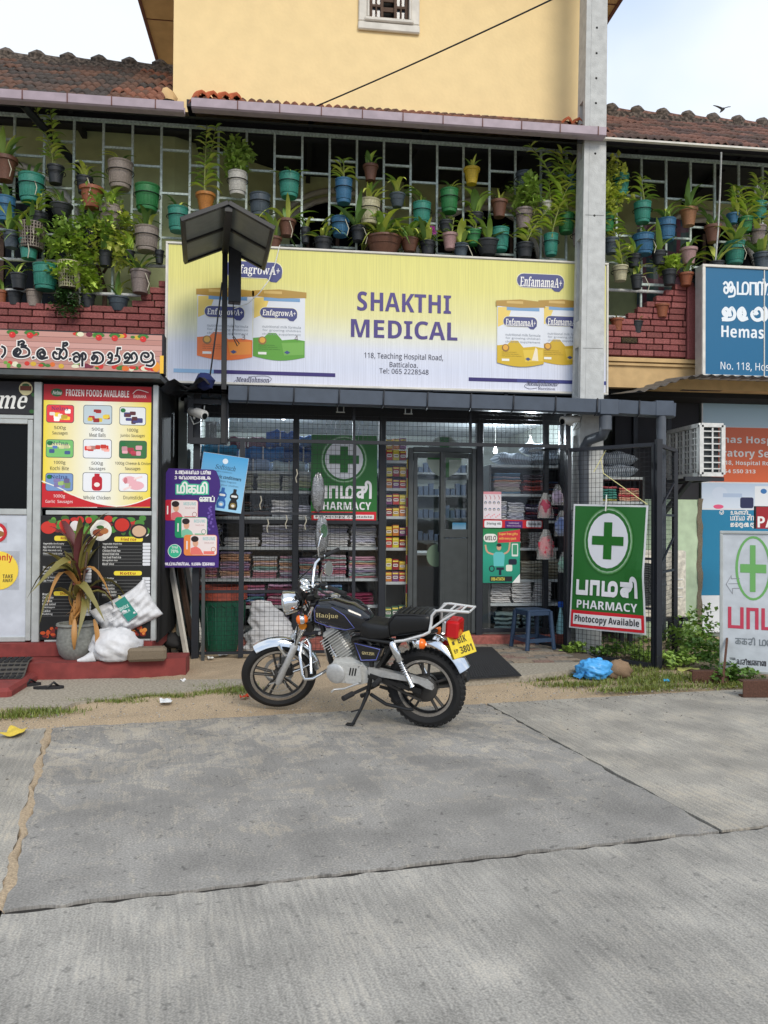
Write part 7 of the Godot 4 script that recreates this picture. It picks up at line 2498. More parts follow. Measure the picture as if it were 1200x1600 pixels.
func make_bike() -> void:
	mat("tyre", hex(24, 24, 25), 0.75, 0.0, "fine", 3.0)
	mat("rim_alloy", hex(196, 190, 182), 0.32, 0.8, "stain", 3.0)
	mat("spoke_dark", hex(62, 60, 58), 0.5, 0.3)
	mat("chrome", hex(226, 228, 230), 0.10, 1.0)
	mat("satin_alloy", hex(206, 206, 204), 0.4, 0.55, "blotch", 5.0)
	mat("case_alloy", hex(214, 214, 210), 0.42, 0.35, "blotch", 5.0)
	var pk := mat("tank_black", hex(8, 9, 16), 0.2)
	pk.clearcoat_enabled = true
	pk.clearcoat = 0.7
	pk.clearcoat_roughness = 0.05
	mat("vinyl", hex(16, 17, 19), 0.45, 0.0, "fine", 4.0)
	mat("frame_black", hex(24, 24, 25), 0.4)
	mat("orange_lens", hex(236, 110, 24), 0.15)
	mat("amber_lens", hex(200, 120, 20), 0.2)
	mat("red_lens", hex(190, 22, 26), 0.15)
	mat("gold_trim", hex(206, 190, 140), 0.35, 0.3)
	mat("blue_line", hex(96, 104, 176), 0.4)
	mat("plate_yellow", hex(240, 212, 50), 0.5, 0.0, "blotch", 4.0)
	mat("dial_white", hex(200, 206, 204), 0.2)

	var k := thing("motorcycle", "black motorcycle leaning on its side stand in front of the pharmacy", "motorcycle", Vector3(1.067, 0.006, -5.797))
	k.transform.basis = Basis(Vector3.UP, deg_to_rad(151.2)) * Basis(Vector3.RIGHT, deg_to_rad(-8.5))
	# steering: everything on the fork turns about the raked axis
	var piv := Vector3(1.255, 0.30, 0)
	var axis := Vector3(-0.454, 0.891, 0).normalized()
	var TS := Transform3D(Basis(), piv) * Transform3D(Basis(axis, deg_to_rad(31)), Vector3.ZERO) * Transform3D(Basis(), -piv)

	# --- wheels
	var fw := make_wheel(k, "front_wheel", 0.305, 0.085, 0.232, false)
	fw.transform = TS * Transform3D(Basis(), Vector3(1.285, 0.305, 0))
	var dc := B.new()
	for q in [[0.125, 0.098, -0.052], [0.125, 0.098, -0.057]]:
		dc.lathe([Vector2(q[1], q[2]), Vector2(q[0], q[2])], 32, Vector3.ZERO, Basis(Vector3.RIGHT, PI / 2.0) * Basis(Vector3.RIGHT, PI))
	dc.lathe([Vector2(0.125, 0.052), Vector2(0.125, 0.057)], 32, Vector3.ZERO, Basis(Vector3.RIGHT, -PI / 2.0))
	for i in 8: dc.bar(Vector3(cos(i * TAU / 8) * 0.05, sin(i * TAU / 8) * 0.05, -0.054), Vector3(cos(i * TAU / 8 + 0.3) * 0.1, sin(i * TAU / 8 + 0.3) * 0.1, -0.054), 0.012, 0.005)
	obj("brake_disc", dc, M.satin_alloy, fw)
	var rw := make_wheel(k, "rear_wheel", 0.305, 0.115, 0.222, true)
	rw.position = Vector3(0.02, 0.305, 0)
	var drum := B.new()
	drum.lathe([Vector2(0.0, -0.06), Vector2(0.085, -0.06), Vector2(0.1, -0.05), Vector2(0.1, -0.02)], 28, Vector3.ZERO, Basis(Vector3.RIGHT, PI / 2.0))
	drum.lathe([Vector2(0.0, 0.06), Vector2(0.085, 0.06), Vector2(0.09, 0.02)], 28, Vector3.ZERO, Basis(Vector3.RIGHT, PI / 2.0))
	obj("sprocket", drum, M.spoke_dark, rw)

	# --- fork, fender, lights and bars (all steered)
	var F := func(called: String, b: B, m: Material) -> MeshInstance3D:
		var o := obj(called, b, m, k)
		o.transform = TS
		return o
	for s in [-1.0, 1.0]:
		var z: float = s * 0.088
		var lo := Vector3(1.285, 0.305, z)
		var up := lo + axis * 0.70 - Vector3(0.03, 0.0, 0)
		var mid := lo.lerp(up, 0.47)
		var sl := B.new()
		sl.tube([lo - axis * 0.035, lo, lo.lerp(mid, 0.5), mid, mid + axis * 0.012], [0.02, 0.029, 0.027, 0.029, 0.022], 12)
		F.call("fork_slider", sl, M.satin_alloy)
		var tb := B.new()
		tb.tube([mid, up], 0.0175, 10)
		F.call("fork_tube", tb, M.chrome)
	var cl := B.new()
	for y in [0.80, 0.95]:
		var c: Vector3 = piv + axis * ((y - 0.30) / 0.891)
		cl.cbox(c, Vector3(0.07, 0.03, 0.23), 0.008)
	F.call("fork_clamp", cl, M.frame_black)
	# fender: arc round the wheel with a curved section
	var fe := B.new()
	for off in [0.0, -0.004]:
		fe.sheet(func(u: float, v: float) -> Vector3:
			var a := deg_to_rad(lerpf(60, 176, u))
			var t := (v - 0.5) * 2.0
			var r: float = 0.345 + off - 0.035 * t * t - 0.012 * pow(absf(t), 6.0)
			return Vector3(1.285 + cos(a) * r, 0.305 + sin(a) * r, t * 0.058), 28, 8)
	F.call("front_fender", fe, M.chrome)
	var fs := B.new()
	for s in [-1.0, 1.0]:
		fs.bar(Vector3(1.25, 0.61, s * 0.062), Vector3(1.20, 0.52, s * 0.085), 0.02)
		fs.tube([Vector3(0.97, 0.42, s * 0.058), Vector3(1.1, 0.38, s * 0.085), Vector3(1.27, 0.34, s * 0.088)], 0.007, 6)
	F.call("fender_stay", fs, M.chrome)
	var ca := B.new()
	ca.cbox(Vector3(1.20, 0.385, -0.075), Vector3(0.07, 0.10, 0.06), 0.015)
	F.call("brake_caliper", ca, M.frame_black)
	var hl := B.new()
	var hx := Basis(Vector3.BACK, -PI / 2.0)
	hl.lathe([Vector2(0.0, -0.10), Vector2(0.05, -0.085), Vector2(0.082, -0.04), Vector2(0.094, 0.02), Vector2(0.097, 0.05), Vector2(0.092, 0.055)], 24, Vector3(1.11, 0.945, 0), hx)
	F.call("headlight", hl, M.chrome)
	var hg := B.new()
	hg.lathe([Vector2(0.092, 0.05), Vector2(0.06, 0.068), Vector2(0.0, 0.076)], 24, Vector3(1.11, 0.945, 0), hx)
	F.call("headlight_glass", hg, M.dial_white)
	for s in [-1.0, 1.0]:
		var iv := B.new()
		iv.tube([Vector3(1.03, 0.86, s * 0.08), Vector3(1.03, 0.86, s * 0.13)], 0.014, 8)
		iv.tube([Vector3(1.015, 0.86, s * 0.15), Vector3(1.03, 0.86, s * 0.15), Vector3(1.05, 0.86, s * 0.15)], [0.032, 0.04, 0.038], 12)
		F.call("indicator_shell", iv, M.chrome)
		var il := B.new()
		il.tube([Vector3(1.05, 0.86, s * 0.15), Vector3(1.07, 0.86, s * 0.15), Vector3(1.08, 0.86, s * 0.15)], [0.037, 0.033, 0.015], 12)
		il.tube([Vector3(1.015, 0.86, s * 0.15), Vector3(1.0, 0.86, s * 0.15), Vector3(0.99, 0.86, s * 0.15)], [0.034, 0.03, 0.012], 12)
		F.call("indicator_lens", il, M.orange_lens)
		# gauges
		var gb := B.new()
		var gx := Basis(Vector3.BACK, 0.62)
		gb.lathe([Vector2(0.0, -0.06), Vector2(0.038, -0.055), Vector2(0.046, -0.02), Vector2(0.046, 0.0)], 20, Vector3(0.985, 1.07, s * 0.055), gx)
		F.call("gauge_body", gb, M.frame_black)
		var gr := B.new()
		gr.lathe([Vector2(0.046, -0.004), Vector2(0.050, 0.006), Vector2(0.044, 0.012), Vector2(0.041, 0.008)], 20, Vector3(0.985, 1.07, s * 0.055), gx)
		F.call("gauge_ring", gr, M.chrome)
		var gd := B.new()
		gd.lathe([Vector2(0.042, 0.006), Vector2(0.0, 0.006)], 20, Vector3(0.985, 1.07, s * 0.055), gx)
		F.call("gauge_dial", gd, M.dial_white)
		var gk := B.new()
		gk.at(Vector3(0.985, 1.07, s * 0.055), gx)
		gk.bar(Vector3(-0.015, 0.0085, 0.01), Vector3(0.02, 0.0085, -0.012), 0.003, 0.002)
		for i in 9: gk.bar(Vector3(cos(i * 0.6) * 0.028, 0.0085, sin(i * 0.6) * 0.028), Vector3(cos(i * 0.6) * 0.036, 0.0085, sin(i * 0.6) * 0.036), 0.003, 0.002)
		F.call("gauge_marks", gk, M.frame_black)
		# handlebar, grip, lever, mirror
		var hb := B.new()
		hb.tube([Vector3(0.935, 1.0, s * 0.04), Vector3(0.925, 1.04, s * 0.07), Vector3(0.905, 1.12, s * 0.13), Vector3(0.885, 1.165, s * 0.19), Vector3(0.84, 1.18, s * 0.26), Vector3(0.70, 1.165, s * 0.40)], 0.0125, 10)
		F.call("handlebar", hb, M.chrome)
		var gp := B.new()
		gp.tube([Vector3(0.80, 1.176, s * 0.30), Vector3(0.795, 1.176, s * 0.305), Vector3(0.69, 1.164, s * 0.41), Vector3(0.685, 1.163, s * 0.415)], [0.021, 0.018, 0.018, 0.021], 12)
		F.call("grip", gp, M.rubber)
		var sw := B.new()
		sw.cbox(Vector3(0.835, 1.178, s * 0.262), Vector3(0.055, 0.05, 0.05), 0.012)
		sw.tube([Vector3(0.86, 1.185, s * 0.25), Vector3(0.90, 1.18, s * 0.29), Vector3(0.80, 1.165, s * 0.42)], [0.011, 0.008, 0.009], 8)
		F.call("switch_lever", sw, M.frame_black)
		var ms := B.new()
		ms.tube([Vector3(0.85, 1.19, s * 0.25), Vector3(0.85, 1.26, s * 0.255), Vector3(0.82, 1.34, s * 0.30), Vector3(0.80, 1.355, s * 0.33)], 0.0065, 8)
		F.call("mirror_stem", ms, M.chrome)
		var mb := B.new()
		var mxx := Basis(Vector3.UP, -0.55) * Basis(Vector3.BACK, PI / 2.0 - 0.12)
		mb.lathe([Vector2(0.0, -0.028), Vector2(0.035, -0.02), Vector2(0.054, 0.0), Vector2(0.056, 0.008)], 20, Vector3(0.79, 1.365, s * 0.37), mxx)
		F.call("mirror_shell", mb, M.chrome)
		var mg := B.new()
		mg.lathe([Vector2(0.055, 0.007), Vector2(0.0, 0.007)], 20, Vector3(0.79, 1.365, s * 0.37), mxx)
		F.call("mirror_glass", mg, M.chrome)
	var cb := B.new()
	for q in [[Vector3(0.87, 1.15, -0.22), Vector3(1.02, 1.08, -0.12), Vector3(0.98, 0.86, -0.05)], [Vector3(0.86, 1.16, 0.24), Vector3(1.04, 1.06, 0.14), Vector3(0.97, 0.84, 0.06)], [Vector3(0.99, 1.0, -0.05), Vector3(1.06, 0.85, -0.09), Vector3(1.12, 0.6, -0.10), Vector3(1.22, 0.42, -0.09)], [Vector3(0.99, 1.0, 0.03), Vector3(0.90, 0.9, -0.12), Vector3(0.84, 0.75, -0.12)]]: cb.tube(q, 0.006, 6)
	F.call("cables", cb, M.frame_black)
	var hm := B.new()
	hm.cbox(Vector3(0.955, 1.0, 0), Vector3(0.07, 0.06, 0.16), 0.012)
	hm.cbox(Vector3(1.01, 1.02, 0), Vector3(0.05, 0.10, 0.13), 0.015)
	F.call("gauge_bracket", hm, M.frame_black)
	var rf := B.new()
	rf.tube([Vector3(0.985, 0.755, -0.095), Vector3(0.985, 0.755, -0.115)], 0.033, 14)
	obj("side_reflector", rf, M.amber_lens, k)

	# --- tank, seat, covers
	var tk := B.new()
	bike_section(tk, [[0.895, 0.86, 0.90, 0.015], [0.885, 0.80, 0.945, 0.10], [0.84, 0.775, 0.972, 0.135], [0.72, 0.745, 0.985, 0.155], [0.58, 0.715, 0.945, 0.145], [0.48, 0.71, 0.885, 0.105], [0.44, 0.73, 0.84, 0.06], [0.435, 0.77, 0.80, 0.01]], 40, 0.62, 28)
	var tank := obj("fuel_tank", tk, M.tank_black, k)
	var lg := B.new()
	lg.at(Vector3(0.835, 0.835, -0.158), Basis(Vector3.UP, PI + 0.02))
	lg.words("Haojue", 0, 0, 0.185, 0.046, 0.0, "serif_bold")
	obj("emblem", lg, M.gold_trim, tank)
	var pl := B.new()
	pl.tube([Vector3(0.862, 0.80, -0.128), Vector3(0.868, 0.89, -0.122), Vector3(0.84, 0.93, -0.126), Vector3(0.70, 0.925, -0.145), Vector3(0.60, 0.87, -0.148), Vector3(0.53, 0.77, -0.130), Vector3(0.60, 0.755, -0.146), Vector3(0.74, 0.775, -0.150), Vector3(0.862, 0.80, -0.128)], 0.0028, 5)
	obj("pinstripe", pl, M.blue_line, tank)
	var fc := B.new()
	fc.lathe([Vector2(0.045, -0.01), Vector2(0.045, 0.01), Vector2(0.035, 0.016), Vector2(0.0, 0.018)], 20, Vector3(0.74, 0.985, 0))
	obj("filler_cap", fc, M.chrome, tank)
	var se := B.new()
	bike_section(se, [[0.515, 0.72, 0.76, 0.05], [0.50, 0.66, 0.825, 0.10], [0.42, 0.66, 0.815, 0.125], [0.30, 0.68, 0.805, 0.13], [0.262, 0.69, 0.81, 0.13], [0.25, 0.70, 0.815, 0.125]], 24, 0.5, 24)
	bike_section(se, [[0.258, 0.70, 0.80, 0.115], [0.25, 0.70, 0.86, 0.125], [0.20, 0.71, 0.90, 0.128], [0.08, 0.735, 0.905, 0.128], [-0.04, 0.755, 0.905, 0.122], [-0.075, 0.77, 0.89, 0.11], [-0.085, 0.80, 0.86, 0.07]], 24, 0.5, 24)
	var seat := obj("seat", se, M.vinyl, k)
	var pw := B.new()
	for i in 6: pw.tube([Vector3(0.19 - i * 0.045, 0.90 + 0.004, -0.10), Vector3(0.19 - i * 0.045, 0.908, 0.0), Vector3(0.19 - i * 0.045, 0.904, 0.10)], 0.004, 5)
	obj("quilting", pw, M.vinyl, seat)
	var sp := B.new()
	sp.tube([Vector3(0.25, 0.72, -0.128), Vector3(0.252, 0.82, -0.127), Vector3(0.20, 0.885, -0.118), Vector3(0.08, 0.895, -0.118), Vector3(-0.05, 0.885, -0.108)], 0.004, 5)
	obj("piping", sp, M.frame_black, seat)
	for s in [-1.0, 1.0]:
		var sc := B.new()
		sc.at(Vector3(0, 0, s * 0.115))
		sc.prism([Vector2(0.55, 0.665), Vector2(0.30, 0.625), Vector2(0.345, 0.52), Vector2(0.49, 0.505), Vector2(0.515, 0.53)], -0.02, 0.02)
		var side := obj("side_cover", sc, M.tank_black, k)
		if s < 0:
			var ln := B.new()
			ln.tube([Vector3(0.53, 0.652, -0.137), Vector3(0.325, 0.618, -0.137), Vector3(0.36, 0.535, -0.137), Vector3(0.485, 0.522, -0.137)], 0.004, 5, true)
			obj("pinstripe", ln, M.blue_line, side)
			var tx := B.new()
			tx.at(Vector3(0.475, 0.568, -0.1365), Basis(Vector3.UP, PI))
			tx.words("GN125H", 0, 0, 0.10, 0.024, 0.0, "sans_bold")
			obj("lettering", tx, M.gold_trim, side)

	# --- engine
	var en := Node3D.new()
	en.name = "engine"
	k.add_child(en)
	var dirv := Vector3(0.55, 0.835, 0).normalized()
	var eb := Basis(Vector3.BACK, -atan2(0.55, 0.835))
	for i in 11:
		var f := B.new()
		var sz := 0.20 if i < 7 else 0.23
		f.at(Vector3(0.635, 0.50, 0) + dirv * (0.018 + i * 0.0205), eb)
		f.cbox(Vector3.ZERO, Vector3(sz * 0.85, 0.007, sz), 0.002)
		obj("cooling_fin", f, M.case_alloy, en)
	var cy := B.new()
	cy.at(Vector3(0.635, 0.50, 0), eb)
	cy.cbox(Vector3(0, 0.11, 0), Vector3(0.13, 0.23, 0.15), 0.02)
	cy.cbox(Vector3(0.0, 0.245, 0), Vector3(0.15, 0.05, 0.17), 0.02)
	obj("cylinder", cy, M.case_alloy, en)
	var cr := B.new()
	cr.prism([Vector2(0.775, 0.42), Vector2(0.76, 0.36), Vector2(0.70, 0.32), Vector2(0.52, 0.315), Vector2(0.45, 0.34), Vector2(0.44, 0.43), Vector2(0.49, 0.50), Vector2(0.60, 0.53), Vector2(0.72, 0.51)], -0.11, 0.12)
	obj("crankcase", cr, M.case_alloy, en)
	var lc := B.new()
	lc.at(Vector3(0, 0, -0.13))
	lc.prism([Vector2(0.78, 0.42), Vector2(0.765, 0.365), Vector2(0.70, 0.335), Vector2(0.50, 0.335), Vector2(0.49, 0.36), Vector2(0.49, 0.47), Vector2(0.51, 0.49), Vector2(0.72, 0.485), Vector2(0.765, 0.46)], -0.022, 0.022)
	obj("left_cover", lc, M.case_alloy, en)
	var rc := B.new()
	rc.lathe([Vector2(0.078, 0.0), Vector2(0.078, 0.014), Vector2(0.068, 0.022), Vector2(0.02, 0.026), Vector2(0.0, 0.026)], 28, Vector3(0.695, 0.408, -0.15), Basis(Vector3.RIGHT, -PI / 2.0))
	obj("round_cover", rc, M.satin_alloy, en)
	for i in 3:
		var sl := B.new()
		sl.at(Vector3(0.575 - i * 0.022, 0.43, -0.1525), Basis(Vector3.BACK, 0.25))
		sl.box(Vector3.ZERO, Vector3(0.011, 0.062, 0.003))
		obj("slot", sl, M.frame_black, en)
	for q in [[0.76, 0.44], [0.73, 0.475], [0.50, 0.475], [0.50, 0.35], [0.62, 0.345]]:
		var bl := B.new()
		bl.tube([Vector3(q[0], q[1], -0.15), Vector3(q[0], q[1], -0.157)], 0.007, 6)
		obj("bolt", bl, M.chrome, en)
	var cbt := B.new()
	cbt.tube([Vector3(0.60, 0.63, 0.0), Vector3(0.50, 0.66, -0.02), Vector3(0.44, 0.66, -0.02)], 0.035, 10)
	cbt.cbox(Vector3(0.52, 0.60, -0.03), Vector3(0.07, 0.10, 0.09), 0.015)
	obj("carburettor", cbt, M.spoke_dark, en)
	var ex := B.new()
	ex.tube([Vector3(0.84, 0.64, 0.05), Vector3(0.90, 0.58, 0.08), Vector3(0.88, 0.42, 0.11), Vector3(0.78, 0.29, 0.13), Vector3(0.55, 0.25, 0.15), Vector3(0.25, 0.26, 0.17)], 0.02, 10)
	obj("exhaust_pipe", ex, M.chrome, k)
	var mu := B.new()
	mu.tube([Vector3(0.28, 0.26, 0.17), Vector3(0.22, 0.27, 0.17), Vector3(-0.22, 0.345, 0.18), Vector3(-0.26, 0.35, 0.18)], [0.03, 0.05, 0.055, 0.04], 14)
	obj("muffler", mu, M.frame_black, k)

	# --- frame
	var fr := B.new()
	fr.tube([Vector3(0.93, 0.90, 0), Vector3(0.86, 0.70, 0), Vector3(0.80, 0.40, 0), Vector3(0.74, 0.29, 0)], 0.022, 10)
	fr.tube([Vector3(0.93, 0.90, 0), Vector3(0.70, 0.80, 0), Vector3(0.45, 0.70, 0)], 0.025, 10)
	for s in [-1.0, 1.0]:
		fr.tube([Vector3(0.48, 0.72, s * 0.09), Vector3(0.40, 0.62, s * 0.10), Vector3(0.42, 0.40, s * 0.11), Vector3(0.46, 0.25, s * 0.10), Vector3(0.52, 0.22, s * 0.09)], 0.018, 8)
		fr.tube([Vector3(0.50, 0.68, s * 0.10), Vector3(0.22, 0.67, s * 0.12), Vector3(0.0, 0.745, s * 0.115), Vector3(-0.12, 0.78, s * 0.09)], 0.015, 8)
		fr.tube([Vector3(0.40, 0.42, s * 0.10), Vector3(0.28, 0.58, s * 0.115), Vector3(0.20, 0.69, s * 0.12)], 0.015, 8)
		fr.bar(Vector3(0.42, 0.40, s * 0.105), Vector3(0.02, 0.305, s * 0.095), 0.03, 0.04)
	fr.tube([Vector3(0.955, 0.84, 0), Vector3(0.90, 0.97, 0)], 0.032, 12)
	obj("frame", fr, M.frame_black, k)
	var cc := B.new()
	cc.at(Vector3(0, 0, -0.115))
	cc.prism([Vector2(0.43, 0.47), Vector2(0.10, 0.425), Vector2(-0.02, 0.40), Vector2(-0.07, 0.365), Vector2(-0.075, 0.335), Vector2(-0.03, 0.345), Vector2(0.03, 0.375), Vector2(0.10, 0.385), Vector2(0.43, 0.41)], -0.02, 0.03)
	obj("chain_case", cc, M.satin_alloy, k)
	var ch := B.new()
	ch.bar(Vector3(0.44, 0.40, -0.105), Vector3(0.03, 0.225, -0.085), 0.014, 0.018)
	obj("chain", ch, M.spoke_dark, k)
	for s in [-1.0, 1.0]:
		var z2: float = s * 0.148
		var a := Vector3(0.225, 0.69, z2)
		var c := Vector3(0.075, 0.355, z2)
		var ub := B.new()
		ub.tube([a, a.lerp(c, 0.06), a.lerp(c, 0.42), a.lerp(c, 0.44)], [0.016, 0.031, 0.031, 0.024], 12)
		obj("shock_cover", ub, M.chrome, k)
		var lb := B.new()
		lb.tube([a.lerp(c, 0.4), a.lerp(c, 0.74), a.lerp(c, 0.76), a.lerp(c, 0.96), c], [0.012, 0.012, 0.018, 0.018, 0.024], 10)
		obj("shock_body", lb, M.chrome, k)
		var sg := B.new()
		var pts := []
		var d2 := (c - a).normalized()
		var sx := d2.cross(Vector3.BACK).normalized()
		for i in 73:
			var f := i / 72.0
			pts.append(a.lerp(c, 0.43 + 0.33 * f) + (sx * cos(f * TAU * 6.5) + Vector3.BACK * sin(f * TAU * 6.5)) * 0.022)
		sg.tube(pts, 0.0045, 5)
		obj("shock_spring", sg, M.chrome, k)
		# foot rests
		var pg := B.new()
		pg.tube([Vector3(0.33, 0.385, s * 0.13), Vector3(0.33, 0.385, s * 0.16)], 0.012, 8)
		pg.tube([Vector3(0.33, 0.387, s * 0.16), Vector3(0.335, 0.387, s * 0.26)], 0.02, 10)
		obj("rear_footrest", pg, M.rubber, k)
		var pf := B.new()
		pf.bar(Vector3(0.46, 0.30, s * 0.10), Vector3(0.56, 0.265, s * 0.20), 0.02)
		pf.tube([Vector3(0.55, 0.268, s * 0.18), Vector3(0.585, 0.262, s * 0.28)], 0.021, 10)
		obj("front_footrest", pf, M.rubber, k)
	var lv := B.new()
	lv.tube([Vector3(0.50, 0.35, -0.17), Vector3(0.62, 0.30, -0.18), Vector3(0.70, 0.29, -0.19), Vector3(0.70, 0.29, -0.24)], 0.008, 6)
	obj("gear_lever", lv, M.satin_alloy, k)
	var hook := B.new()
	hook.bar(Vector3(0.42, 0.41, -0.13), Vector3(0.10, 0.33, -0.135), 0.022, 0.03)
	hook.bar(Vector3(0.44, 0.40, -0.12), Vector3(0.33, 0.385, -0.13), 0.02, 0.03)
	obj("footrest_bracket", hook, M.frame_black, k)
	var ss := B.new()
	ss.tube([Vector3(0.45, 0.27, -0.11), Vector3(0.49, 0.16, -0.155), Vector3(0.545, 0.045, -0.21), Vector3(0.555, 0.036, -0.215)], [0.017, 0.013, 0.013, 0.011], 8)
	ss.cbox(Vector3(0.565, 0.04, -0.222), Vector3(0.07, 0.008, 0.04), 0.003)
	ss.tube([Vector3(0.50, 0.14, -0.16), Vector3(0.57, 0.125, -0.19)], 0.006, 6)
	obj("side_stand", ss, M.frame_black, k)
	var cs := B.new()
	cs.tube([Vector3(0.44, 0.24, -0.09), Vector3(0.30, 0.19, -0.13), Vector3(0.12, 0.17, -0.14), Vector3(0.08, 0.175, -0.14)], 0.014, 8)
	cs.tube([Vector3(0.44, 0.24, 0.09), Vector3(0.30, 0.19, 0.13), Vector3(0.12, 0.17, 0.14)], 0.014, 8)
	cs.tube([Vector3(0.22, 0.18, -0.13), Vector3(0.22, 0.18, 0.13)], 0.012, 8)
	obj("centre_stand", cs, M.frame_black, k)
	var ck := B.new()
	ck.tube([Vector3(0.92, 0.655, -0.04), Vector3(0.955, 0.655, -0.10), Vector3(0.965, 0.64, -0.17), Vector3(0.955, 0.56, -0.235), Vector3(0.925, 0.42, -0.275), Vector3(0.905, 0.385, -0.275), Vector3(0.86, 0.38, -0.24), Vector3(0.79, 0.41, -0.10)], 0.0125, 10)
	ck.tube([Vector3(0.955, 0.655, -0.10), Vector3(0.90, 0.62, -0.16), Vector3(0.86, 0.42, -0.245)], 0.0125, 10)
	ck.tube([Vector3(0.92, 0.655, 0.04), Vector3(0.965, 0.64, 0.17), Vector3(0.925, 0.42, 0.275), Vector3(0.86, 0.38, 0.24), Vector3(0.79, 0.41, 0.10)], 0.0125, 10)
	obj("crash_bar", ck, M.chrome, k)
	var hn := B.new()
	hn.tube([Vector3(0.93, 0.74, -0.07), Vector3(0.935, 0.74, -0.10)], [0.035, 0.042], 14)
	obj("horn", hn, M.frame_black, k)

	# --- tail
	var rfd := B.new()
	for off in [0.0, -0.004]:
		rfd.sheet(func(u: float, v: float) -> Vector3:
			var a := deg_to_rad(lerpf(62, 152, u))
			var t := (v - 0.5) * 2.0
			var r: float = 0.395 + off + 0.06 * (1.0 - u) - 0.035 * t * t - 0.02 * pow(absf(t), 6.0)
			return Vector3(0.02 + cos(a) * r, 0.305 + sin(a) * r, t * 0.085), 22, 8)
	obj("rear_fender", rfd, M.chrome, k)
	var tl := Node3D.new()
	tl.name = "tail_light"
	k.add_child(tl)
	tl.position = Vector3(-0.205, 0.785, 0)
	tl.rotation.z = 0.10
	var tb2 := B.new()
	tb2.cbox(Vector3(0.045, 0, 0), Vector3(0.05, 0.10, 0.12), 0.012)
	obj("housing", tb2, M.chrome, tl)
	var tr := B.new()
	tr.cbox(Vector3(-0.02, 0.0, 0), Vector3(0.10, 0.135, 0.165), 0.016)
	obj("lens", tr, M.red_lens, tl)
	var pt := Node3D.new()
	pt.name = "number_plate"
	k.add_child(pt)
	pt.position = Vector3(-0.275, 0.655, 0.0)
	pt.transform.basis = Basis(Vector3.UP, -PI / 2.0 - 0.55) * Basis(Vector3.RIGHT, -0.42) * Basis(Vector3.BACK, 0.04)
	var pb := B.new()
	pb.cbox(Vector3.ZERO, Vector3(0.225, 0.165, 0.004), 0.002)
	obj("plate", pb, M.plate_yellow, pt)
	var px := D.new(0, 0, 225, 165, 0.225, 0.165)
	px.c(70, 60, 20).words("BIK", 84, 18, 168, 68, 1, "sans_bold").words("3801", 76, 92, 200, 144, 1, "sans_bold").words("EP", 20, 100, 58, 128, 1, "sans_bold").rr(26, 40, 48, 66, 4, 0.6)
	var pxo := obj("characters", px.b, M.print, pt)
	pxo.position = Vector3(-0.1125, -0.0825, 0.003)
	for s in [-1.0, 1.0]:
		var ri := B.new()
		ri.tube([Vector3(-0.01, 0.70, s * 0.10), Vector3(-0.01, 0.70, s * 0.15)], 0.012, 8)
		ri.tube([Vector3(0.02, 0.70, s * 0.185), Vector3(0.005, 0.70, s * 0.185), Vector3(-0.02, 0.70, s * 0.185)], [0.02, 0.04, 0.04], 12)
		obj("indicator_shell", ri, M.chrome, k)
		var rl := B.new()
		rl.tube([Vector3(-0.02, 0.70, s * 0.185), Vector3(-0.045, 0.70, s * 0.185), Vector3(-0.06, 0.70, s * 0.185)], [0.039, 0.035, 0.012], 14)
		obj("indicator_lens", rl, M.orange_lens, k)
		var rk := B.new()
		rk.tube([Vector3(0.20, 0.69, s * 0.145), Vector3(0.12, 0.705, s * 0.15), Vector3(-0.03, 0.755, s * 0.148), Vector3(-0.075, 0.78, s * 0.14), Vector3(-0.085, 0.84, s * 0.125), Vector3(-0.09, 0.895, s * 0.115), Vector3(-0.12, 0.93, s * 0.105), Vector3(-0.17, 0.935, s * 0.10), Vector3(-0.36, 0.925, s * 0.075)], 0.011, 8)
		rk.tube([Vector3(-0.085, 0.80, s * 0.135), Vector3(-0.18, 0.87, s * 0.10), Vector3(-0.27, 0.925, s * 0.085)], 0.009, 8)
		obj("rack_side", rk, M.rack_silver, k)
	for x in [-0.14, -0.22, -0.30, -0.365]:
		var cbx := B.new()
		cbx.tube([Vector3(x, 0.935 - (x + 0.14) * -0.03, -0.10 - (x + 0.14) * 0.10), Vector3(x, 0.935 - (x + 0.14) * -0.03, 0.10 + (x + 0.14) * 0.10)], 0.008, 8)
		obj("rack_bar", cbx, M.rack_silver, k)


# an arching leaf along +x from the origin: length 1, given width, rise and droop
func leaf_mesh(wid: float, rise: float, droop: float, twist := 0.0) -> ArrayMesh:
	var b := B.new()
	b.sheet(func(u: float, v: float) -> Vector3:
		var t := (v - 0.5) * 2.0
		var w := wid * pow(sin(PI * clampf(u * 0.94 + 0.06, 0.0, 1.0)), 0.7) * (1.0 - 0.25 * u)
		var y := rise * u - droop * u * u * u
		return Vector3(u * (1.0 - 0.25 * droop * u * u), y + absf(t) * w * 0.35, t * w * cos(twist * u)), 7, 2)
	return b.mesh()


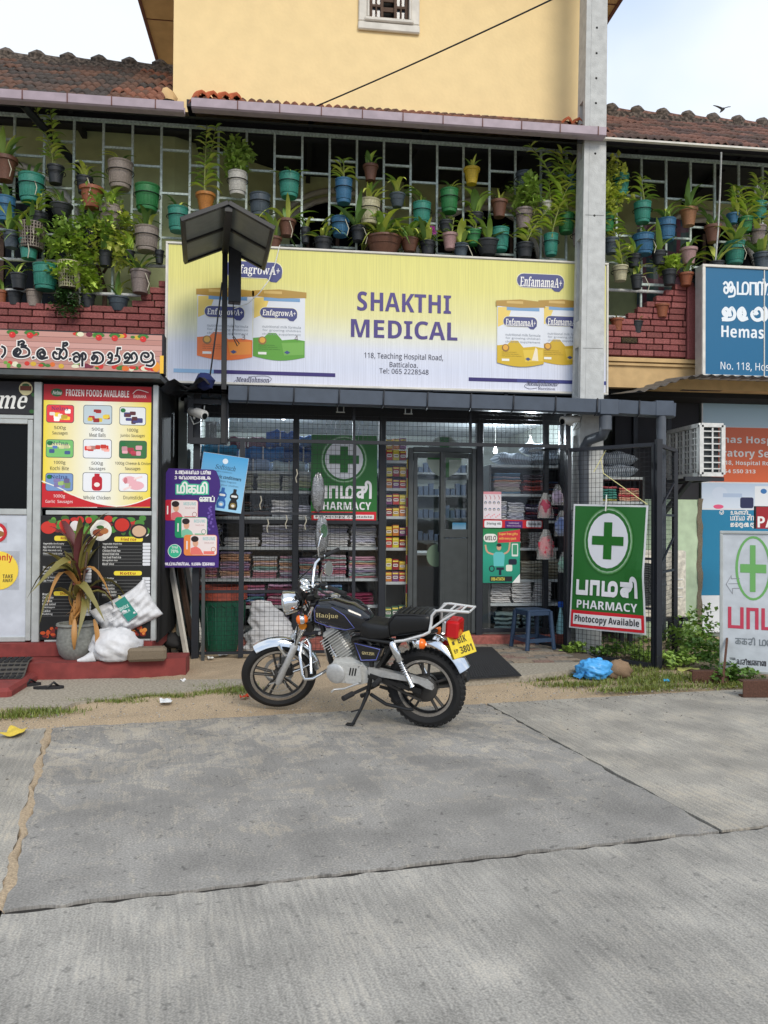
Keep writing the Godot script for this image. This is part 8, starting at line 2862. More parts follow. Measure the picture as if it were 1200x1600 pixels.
func pot_mesh(kind: String, sd: int) -> Array:
	# returns [wall mesh, trim mesh]; unit width 1 at the rim, height about 1
	var b := B.new()
	var r := B.new()
	match kind:
		"bucket":
			b.lathe([Vector2(0.0, 0.0), Vector2(0.36, 0.0), Vector2(0.39, 0.08), Vector2(0.385, 0.14), Vector2(0.40, 0.16), Vector2(0.45, 0.62), Vector2(0.455, 0.64), Vector2(0.46, 0.9), Vector2(0.49, 0.93), Vector2(0.50, 0.98), Vector2(0.46, 0.98), Vector2(0.43, 0.85), Vector2(0, 0.85)], 22)
			for i in 22:
				var a := TAU * i / 22.0
				r.bar(Vector3(cos(a) * 0.405, 0.18, sin(a) * 0.405), Vector3(cos(a) * 0.464, 0.9, sin(a) * 0.464), 0.022)
			r.tube(r.ring_pts(Vector3(0, 0.63, 0), Vector3.RIGHT, Vector3.BACK, 0.465, 22), 0.016, 5, true)
			r.tube(r.ring_pts(Vector3(0, 0.15, 0), Vector3.RIGHT, Vector3.BACK, 0.41, 22), 0.02, 5, true)
		"clay":
			b.lathe([Vector2(0.0, 0.0), Vector2(0.30, 0.0), Vector2(0.42, 0.68), Vector2(0.43, 0.70), Vector2(0.49, 0.72), Vector2(0.50, 0.86), Vector2(0.45, 0.86), Vector2(0.42, 0.74), Vector2(0, 0.74)], 20)
			for i in 3: r.tube([Vector3(cos(i * 0.8 + 0.8) * 0.375, 0.34, sin(i * 0.8 + 0.8) * 0.375), Vector3(cos(i * 0.8 + 0.8) * 0.36, 0.34, sin(i * 0.8 + 0.8) * 0.36)], 0.025, 6)
		"bowl":
			b.lathe([Vector2(0.0, 0.0), Vector2(0.28, 0.0), Vector2(0.38, 0.2), Vector2(0.46, 0.48), Vector2(0.5, 0.5), Vector2(0.5, 0.56), Vector2(0.44, 0.55), Vector2(0.42, 0.45), Vector2(0, 0.45)], 20)
			r.tube(r.ring_pts(Vector3(0, 0.3, 0), Vector3.RIGHT, Vector3.BACK, 0.42, 20), 0.012, 5, true)
		"lattice":
			b.lathe([Vector2(0.0, 0.0), Vector2(0.34, 0.0), Vector2(0.36, 0.1), Vector2(0.40, 0.94), Vector2(0.36, 0.94), Vector2(0.33, 0.1)], 20)
			for i in 26:
				var a := TAU * i / 26.0
				r.bar(Vector3(cos(a) * 0.375, 0.04, sin(a) * 0.375), Vector3(cos(a) * 0.47, 0.98, sin(a) * 0.47), 0.04)
			for k in 9: r.tube(r.ring_pts(Vector3(0, 0.06 + k * 0.115, 0), Vector3.RIGHT, Vector3.BACK, 0.385 + k * 0.0115, 22), 0.022, 4, true)
		_:
			b.lathe([Vector2(0.0, 0.0), Vector2(0.34, 0.0), Vector2(0.45, 0.80), Vector2(0.49, 0.82), Vector2(0.49, 0.90), Vector2(0.44, 0.9), Vector2(0.42, 0.78), Vector2(0, 0.78)], 18)
			r.tube(r.ring_pts(Vector3(0, 0.55, 0), Vector3.RIGHT, Vector3.BACK, 0.422, 18), 0.012, 5, true)
	return [b.mesh(), r.mesh()]


func foliage(n: int, rx: float, ry: float, cy: float, ll: float, sd: int, wr := 0.32, up := 0.3) -> B:
	# n small leaves spread through an egg-shaped crown with clumps and gaps
	var g := RandomNumberGenerator.new()
	g.seed = sd
	var b := B.new()
	var clumps := []
	for i in maxi(4, n / 22):
		var d := Vector3(g.randfn(0, 0.5), g.randfn(0, 0.5), g.randfn(0, 0.4)).limit_length(1.0)
		clumps.append(Vector3(d.x * rx, cy + d.y * ry, d.z * rx))
	for i in n:
		var c: Vector3 = clumps[g.randi() % clumps.size()]
		var p := c + Vector3(g.randfn(0, rx * 0.2), g.randfn(0, ry * 0.16), g.randfn(0, rx * 0.2))
		var dir := Vector3(g.randf_range(-1, 1), g.randf_range(-0.5, 0.7) + up * 0.5, g.randf_range(-1, 1)).normalized()
		var side := dir.cross(Vector3(g.randf_range(-0.4, 0.4), 1, g.randf_range(-0.4, 0.4))).normalized()
		var l := ll * g.randf_range(0.7, 1.25)
		var w := l * wr
		var nrm := side.cross(dir) * w * 0.25
		var t := p + dir * l - Vector3(0, l * 0.15, 0)
		var m := p + dir * l * 0.45
		var k := g.randf_range(0.75, 1.2)
		b.col = Color(k, k * g.randf_range(0.92, 1.05), k * g.randf_range(0.8, 1.1))
		b.hard()
		b.tri(p, m + side * w + nrm, m)
		b.tri(m + side * w + nrm, t, m)
		b.tri(p, m, m - side * w + nrm)
		b.tri(m, t, m - side * w + nrm)
	return b


func leaf_mat(called: String, c: Color) -> StandardMaterial3D:
	var m := mat(called, c, 0.5)
	m.vertex_color_use_as_albedo = true
	m.backlight_enabled = true
	m.backlight = Color(c.r * 0.5, c.g * 0.55, c.b * 0.25)
	m.cull_mode = BaseMaterial3D.CULL_DISABLED
	return m


func add_leaf(parent: Node3D, mesh: ArrayMesh, m: Material, p: Vector3, yaw: float, pitch: float, s: float, roll := 0.0) -> void:
	var o := MeshInstance3D.new()
	o.name = "leaf"
	o.mesh = mesh
	o.material_override = m
	parent.add_child(o, true)
	o.transform = Transform3D(Basis(Vector3.UP, yaw) * Basis(Vector3.BACK, pitch) * Basis(Vector3.RIGHT, roll) * Basis.from_scale(Vector3(s, s, s)), p)


func grow(t: Node3D, kind: String, h: float, top: float, sz: float) -> void:
	var lf := [M.leaf_yellow, M.leaf_mid, M.leaf_dark, M.leaf_bright]
	match kind:
		"orchid":
			for i in rng.randi_range(9, 14):
				add_leaf(t, T["strap_%d" % (rng.randi() % 3)], lf[rng.randi_range(0, 2)], Vector3(rng.randf_range(-0.03, 0.03), top, rng.randf_range(-0.03, 0.03)), rng.randf() * TAU, rng.randf_range(0.2, 1.2), sz * rng.randf_range(0.9, 1.5))
			if rng.randf() < 0.5:
				var r := B.new()
				r.tube([Vector3(0, top, 0.02), Vector3(0.05, top - 0.02, 0.10), Vector3(0.09, top - 0.14, 0.13), Vector3(0.07, top - 0.22, 0.12)], 0.005, 5)
				obj("aerial_root", r, M.root_pale, t)
		"clump":
			for i in 46:
				add_leaf(t, T["strap_%d" % (rng.randi() % 3)], lf[rng.randi_range(0, 2)], Vector3(rng.randf_range(-0.08, 0.08), top, rng.randf_range(-0.06, 0.06)), rng.randf() * TAU, rng.randf_range(0.15, 1.0), sz * rng.randf_range(0.8, 1.3))
		"broad":
			for i in 10:
				add_leaf(t, T.broad_leaf, lf[rng.randi_range(1, 3)], Vector3(rng.randf_range(-0.03, 0.03), top, rng.randf_range(-0.03, 0.03)), i * 0.9 + rng.randf() * 0.3, rng.randf_range(0.8, 1.25), sz * rng.randf_range(0.8, 1.2))
		"cane":
			var lean := rng.randf_range(-0.2, 0.2)
			for c in rng.randi_range(2, 3):
				var b := B.new()
				var dx := lean + c * rng.randf_range(-0.25, 0.25)
				var pts := []
				for i in 7: pts.append(Vector3(dx * h * pow(i / 6.0, 1.5), top - 0.03 + h * i / 6.0, 0.02 + 0.03 * c))
				b.tube(pts, [0.008, 0.009, 0.010, 0.009, 0.008, 0.006, 0.004], 6)
				obj("cane", b, M.cane_green, t)
				var n := int(h / 0.034)
				for i in n:
					var f := 0.12 + 0.88 * i / n
					add_leaf(t, T["short_%d" % (i % 2)], lf[rng.randi_range(0, 1) if rng.randf() < 0.7 else 3], Vector3(dx * h * pow(f, 1.5), top - 0.03 + h * f, 0.02 + 0.03 * c), (0.0 if i % 2 else PI) + rng.randf_range(-0.7, 0.7), rng.randf_range(0.2, 0.7), sz * 0.52 * (1.1 - 0.5 * f))
		"bush":
			var st := B.new()
			for i in 3: st.tube([Vector3(0, top - 0.03, 0), Vector3(rng.randf_range(-0.05, 0.05), top + h * 0.4, rng.randf_range(-0.03, 0.03)), Vector3(rng.randf_range(-0.14, 0.14), top + h * 0.85, rng.randf_range(-0.06, 0.06))], [0.010, 0.007, 0.004], 5)
			obj("stem", st, M.cane_green, t)
			var f := obj("foliage", foliage(int(220 + 700 * h), sz * 1.25, h * 0.5, top + h * 0.52, 0.085, rng.randi()), lf[[0, 3, 1][rng.randi() % 3]], t)
			f.set_meta("kind", "stuff")
		"sprout":
			for i in 7: add_leaf(t, T["strap_%d" % (rng.randi() % 3)], lf[rng.randi_range(0, 2)], Vector3(rng.randf_range(-0.02, 0.02), top, 0), rng.randf() * TAU, rng.randf_range(0.7, 1.2), sz * rng.randf_range(0.6, 1.1))


func petals(t: Node3D, c: Vector3, m: Material, n: int, spread: float) -> void:
	for i in n:
		var b := B.new()
		var p := c + Vector3(rng.randf_range(-spread, spread), rng.randf_range(-spread, spread), rng.randf_range(0, 0.03))
		for k in 5:
			var a := TAU * k / 5.0 + i
			b.hard()
			b.tri(p, p + Vector3(cos(a - 0.4) * 0.022, sin(a - 0.4) * 0.022, 0.006), p + Vector3(cos(a) * 0.034, sin(a) * 0.034, 0.002))
			b.tri(p, p + Vector3(cos(a) * 0.034, sin(a) * 0.034, 0.002), p + Vector3(cos(a + 0.4) * 0.022, sin(a + 0.4) * 0.022, 0.006))
		obj("flower", b, m, t)


func make_plants() -> void:
	rng.seed = 77
	leaf_mat("leaf_yellow", hex(194, 204, 96))
	leaf_mat("leaf_mid", hex(142, 172, 78))
	leaf_mat("leaf_dark", hex(98, 132, 64))
	leaf_mat("leaf_fern", hex(58, 92, 44))
	leaf_mat("leaf_bright", hex(176, 202, 84))
	mat("cane_green", hex(120, 128, 64), 0.6)
	mat("root_pale", hex(186, 180, 160), 0.8)
	leaf_mat("petal_white", hex(236, 232, 228))
	leaf_mat("petal_purple", hex(150, 30, 130))
	T.strap_0 = leaf_mesh(0.095, 0.25, 0.55)
	T.strap_1 = leaf_mesh(0.085, 0.35, 0.9)
	T.strap_2 = leaf_mesh(0.085, 0.1, 0.3, 0.6)
	T.short_0 = leaf_mesh(0.14, 0.2, 0.35)
	T.short_1 = leaf_mesh(0.16, 0.1, 0.5)
	T.broad_leaf = leaf_mesh(0.16, 0.3, 0.5)
	var pm := {}
	for k in ["bucket", "clay", "bowl", "lattice", "nursery"]: pm[k] = pot_mesh(k, 1)
	var pc := {"teal": hex(54, 140, 122), "green": hex(44, 124, 66), "blue": hex(56, 112, 150), "slate": hex(72, 84, 94), "black": hex(40, 44, 48), "brown": hex(112, 74, 56), "terracotta": hex(158, 92, 62), "grey": hex(150, 138, 128), "cream": hex(190, 184, 150), "white": hex(196, 194, 186), "taupe": hex(136, 122, 116), "yellow": hex(206, 176, 44), "pink": hex(176, 140, 138), "orange": hex(180, 116, 46), "tan": hex(160, 112, 76)}
	for c in pc: mat("pot_" + c, pc[c], 0.5, 0.0, "stain", 2.6)
	mat("pot_soil", hex(60, 48, 38), 0.95, 0.0, "soil", 2.0)
	var word := {"bucket": "ribbed plastic bucket", "clay": "clay pot", "bowl": "shallow bowl", "lattice": "lattice basket", "nursery": "nursery pot"}
	var pw := {"orchid": "of drooping strap leaves", "cane": "with upright leafy canes", "bush": "with small leaved bush", "sprout": "with a few sprouts", "clump": "with big arching clump", "broad": "with broad upright leaves", "none": "nearly bare"}
	# pots: x, y of the pot middle, width, height, colour, kind, plant, plant height, leaf size
	var list := [
		[-3.312, 4.084, 0.138, 0.169, "terracotta", "clay", "sprout", 0.2, 0.2, -9.24],
		[-3.249, 5.518, 0.273, 0.258, "brown", "clay", "orchid", 0.2, 0.3, -9.13],
		[-3.243, 5.059, 0.228, 0.273, "blue", "bucket", "broad", 0.2, 0.2, -9.13],
		[-3.17, 4.72, 0.197, 0.182, "slate", "nursery", "orchid", 0.3, 0.4, -9.13],
		[-3.165, 4.082, 0.184, 0.154, "black", "nursery", "none", 0, 0, -9.24],
		[-3.088, 4.251, 0.19, 0.167, "black", "nursery", "orchid", 0.2, 0.25, -9.13],
		[-2.982, 4.62, 0.228, 0.213, "teal", "nursery", "orchid", 0.2, 0.3, -9.13],
		[-2.963, 5.309, 0.289, 0.304, "teal", "bucket", "orchid", 0.2, 0.22, -9.13],
		[-2.949, 4.761, 0.304, 0.289, "grey", "lattice", "orchid", 0.2, 0.3, -9.13],
		[-2.955, 4.091, 0.192, 0.184, "grey", "nursery", "none", 0, 0, -9.24],
		[-2.868, 4.955, 0.197, 0.167, "black", "nursery", "cane", 0.3, 0.4, -9.13],
		[-2.798, 4.307, 0.281, 0.281, "teal", "bucket", "sprout", 0.2, 0.2, -9.13],
		[-2.7, 5.486, 0.197, 0.197, "black", "nursery", "cane", 0.75, 0.36, -9.13],
		[-2.632, 5.078, 0.258, 0.137, "black", "bowl", "sprout", 0.2, 0.3, -9.13],
		[-2.539, 4.334, 0.273, 0.304, "cream", "lattice", "bush", 0.6, 0.2, -9.13],
		[-2.382, 5.387, 0.197, 0.182, "black", "nursery", "orchid", 0.2, 0.24, -9.13],
		[-2.36, 4.086, 0.184, 0.154, "black", "nursery", "bush", 0.3, 0.1, -9.24],
		[-2.304, 4.757, 0.228, 0.228, "black", "lattice", "orchid", 0.2, 0.25, -9.13],
		[-2.303, 5.244, 0.281, 0.228, "terracotta", "clay", "none", 0, 0, -9.13],
		[-2.139, 4.551, 0.182, 0.167, "black", "nursery", "broad", 0.3, 0.3, -9.13],
		[-2.087, 5.027, 0.273, 0.258, "grey", "bucket", "broad", 0.3, 0.28, -9.13],
		[-2.015, 4.063, 0.246, 0.161, "slate", "bowl", "sprout", 0.2, 0.35, -9.24],
		[-1.986, 5.522, 0.289, 0.304, "grey", "bucket", "sprout", 0.2, 0.26, -9.13],
		[-1.89, 4.586, 0.16, 0.137, "black", "nursery", "broad", 0.2, 0.25, -9.13],
		[-1.751, 4.303, 0.243, 0.258, "taupe", "nursery", "orchid", 0.3, 0.3, -9.13],
		[-1.684, 4.796, 0.281, 0.273, "grey", "bucket", "orchid", 0.25, 0.26, -9.13],
		[-1.682, 5.273, 0.289, 0.289, "green", "bucket", "sprout", 0.1, 0.12, -9.13],
		[-1.538, 4.603, 0.114, 0.152, "black", "nursery", "none", 0, 0, -9.13],
		[-1.333, 5.046, 0.243, 0.273, "teal", "bucket", "sprout", 0.2, 0.25, -9.13],
		[-1.021, 5.266, 0.235, 0.197, "orange", "clay", "cane", 0.85, 0.42, -9.13],
		[-0.879, 4.95, 0.182, 0.167, "black", "nursery", "orchid", 0.2, 0.3, -9.13],
		[-0.656, 5.505, 0.228, 0.266, "white", "bucket", "bush", 0.4, 0.12, -9.13],
		[-0.394, 5.263, 0.251, 0.258, "slate", "bucket", "sprout", 0.1, 0.15, -9.13],
		[-0.226, 4.818, 0.197, 0.152, "brown", "clay", "orchid", 0.25, 0.34, -9.13],
		[-0.077, 5.015, 0.228, 0.182, "brown", "clay", "orchid", 0.25, 0.3, -9.13],
		[-0.052, 5.519, 0.251, 0.273, "teal", "bucket", "orchid", 0.15, 0.18, -9.13],
		[0.142, 4.943, 0.122, 0.182, "black", "nursery", "sprout", 0.2, 0.25, -9.13],
		[0.355, 4.824, 0.228, 0.182, "black", "nursery", "orchid", 0.25, 0.26, -9.13],
		[0.558, 5.064, 0.228, 0.213, "blue", "bucket", "orchid", 0.2, 0.22, -9.13],
		[0.593, 5.488, 0.213, 0.281, "blue", "bucket", "cane", 0.3, 0.4, -9.13],
		[0.773, 4.991, 0.197, 0.167, "black", "nursery", "orchid", 0.25, 0.36, -9.13],
		[0.902, 5.252, 0.273, 0.289, "cream", "bucket", "orchid", 0.2, 0.28, -9.13],
		[0.914, 5.731, 0.19, 0.182, "brown", "clay", "broad", 0.2, 0.2, -9.13],
		[1.082, 4.853, 0.456, 0.197, "brown", "bowl", "clump", 0.4, 0.42, -9.13],
		[1.241, 5.418, 0.197, 0.152, "slate", "bowl", "orchid", 0.25, 0.3, -9.13],
		[1.393, 4.884, 0.228, 0.152, "brown", "bowl", "clump", 0.3, 0.34, -9.13],
		[1.539, 5.272, 0.228, 0.258, "teal", "bucket", "sprout", 0.2, 0.2, -9.13],
		[1.612, 4.864, 0.197, 0.152, "black", "nursery", "orchid", 0.2, 0.3, -9.13],
		[1.839, 5.132, 0.182, 0.137, "black", "nursery", "sprout", 0.2, 0.2, -9.13],
		[1.876, 5.446, 0.228, 0.273, "green", "bucket", "sprout", 0.2, 0.24, -9.13],
		[1.887, 4.955, 0.205, 0.182, "pink", "clay", "cane", 0.25, 0.25, -9.13],
		[2.022, 4.853, 0.197, 0.152, "slate", "nursery", "orchid", 0.25, 0.3, -9.13],
		[2.152, 5.768, 0.205, 0.19, "yellow", "clay", "sprout", 0.2, 0.25, -9.13],
		[2.18, 5.017, 0.197, 0.167, "green", "nursery", "cane", 0.3, 0.36, -9.13],
		[2.211, 5.246, 0.19, 0.137, "black", "nursery", "broad", 0.3, 0.36, -9.13],
		[2.357, 4.901, 0.304, 0.167, "black", "bowl", "orchid", 0.3, 0.3, -9.13],
		[2.498, 5.387, 0.213, 0.197, "brown", "clay", "sprout", 0.2, 0.2, -9.13],
		[2.508, 5.01, 0.235, 0.266, "teal", "bucket", "sprout", 0.1, 0.16, -9.13],
		[2.811, 5.753, 0.22, 0.197, "slate", "nursery", "none", 0, 0, -9.13],
		[2.813, 5.279, 0.235, 0.243, "taupe", "nursery", "bush", 0.45, 0.13, -9.13],
		[2.823, 4.892, 0.228, 0.167, "black", "nursery", "cane", 0.5, 0.4, -9.13],
		[3.097, 5.421, 0.16, 0.167, "white", "clay", "sprout", 0.2, 0.2, -9.13],
		[3.111, 5.89, 0.152, 0.167, "black", "nursery", "none", 0, 0, -9.13],
		[3.156, 4.98, 0.182, 0.258, "teal", "bucket", "cane", 0.75, 0.42, -9.13],
		[3.351, 5.252, 0.213, 0.228, "green", "bucket", "cane", 0.85, 0.46, -9.13],
		[3.407, 5.741, 0.167, 0.197, "blue", "bucket", "orchid", 0.2, 0.25, -9.13],
		[3.516, 5.086, 0.197, 0.197, "grey", "nursery", "cane", 0.6, 0.42, -9.13],
		[3.872, 5.28, 0.197, 0.228, "green", "bucket", "bush", 0.7, 0.16, -9.13],
		[3.931, 5.003, 0.197, 0.182, "slate", "nursery", "cane", 0.6, 0.42, -9.13],
		[4.057, 4.053, 0.177, 0.154, "terracotta", "clay", "sprout", 0.1, 0.15, -9.24],
		[4.049, 4.665, 0.205, 0.182, "cream", "nursery", "cane", 0.5, 0.4, -9.13],
		[4.053, 5.771, 0.213, 0.251, "teal", "bucket", "sprout", 0.1, 0.15, -9.13],
		[4.232, 4.834, 0.175, 0.152, "black", "nursery", "orchid", 0.2, 0.25, -9.13],
		[4.266, 4.57, 0.16, 0.167, "black", "nursery", "orchid", 0.2, 0.25, -9.13],
		[4.32, 4.03, 0.169, 0.154, "black", "nursery", "sprout", 0.2, 0.2, -9.24],
		[4.339, 5.442, 0.22, 0.251, "teal", "bucket", "cane", 0.4, 0.4, -9.13],
		[4.349, 5.04, 0.273, 0.243, "blue", "bucket", "orchid", 0.15, 0.22, -9.13],
		[4.56, 4.881, 0.197, 0.167, "black", "nursery", "orchid", 0.3, 0.34, -9.13],
		[4.631, 4.243, 0.191, 0.161, "terracotta", "clay", "none", 0, 0, -9.2],
		[4.652, 5.241, 0.243, 0.266, "blue", "bucket", "orchid", 0.2, 0.28, -9.13],
		[4.696, 4.646, 0.19, 0.182, "black", "nursery", "bush", 0.2, 0.1, -9.13],
		[4.918, 4.631, 0.197, 0.152, "terracotta", "clay", "sprout", 0.2, 0.3, -9.13],
		[4.95, 5.419, 0.228, 0.213, "tan", "clay", "orchid", 0.25, 0.3, -9.13],
		[4.951, 4.925, 0.22, 0.197, "pink", "clay", "sprout", 0.2, 0.3, -9.13],
		[5.071, 4.63, 0.114, 0.152, "black", "nursery", "none", 0, 0, -9.13],
		[5.276, 5.225, 0.22, 0.205, "brown", "clay", "sprout", 0.3, 0.4, -9.13],
		[5.329, 4.788, 0.197, 0.167, "black", "nursery", "orchid", 0.25, 0.36, -9.13],
		[5.544, 5.435, 0.16, 0.122, "blue", "clay", "cane", 0.35, 0.35, -9.13],
		[5.57, 4.995, 0.251, 0.273, "teal", "bucket", "orchid", 0.3, 0.35, -9.13],
		[5.717, 5.363, 0.197, 0.182, "green", "nursery", "cane", 0.45, 0.42, -9.13],
		[5.883, 5.24, 0.213, 0.228, "taupe", "nursery", "cane", 0.5, 0.42, -9.13],
		[5.901, 5.553, 0.197, 0.213, "teal", "bucket", "cane", 0.4, 0.4, -9.13],
		[5.936, 4.915, 0.213, 0.197, "slate", "nursery", "orchid", 0.3, 0.4, -9.13],
	]
	var ord := ["first", "second", "third", "fourth", "fifth", "sixth", "seventh", "eighth", "ninth", "tenth"]
	var seen := {}
	for q in list:
		var k: String = q[4]
		var key: String = k + q[5] + q[6]
		var n: int = seen.get(key, 0)
		seen[key] = n + 1
		var z: float = q[9]
		var t := thing("potted_plant", "%s %s %s, %s such from the left on the balcony" % [k, word[q[5]], pw[q[6]], ord[n]], "potted plant", Vector3(q[0], q[1] - q[3] * 0.5, z), rng.randf_range(-0.3, 0.3), "potted plants on the balcony")
		var hs: float = {"bucket": 0.98, "clay": 0.86, "bowl": 0.56, "lattice": 0.98, "nursery": 0.9}[q[5]]
		var o := obj("pot", pm[q[5]][0], M["pot_" + k], t)
		o.scale = Vector3(q[2], q[3] / hs, q[2])
		var o2 := obj("pot_ribs", pm[q[5]][1], M["pot_" + k], t)
		o2.scale = o.scale
		if q[5] == "lattice": o.material_override = M.pot_soil
		if q[5] in ["bucket", "nursery"] and z > -9.3 and q[1] > 4.6:   # wire hoop welded to the grille
			var hp := B.new()
			hp.tube(hp.ring_pts(Vector3(0, q[3] * 0.62, 0), Vector3.RIGHT, Vector3.BACK, q[2] * 0.5 + 0.008, 20), 0.005, 5, true)
			obj("wire_hoop", hp, M.steel_wire, t)
		if q[6] != "none": grow(t, q[6], q[7], q[3] * 0.88, q[8])
	# blooms on a few of them
	var fl := thing("orchid_bloom", "purple orchid spray hanging over the sign at mid balcony", "flower", Vector3(1.637, 5.056, -9.1))
	petals(fl, Vector3(0, 0.02, 0), M.petal_purple, 9, 0.055)
	var fl2 := thing("white_bloom", "white orchid spray on a long stalk at the right end of the grille", "flower", Vector3(5.894, 5.795, -9.12))
	var fs := B.new()
	fs.tube([Vector3(0.0, -0.55, 0), Vector3(0.0, -0.2, 0.02), Vector3(-0.03, 0.03, 0.02)], 0.004, 5)
	obj("stalk", fs, M.cane_green, fl2)
	petals(fl2, Vector3(-0.03, 0.02, 0.02), M.petal_white, 7, 0.06)
	# dark fern tumbling over the left parapet
	var fe := thing("hanging_fern", "dark green mossy fern tumbling over the left brick parapet", "fern", Vector3(-2.561, 4.051, -9.12))
	for i in 2:
		var fo := obj("foliage", foliage(620, [0.14, 0.10][i], [0.15, 0.20][i], [-0.02, 0.16][i], 0.035, 31 + i, 0.5), M.leaf_fern, fe)
		fo.set_meta("kind", "stuff")
		if i == 1: fo.position = Vector3(-0.06, 0.05, 0.0)
	# small tree rising behind the left parapet
	var tr := thing("balcony_shrub", "leafy yellow green shrub rising behind the left brick parapet", "shrub", Vector3(-2.237, 4.136, -9.48))
	var tb := B.new()
	tb.tube([Vector3(0, -0.35, 0), Vector3(0.02, 0.15, 0.03), Vector3(-0.03, 0.4, 0.2), Vector3(0.08, 0.8, 0.34)], [0.035, 0.028, 0.02, 0.01], 8)
	tb.tube([Vector3(0.0, 0.35, 0.04), Vector3(0.16, 0.6, 0.1), Vector3(0.24, 0.8, 0.12)], [0.018, 0.012, 0.006], 6)
	obj("trunk", tb, M.old_wood, tr)
	for i in 3:
		var fo := obj("crown", foliage(520, 0.26, 0.32, 0.75 + 0.1 * i, 0.085, 51 + i), [M.leaf_bright, M.leaf_yellow, M.leaf_mid][i], tr)
		fo.position = Vector3([-0.27, 0.18, 0.02][i], [-0.3, -0.22, -0.12][i], 0.36)
		fo.set_meta("kind", "stuff")
	# plaid cloth drying behind the right grille
	var pc2 := thing("plaid_cloth", "green and red plaid cloth hanging behind the right grille", "cloth", Vector3(4.856, 5.599, -9.6))
	var cl := B.new()
	for i in 12:
		for j in 18:
			var a := i % 4
			var c := j % 4
			cl.col = lin(40, 70, 66) if (a + c) % 2 else lin(30, 54, 62)
			if a == 1 and c != 1: cl.col = lin(96, 44, 60)
			elif c == 1: cl.col = lin(84, 50, 66)
			var f := func(x: float, y: float) -> Vector3: return Vector3((x - 6.0) * 0.062, -y * 0.09, 0.03 * sin(x * 1.1) + 0.01 * sin(y * 0.7))
			cl.quad(f.call(i, j), f.call(i + 1, j), f.call(i + 1, j + 1), f.call(i, j + 1))
	obj("cloth", cl, M.print, pc2)


# closed lumpy body: a squashed ball pushed about by noise
func lump(b: B, c: Vector3, r: Vector3, amp: float, freq: float, sd: int, flat := -0.85, n := 22) -> void:
	var nz := FastNoiseLite.new()
	nz.seed = sd
	nz.frequency = freq
	nz.fractal_octaves = 3
	b.sheet(func(u: float, v: float) -> Vector3:
		var a := u * TAU
		var e := (v - 0.5) * PI
		var d := Vector3(cos(a) * cos(e), sin(e), sin(a) * cos(e))
		var k := 1.0 + amp * nz.get_noise_3dv(d * 2.0)
		var p := d * k
		p.y = maxf(p.y, flat)
		return c + p * r, n, n / 2 + 2)


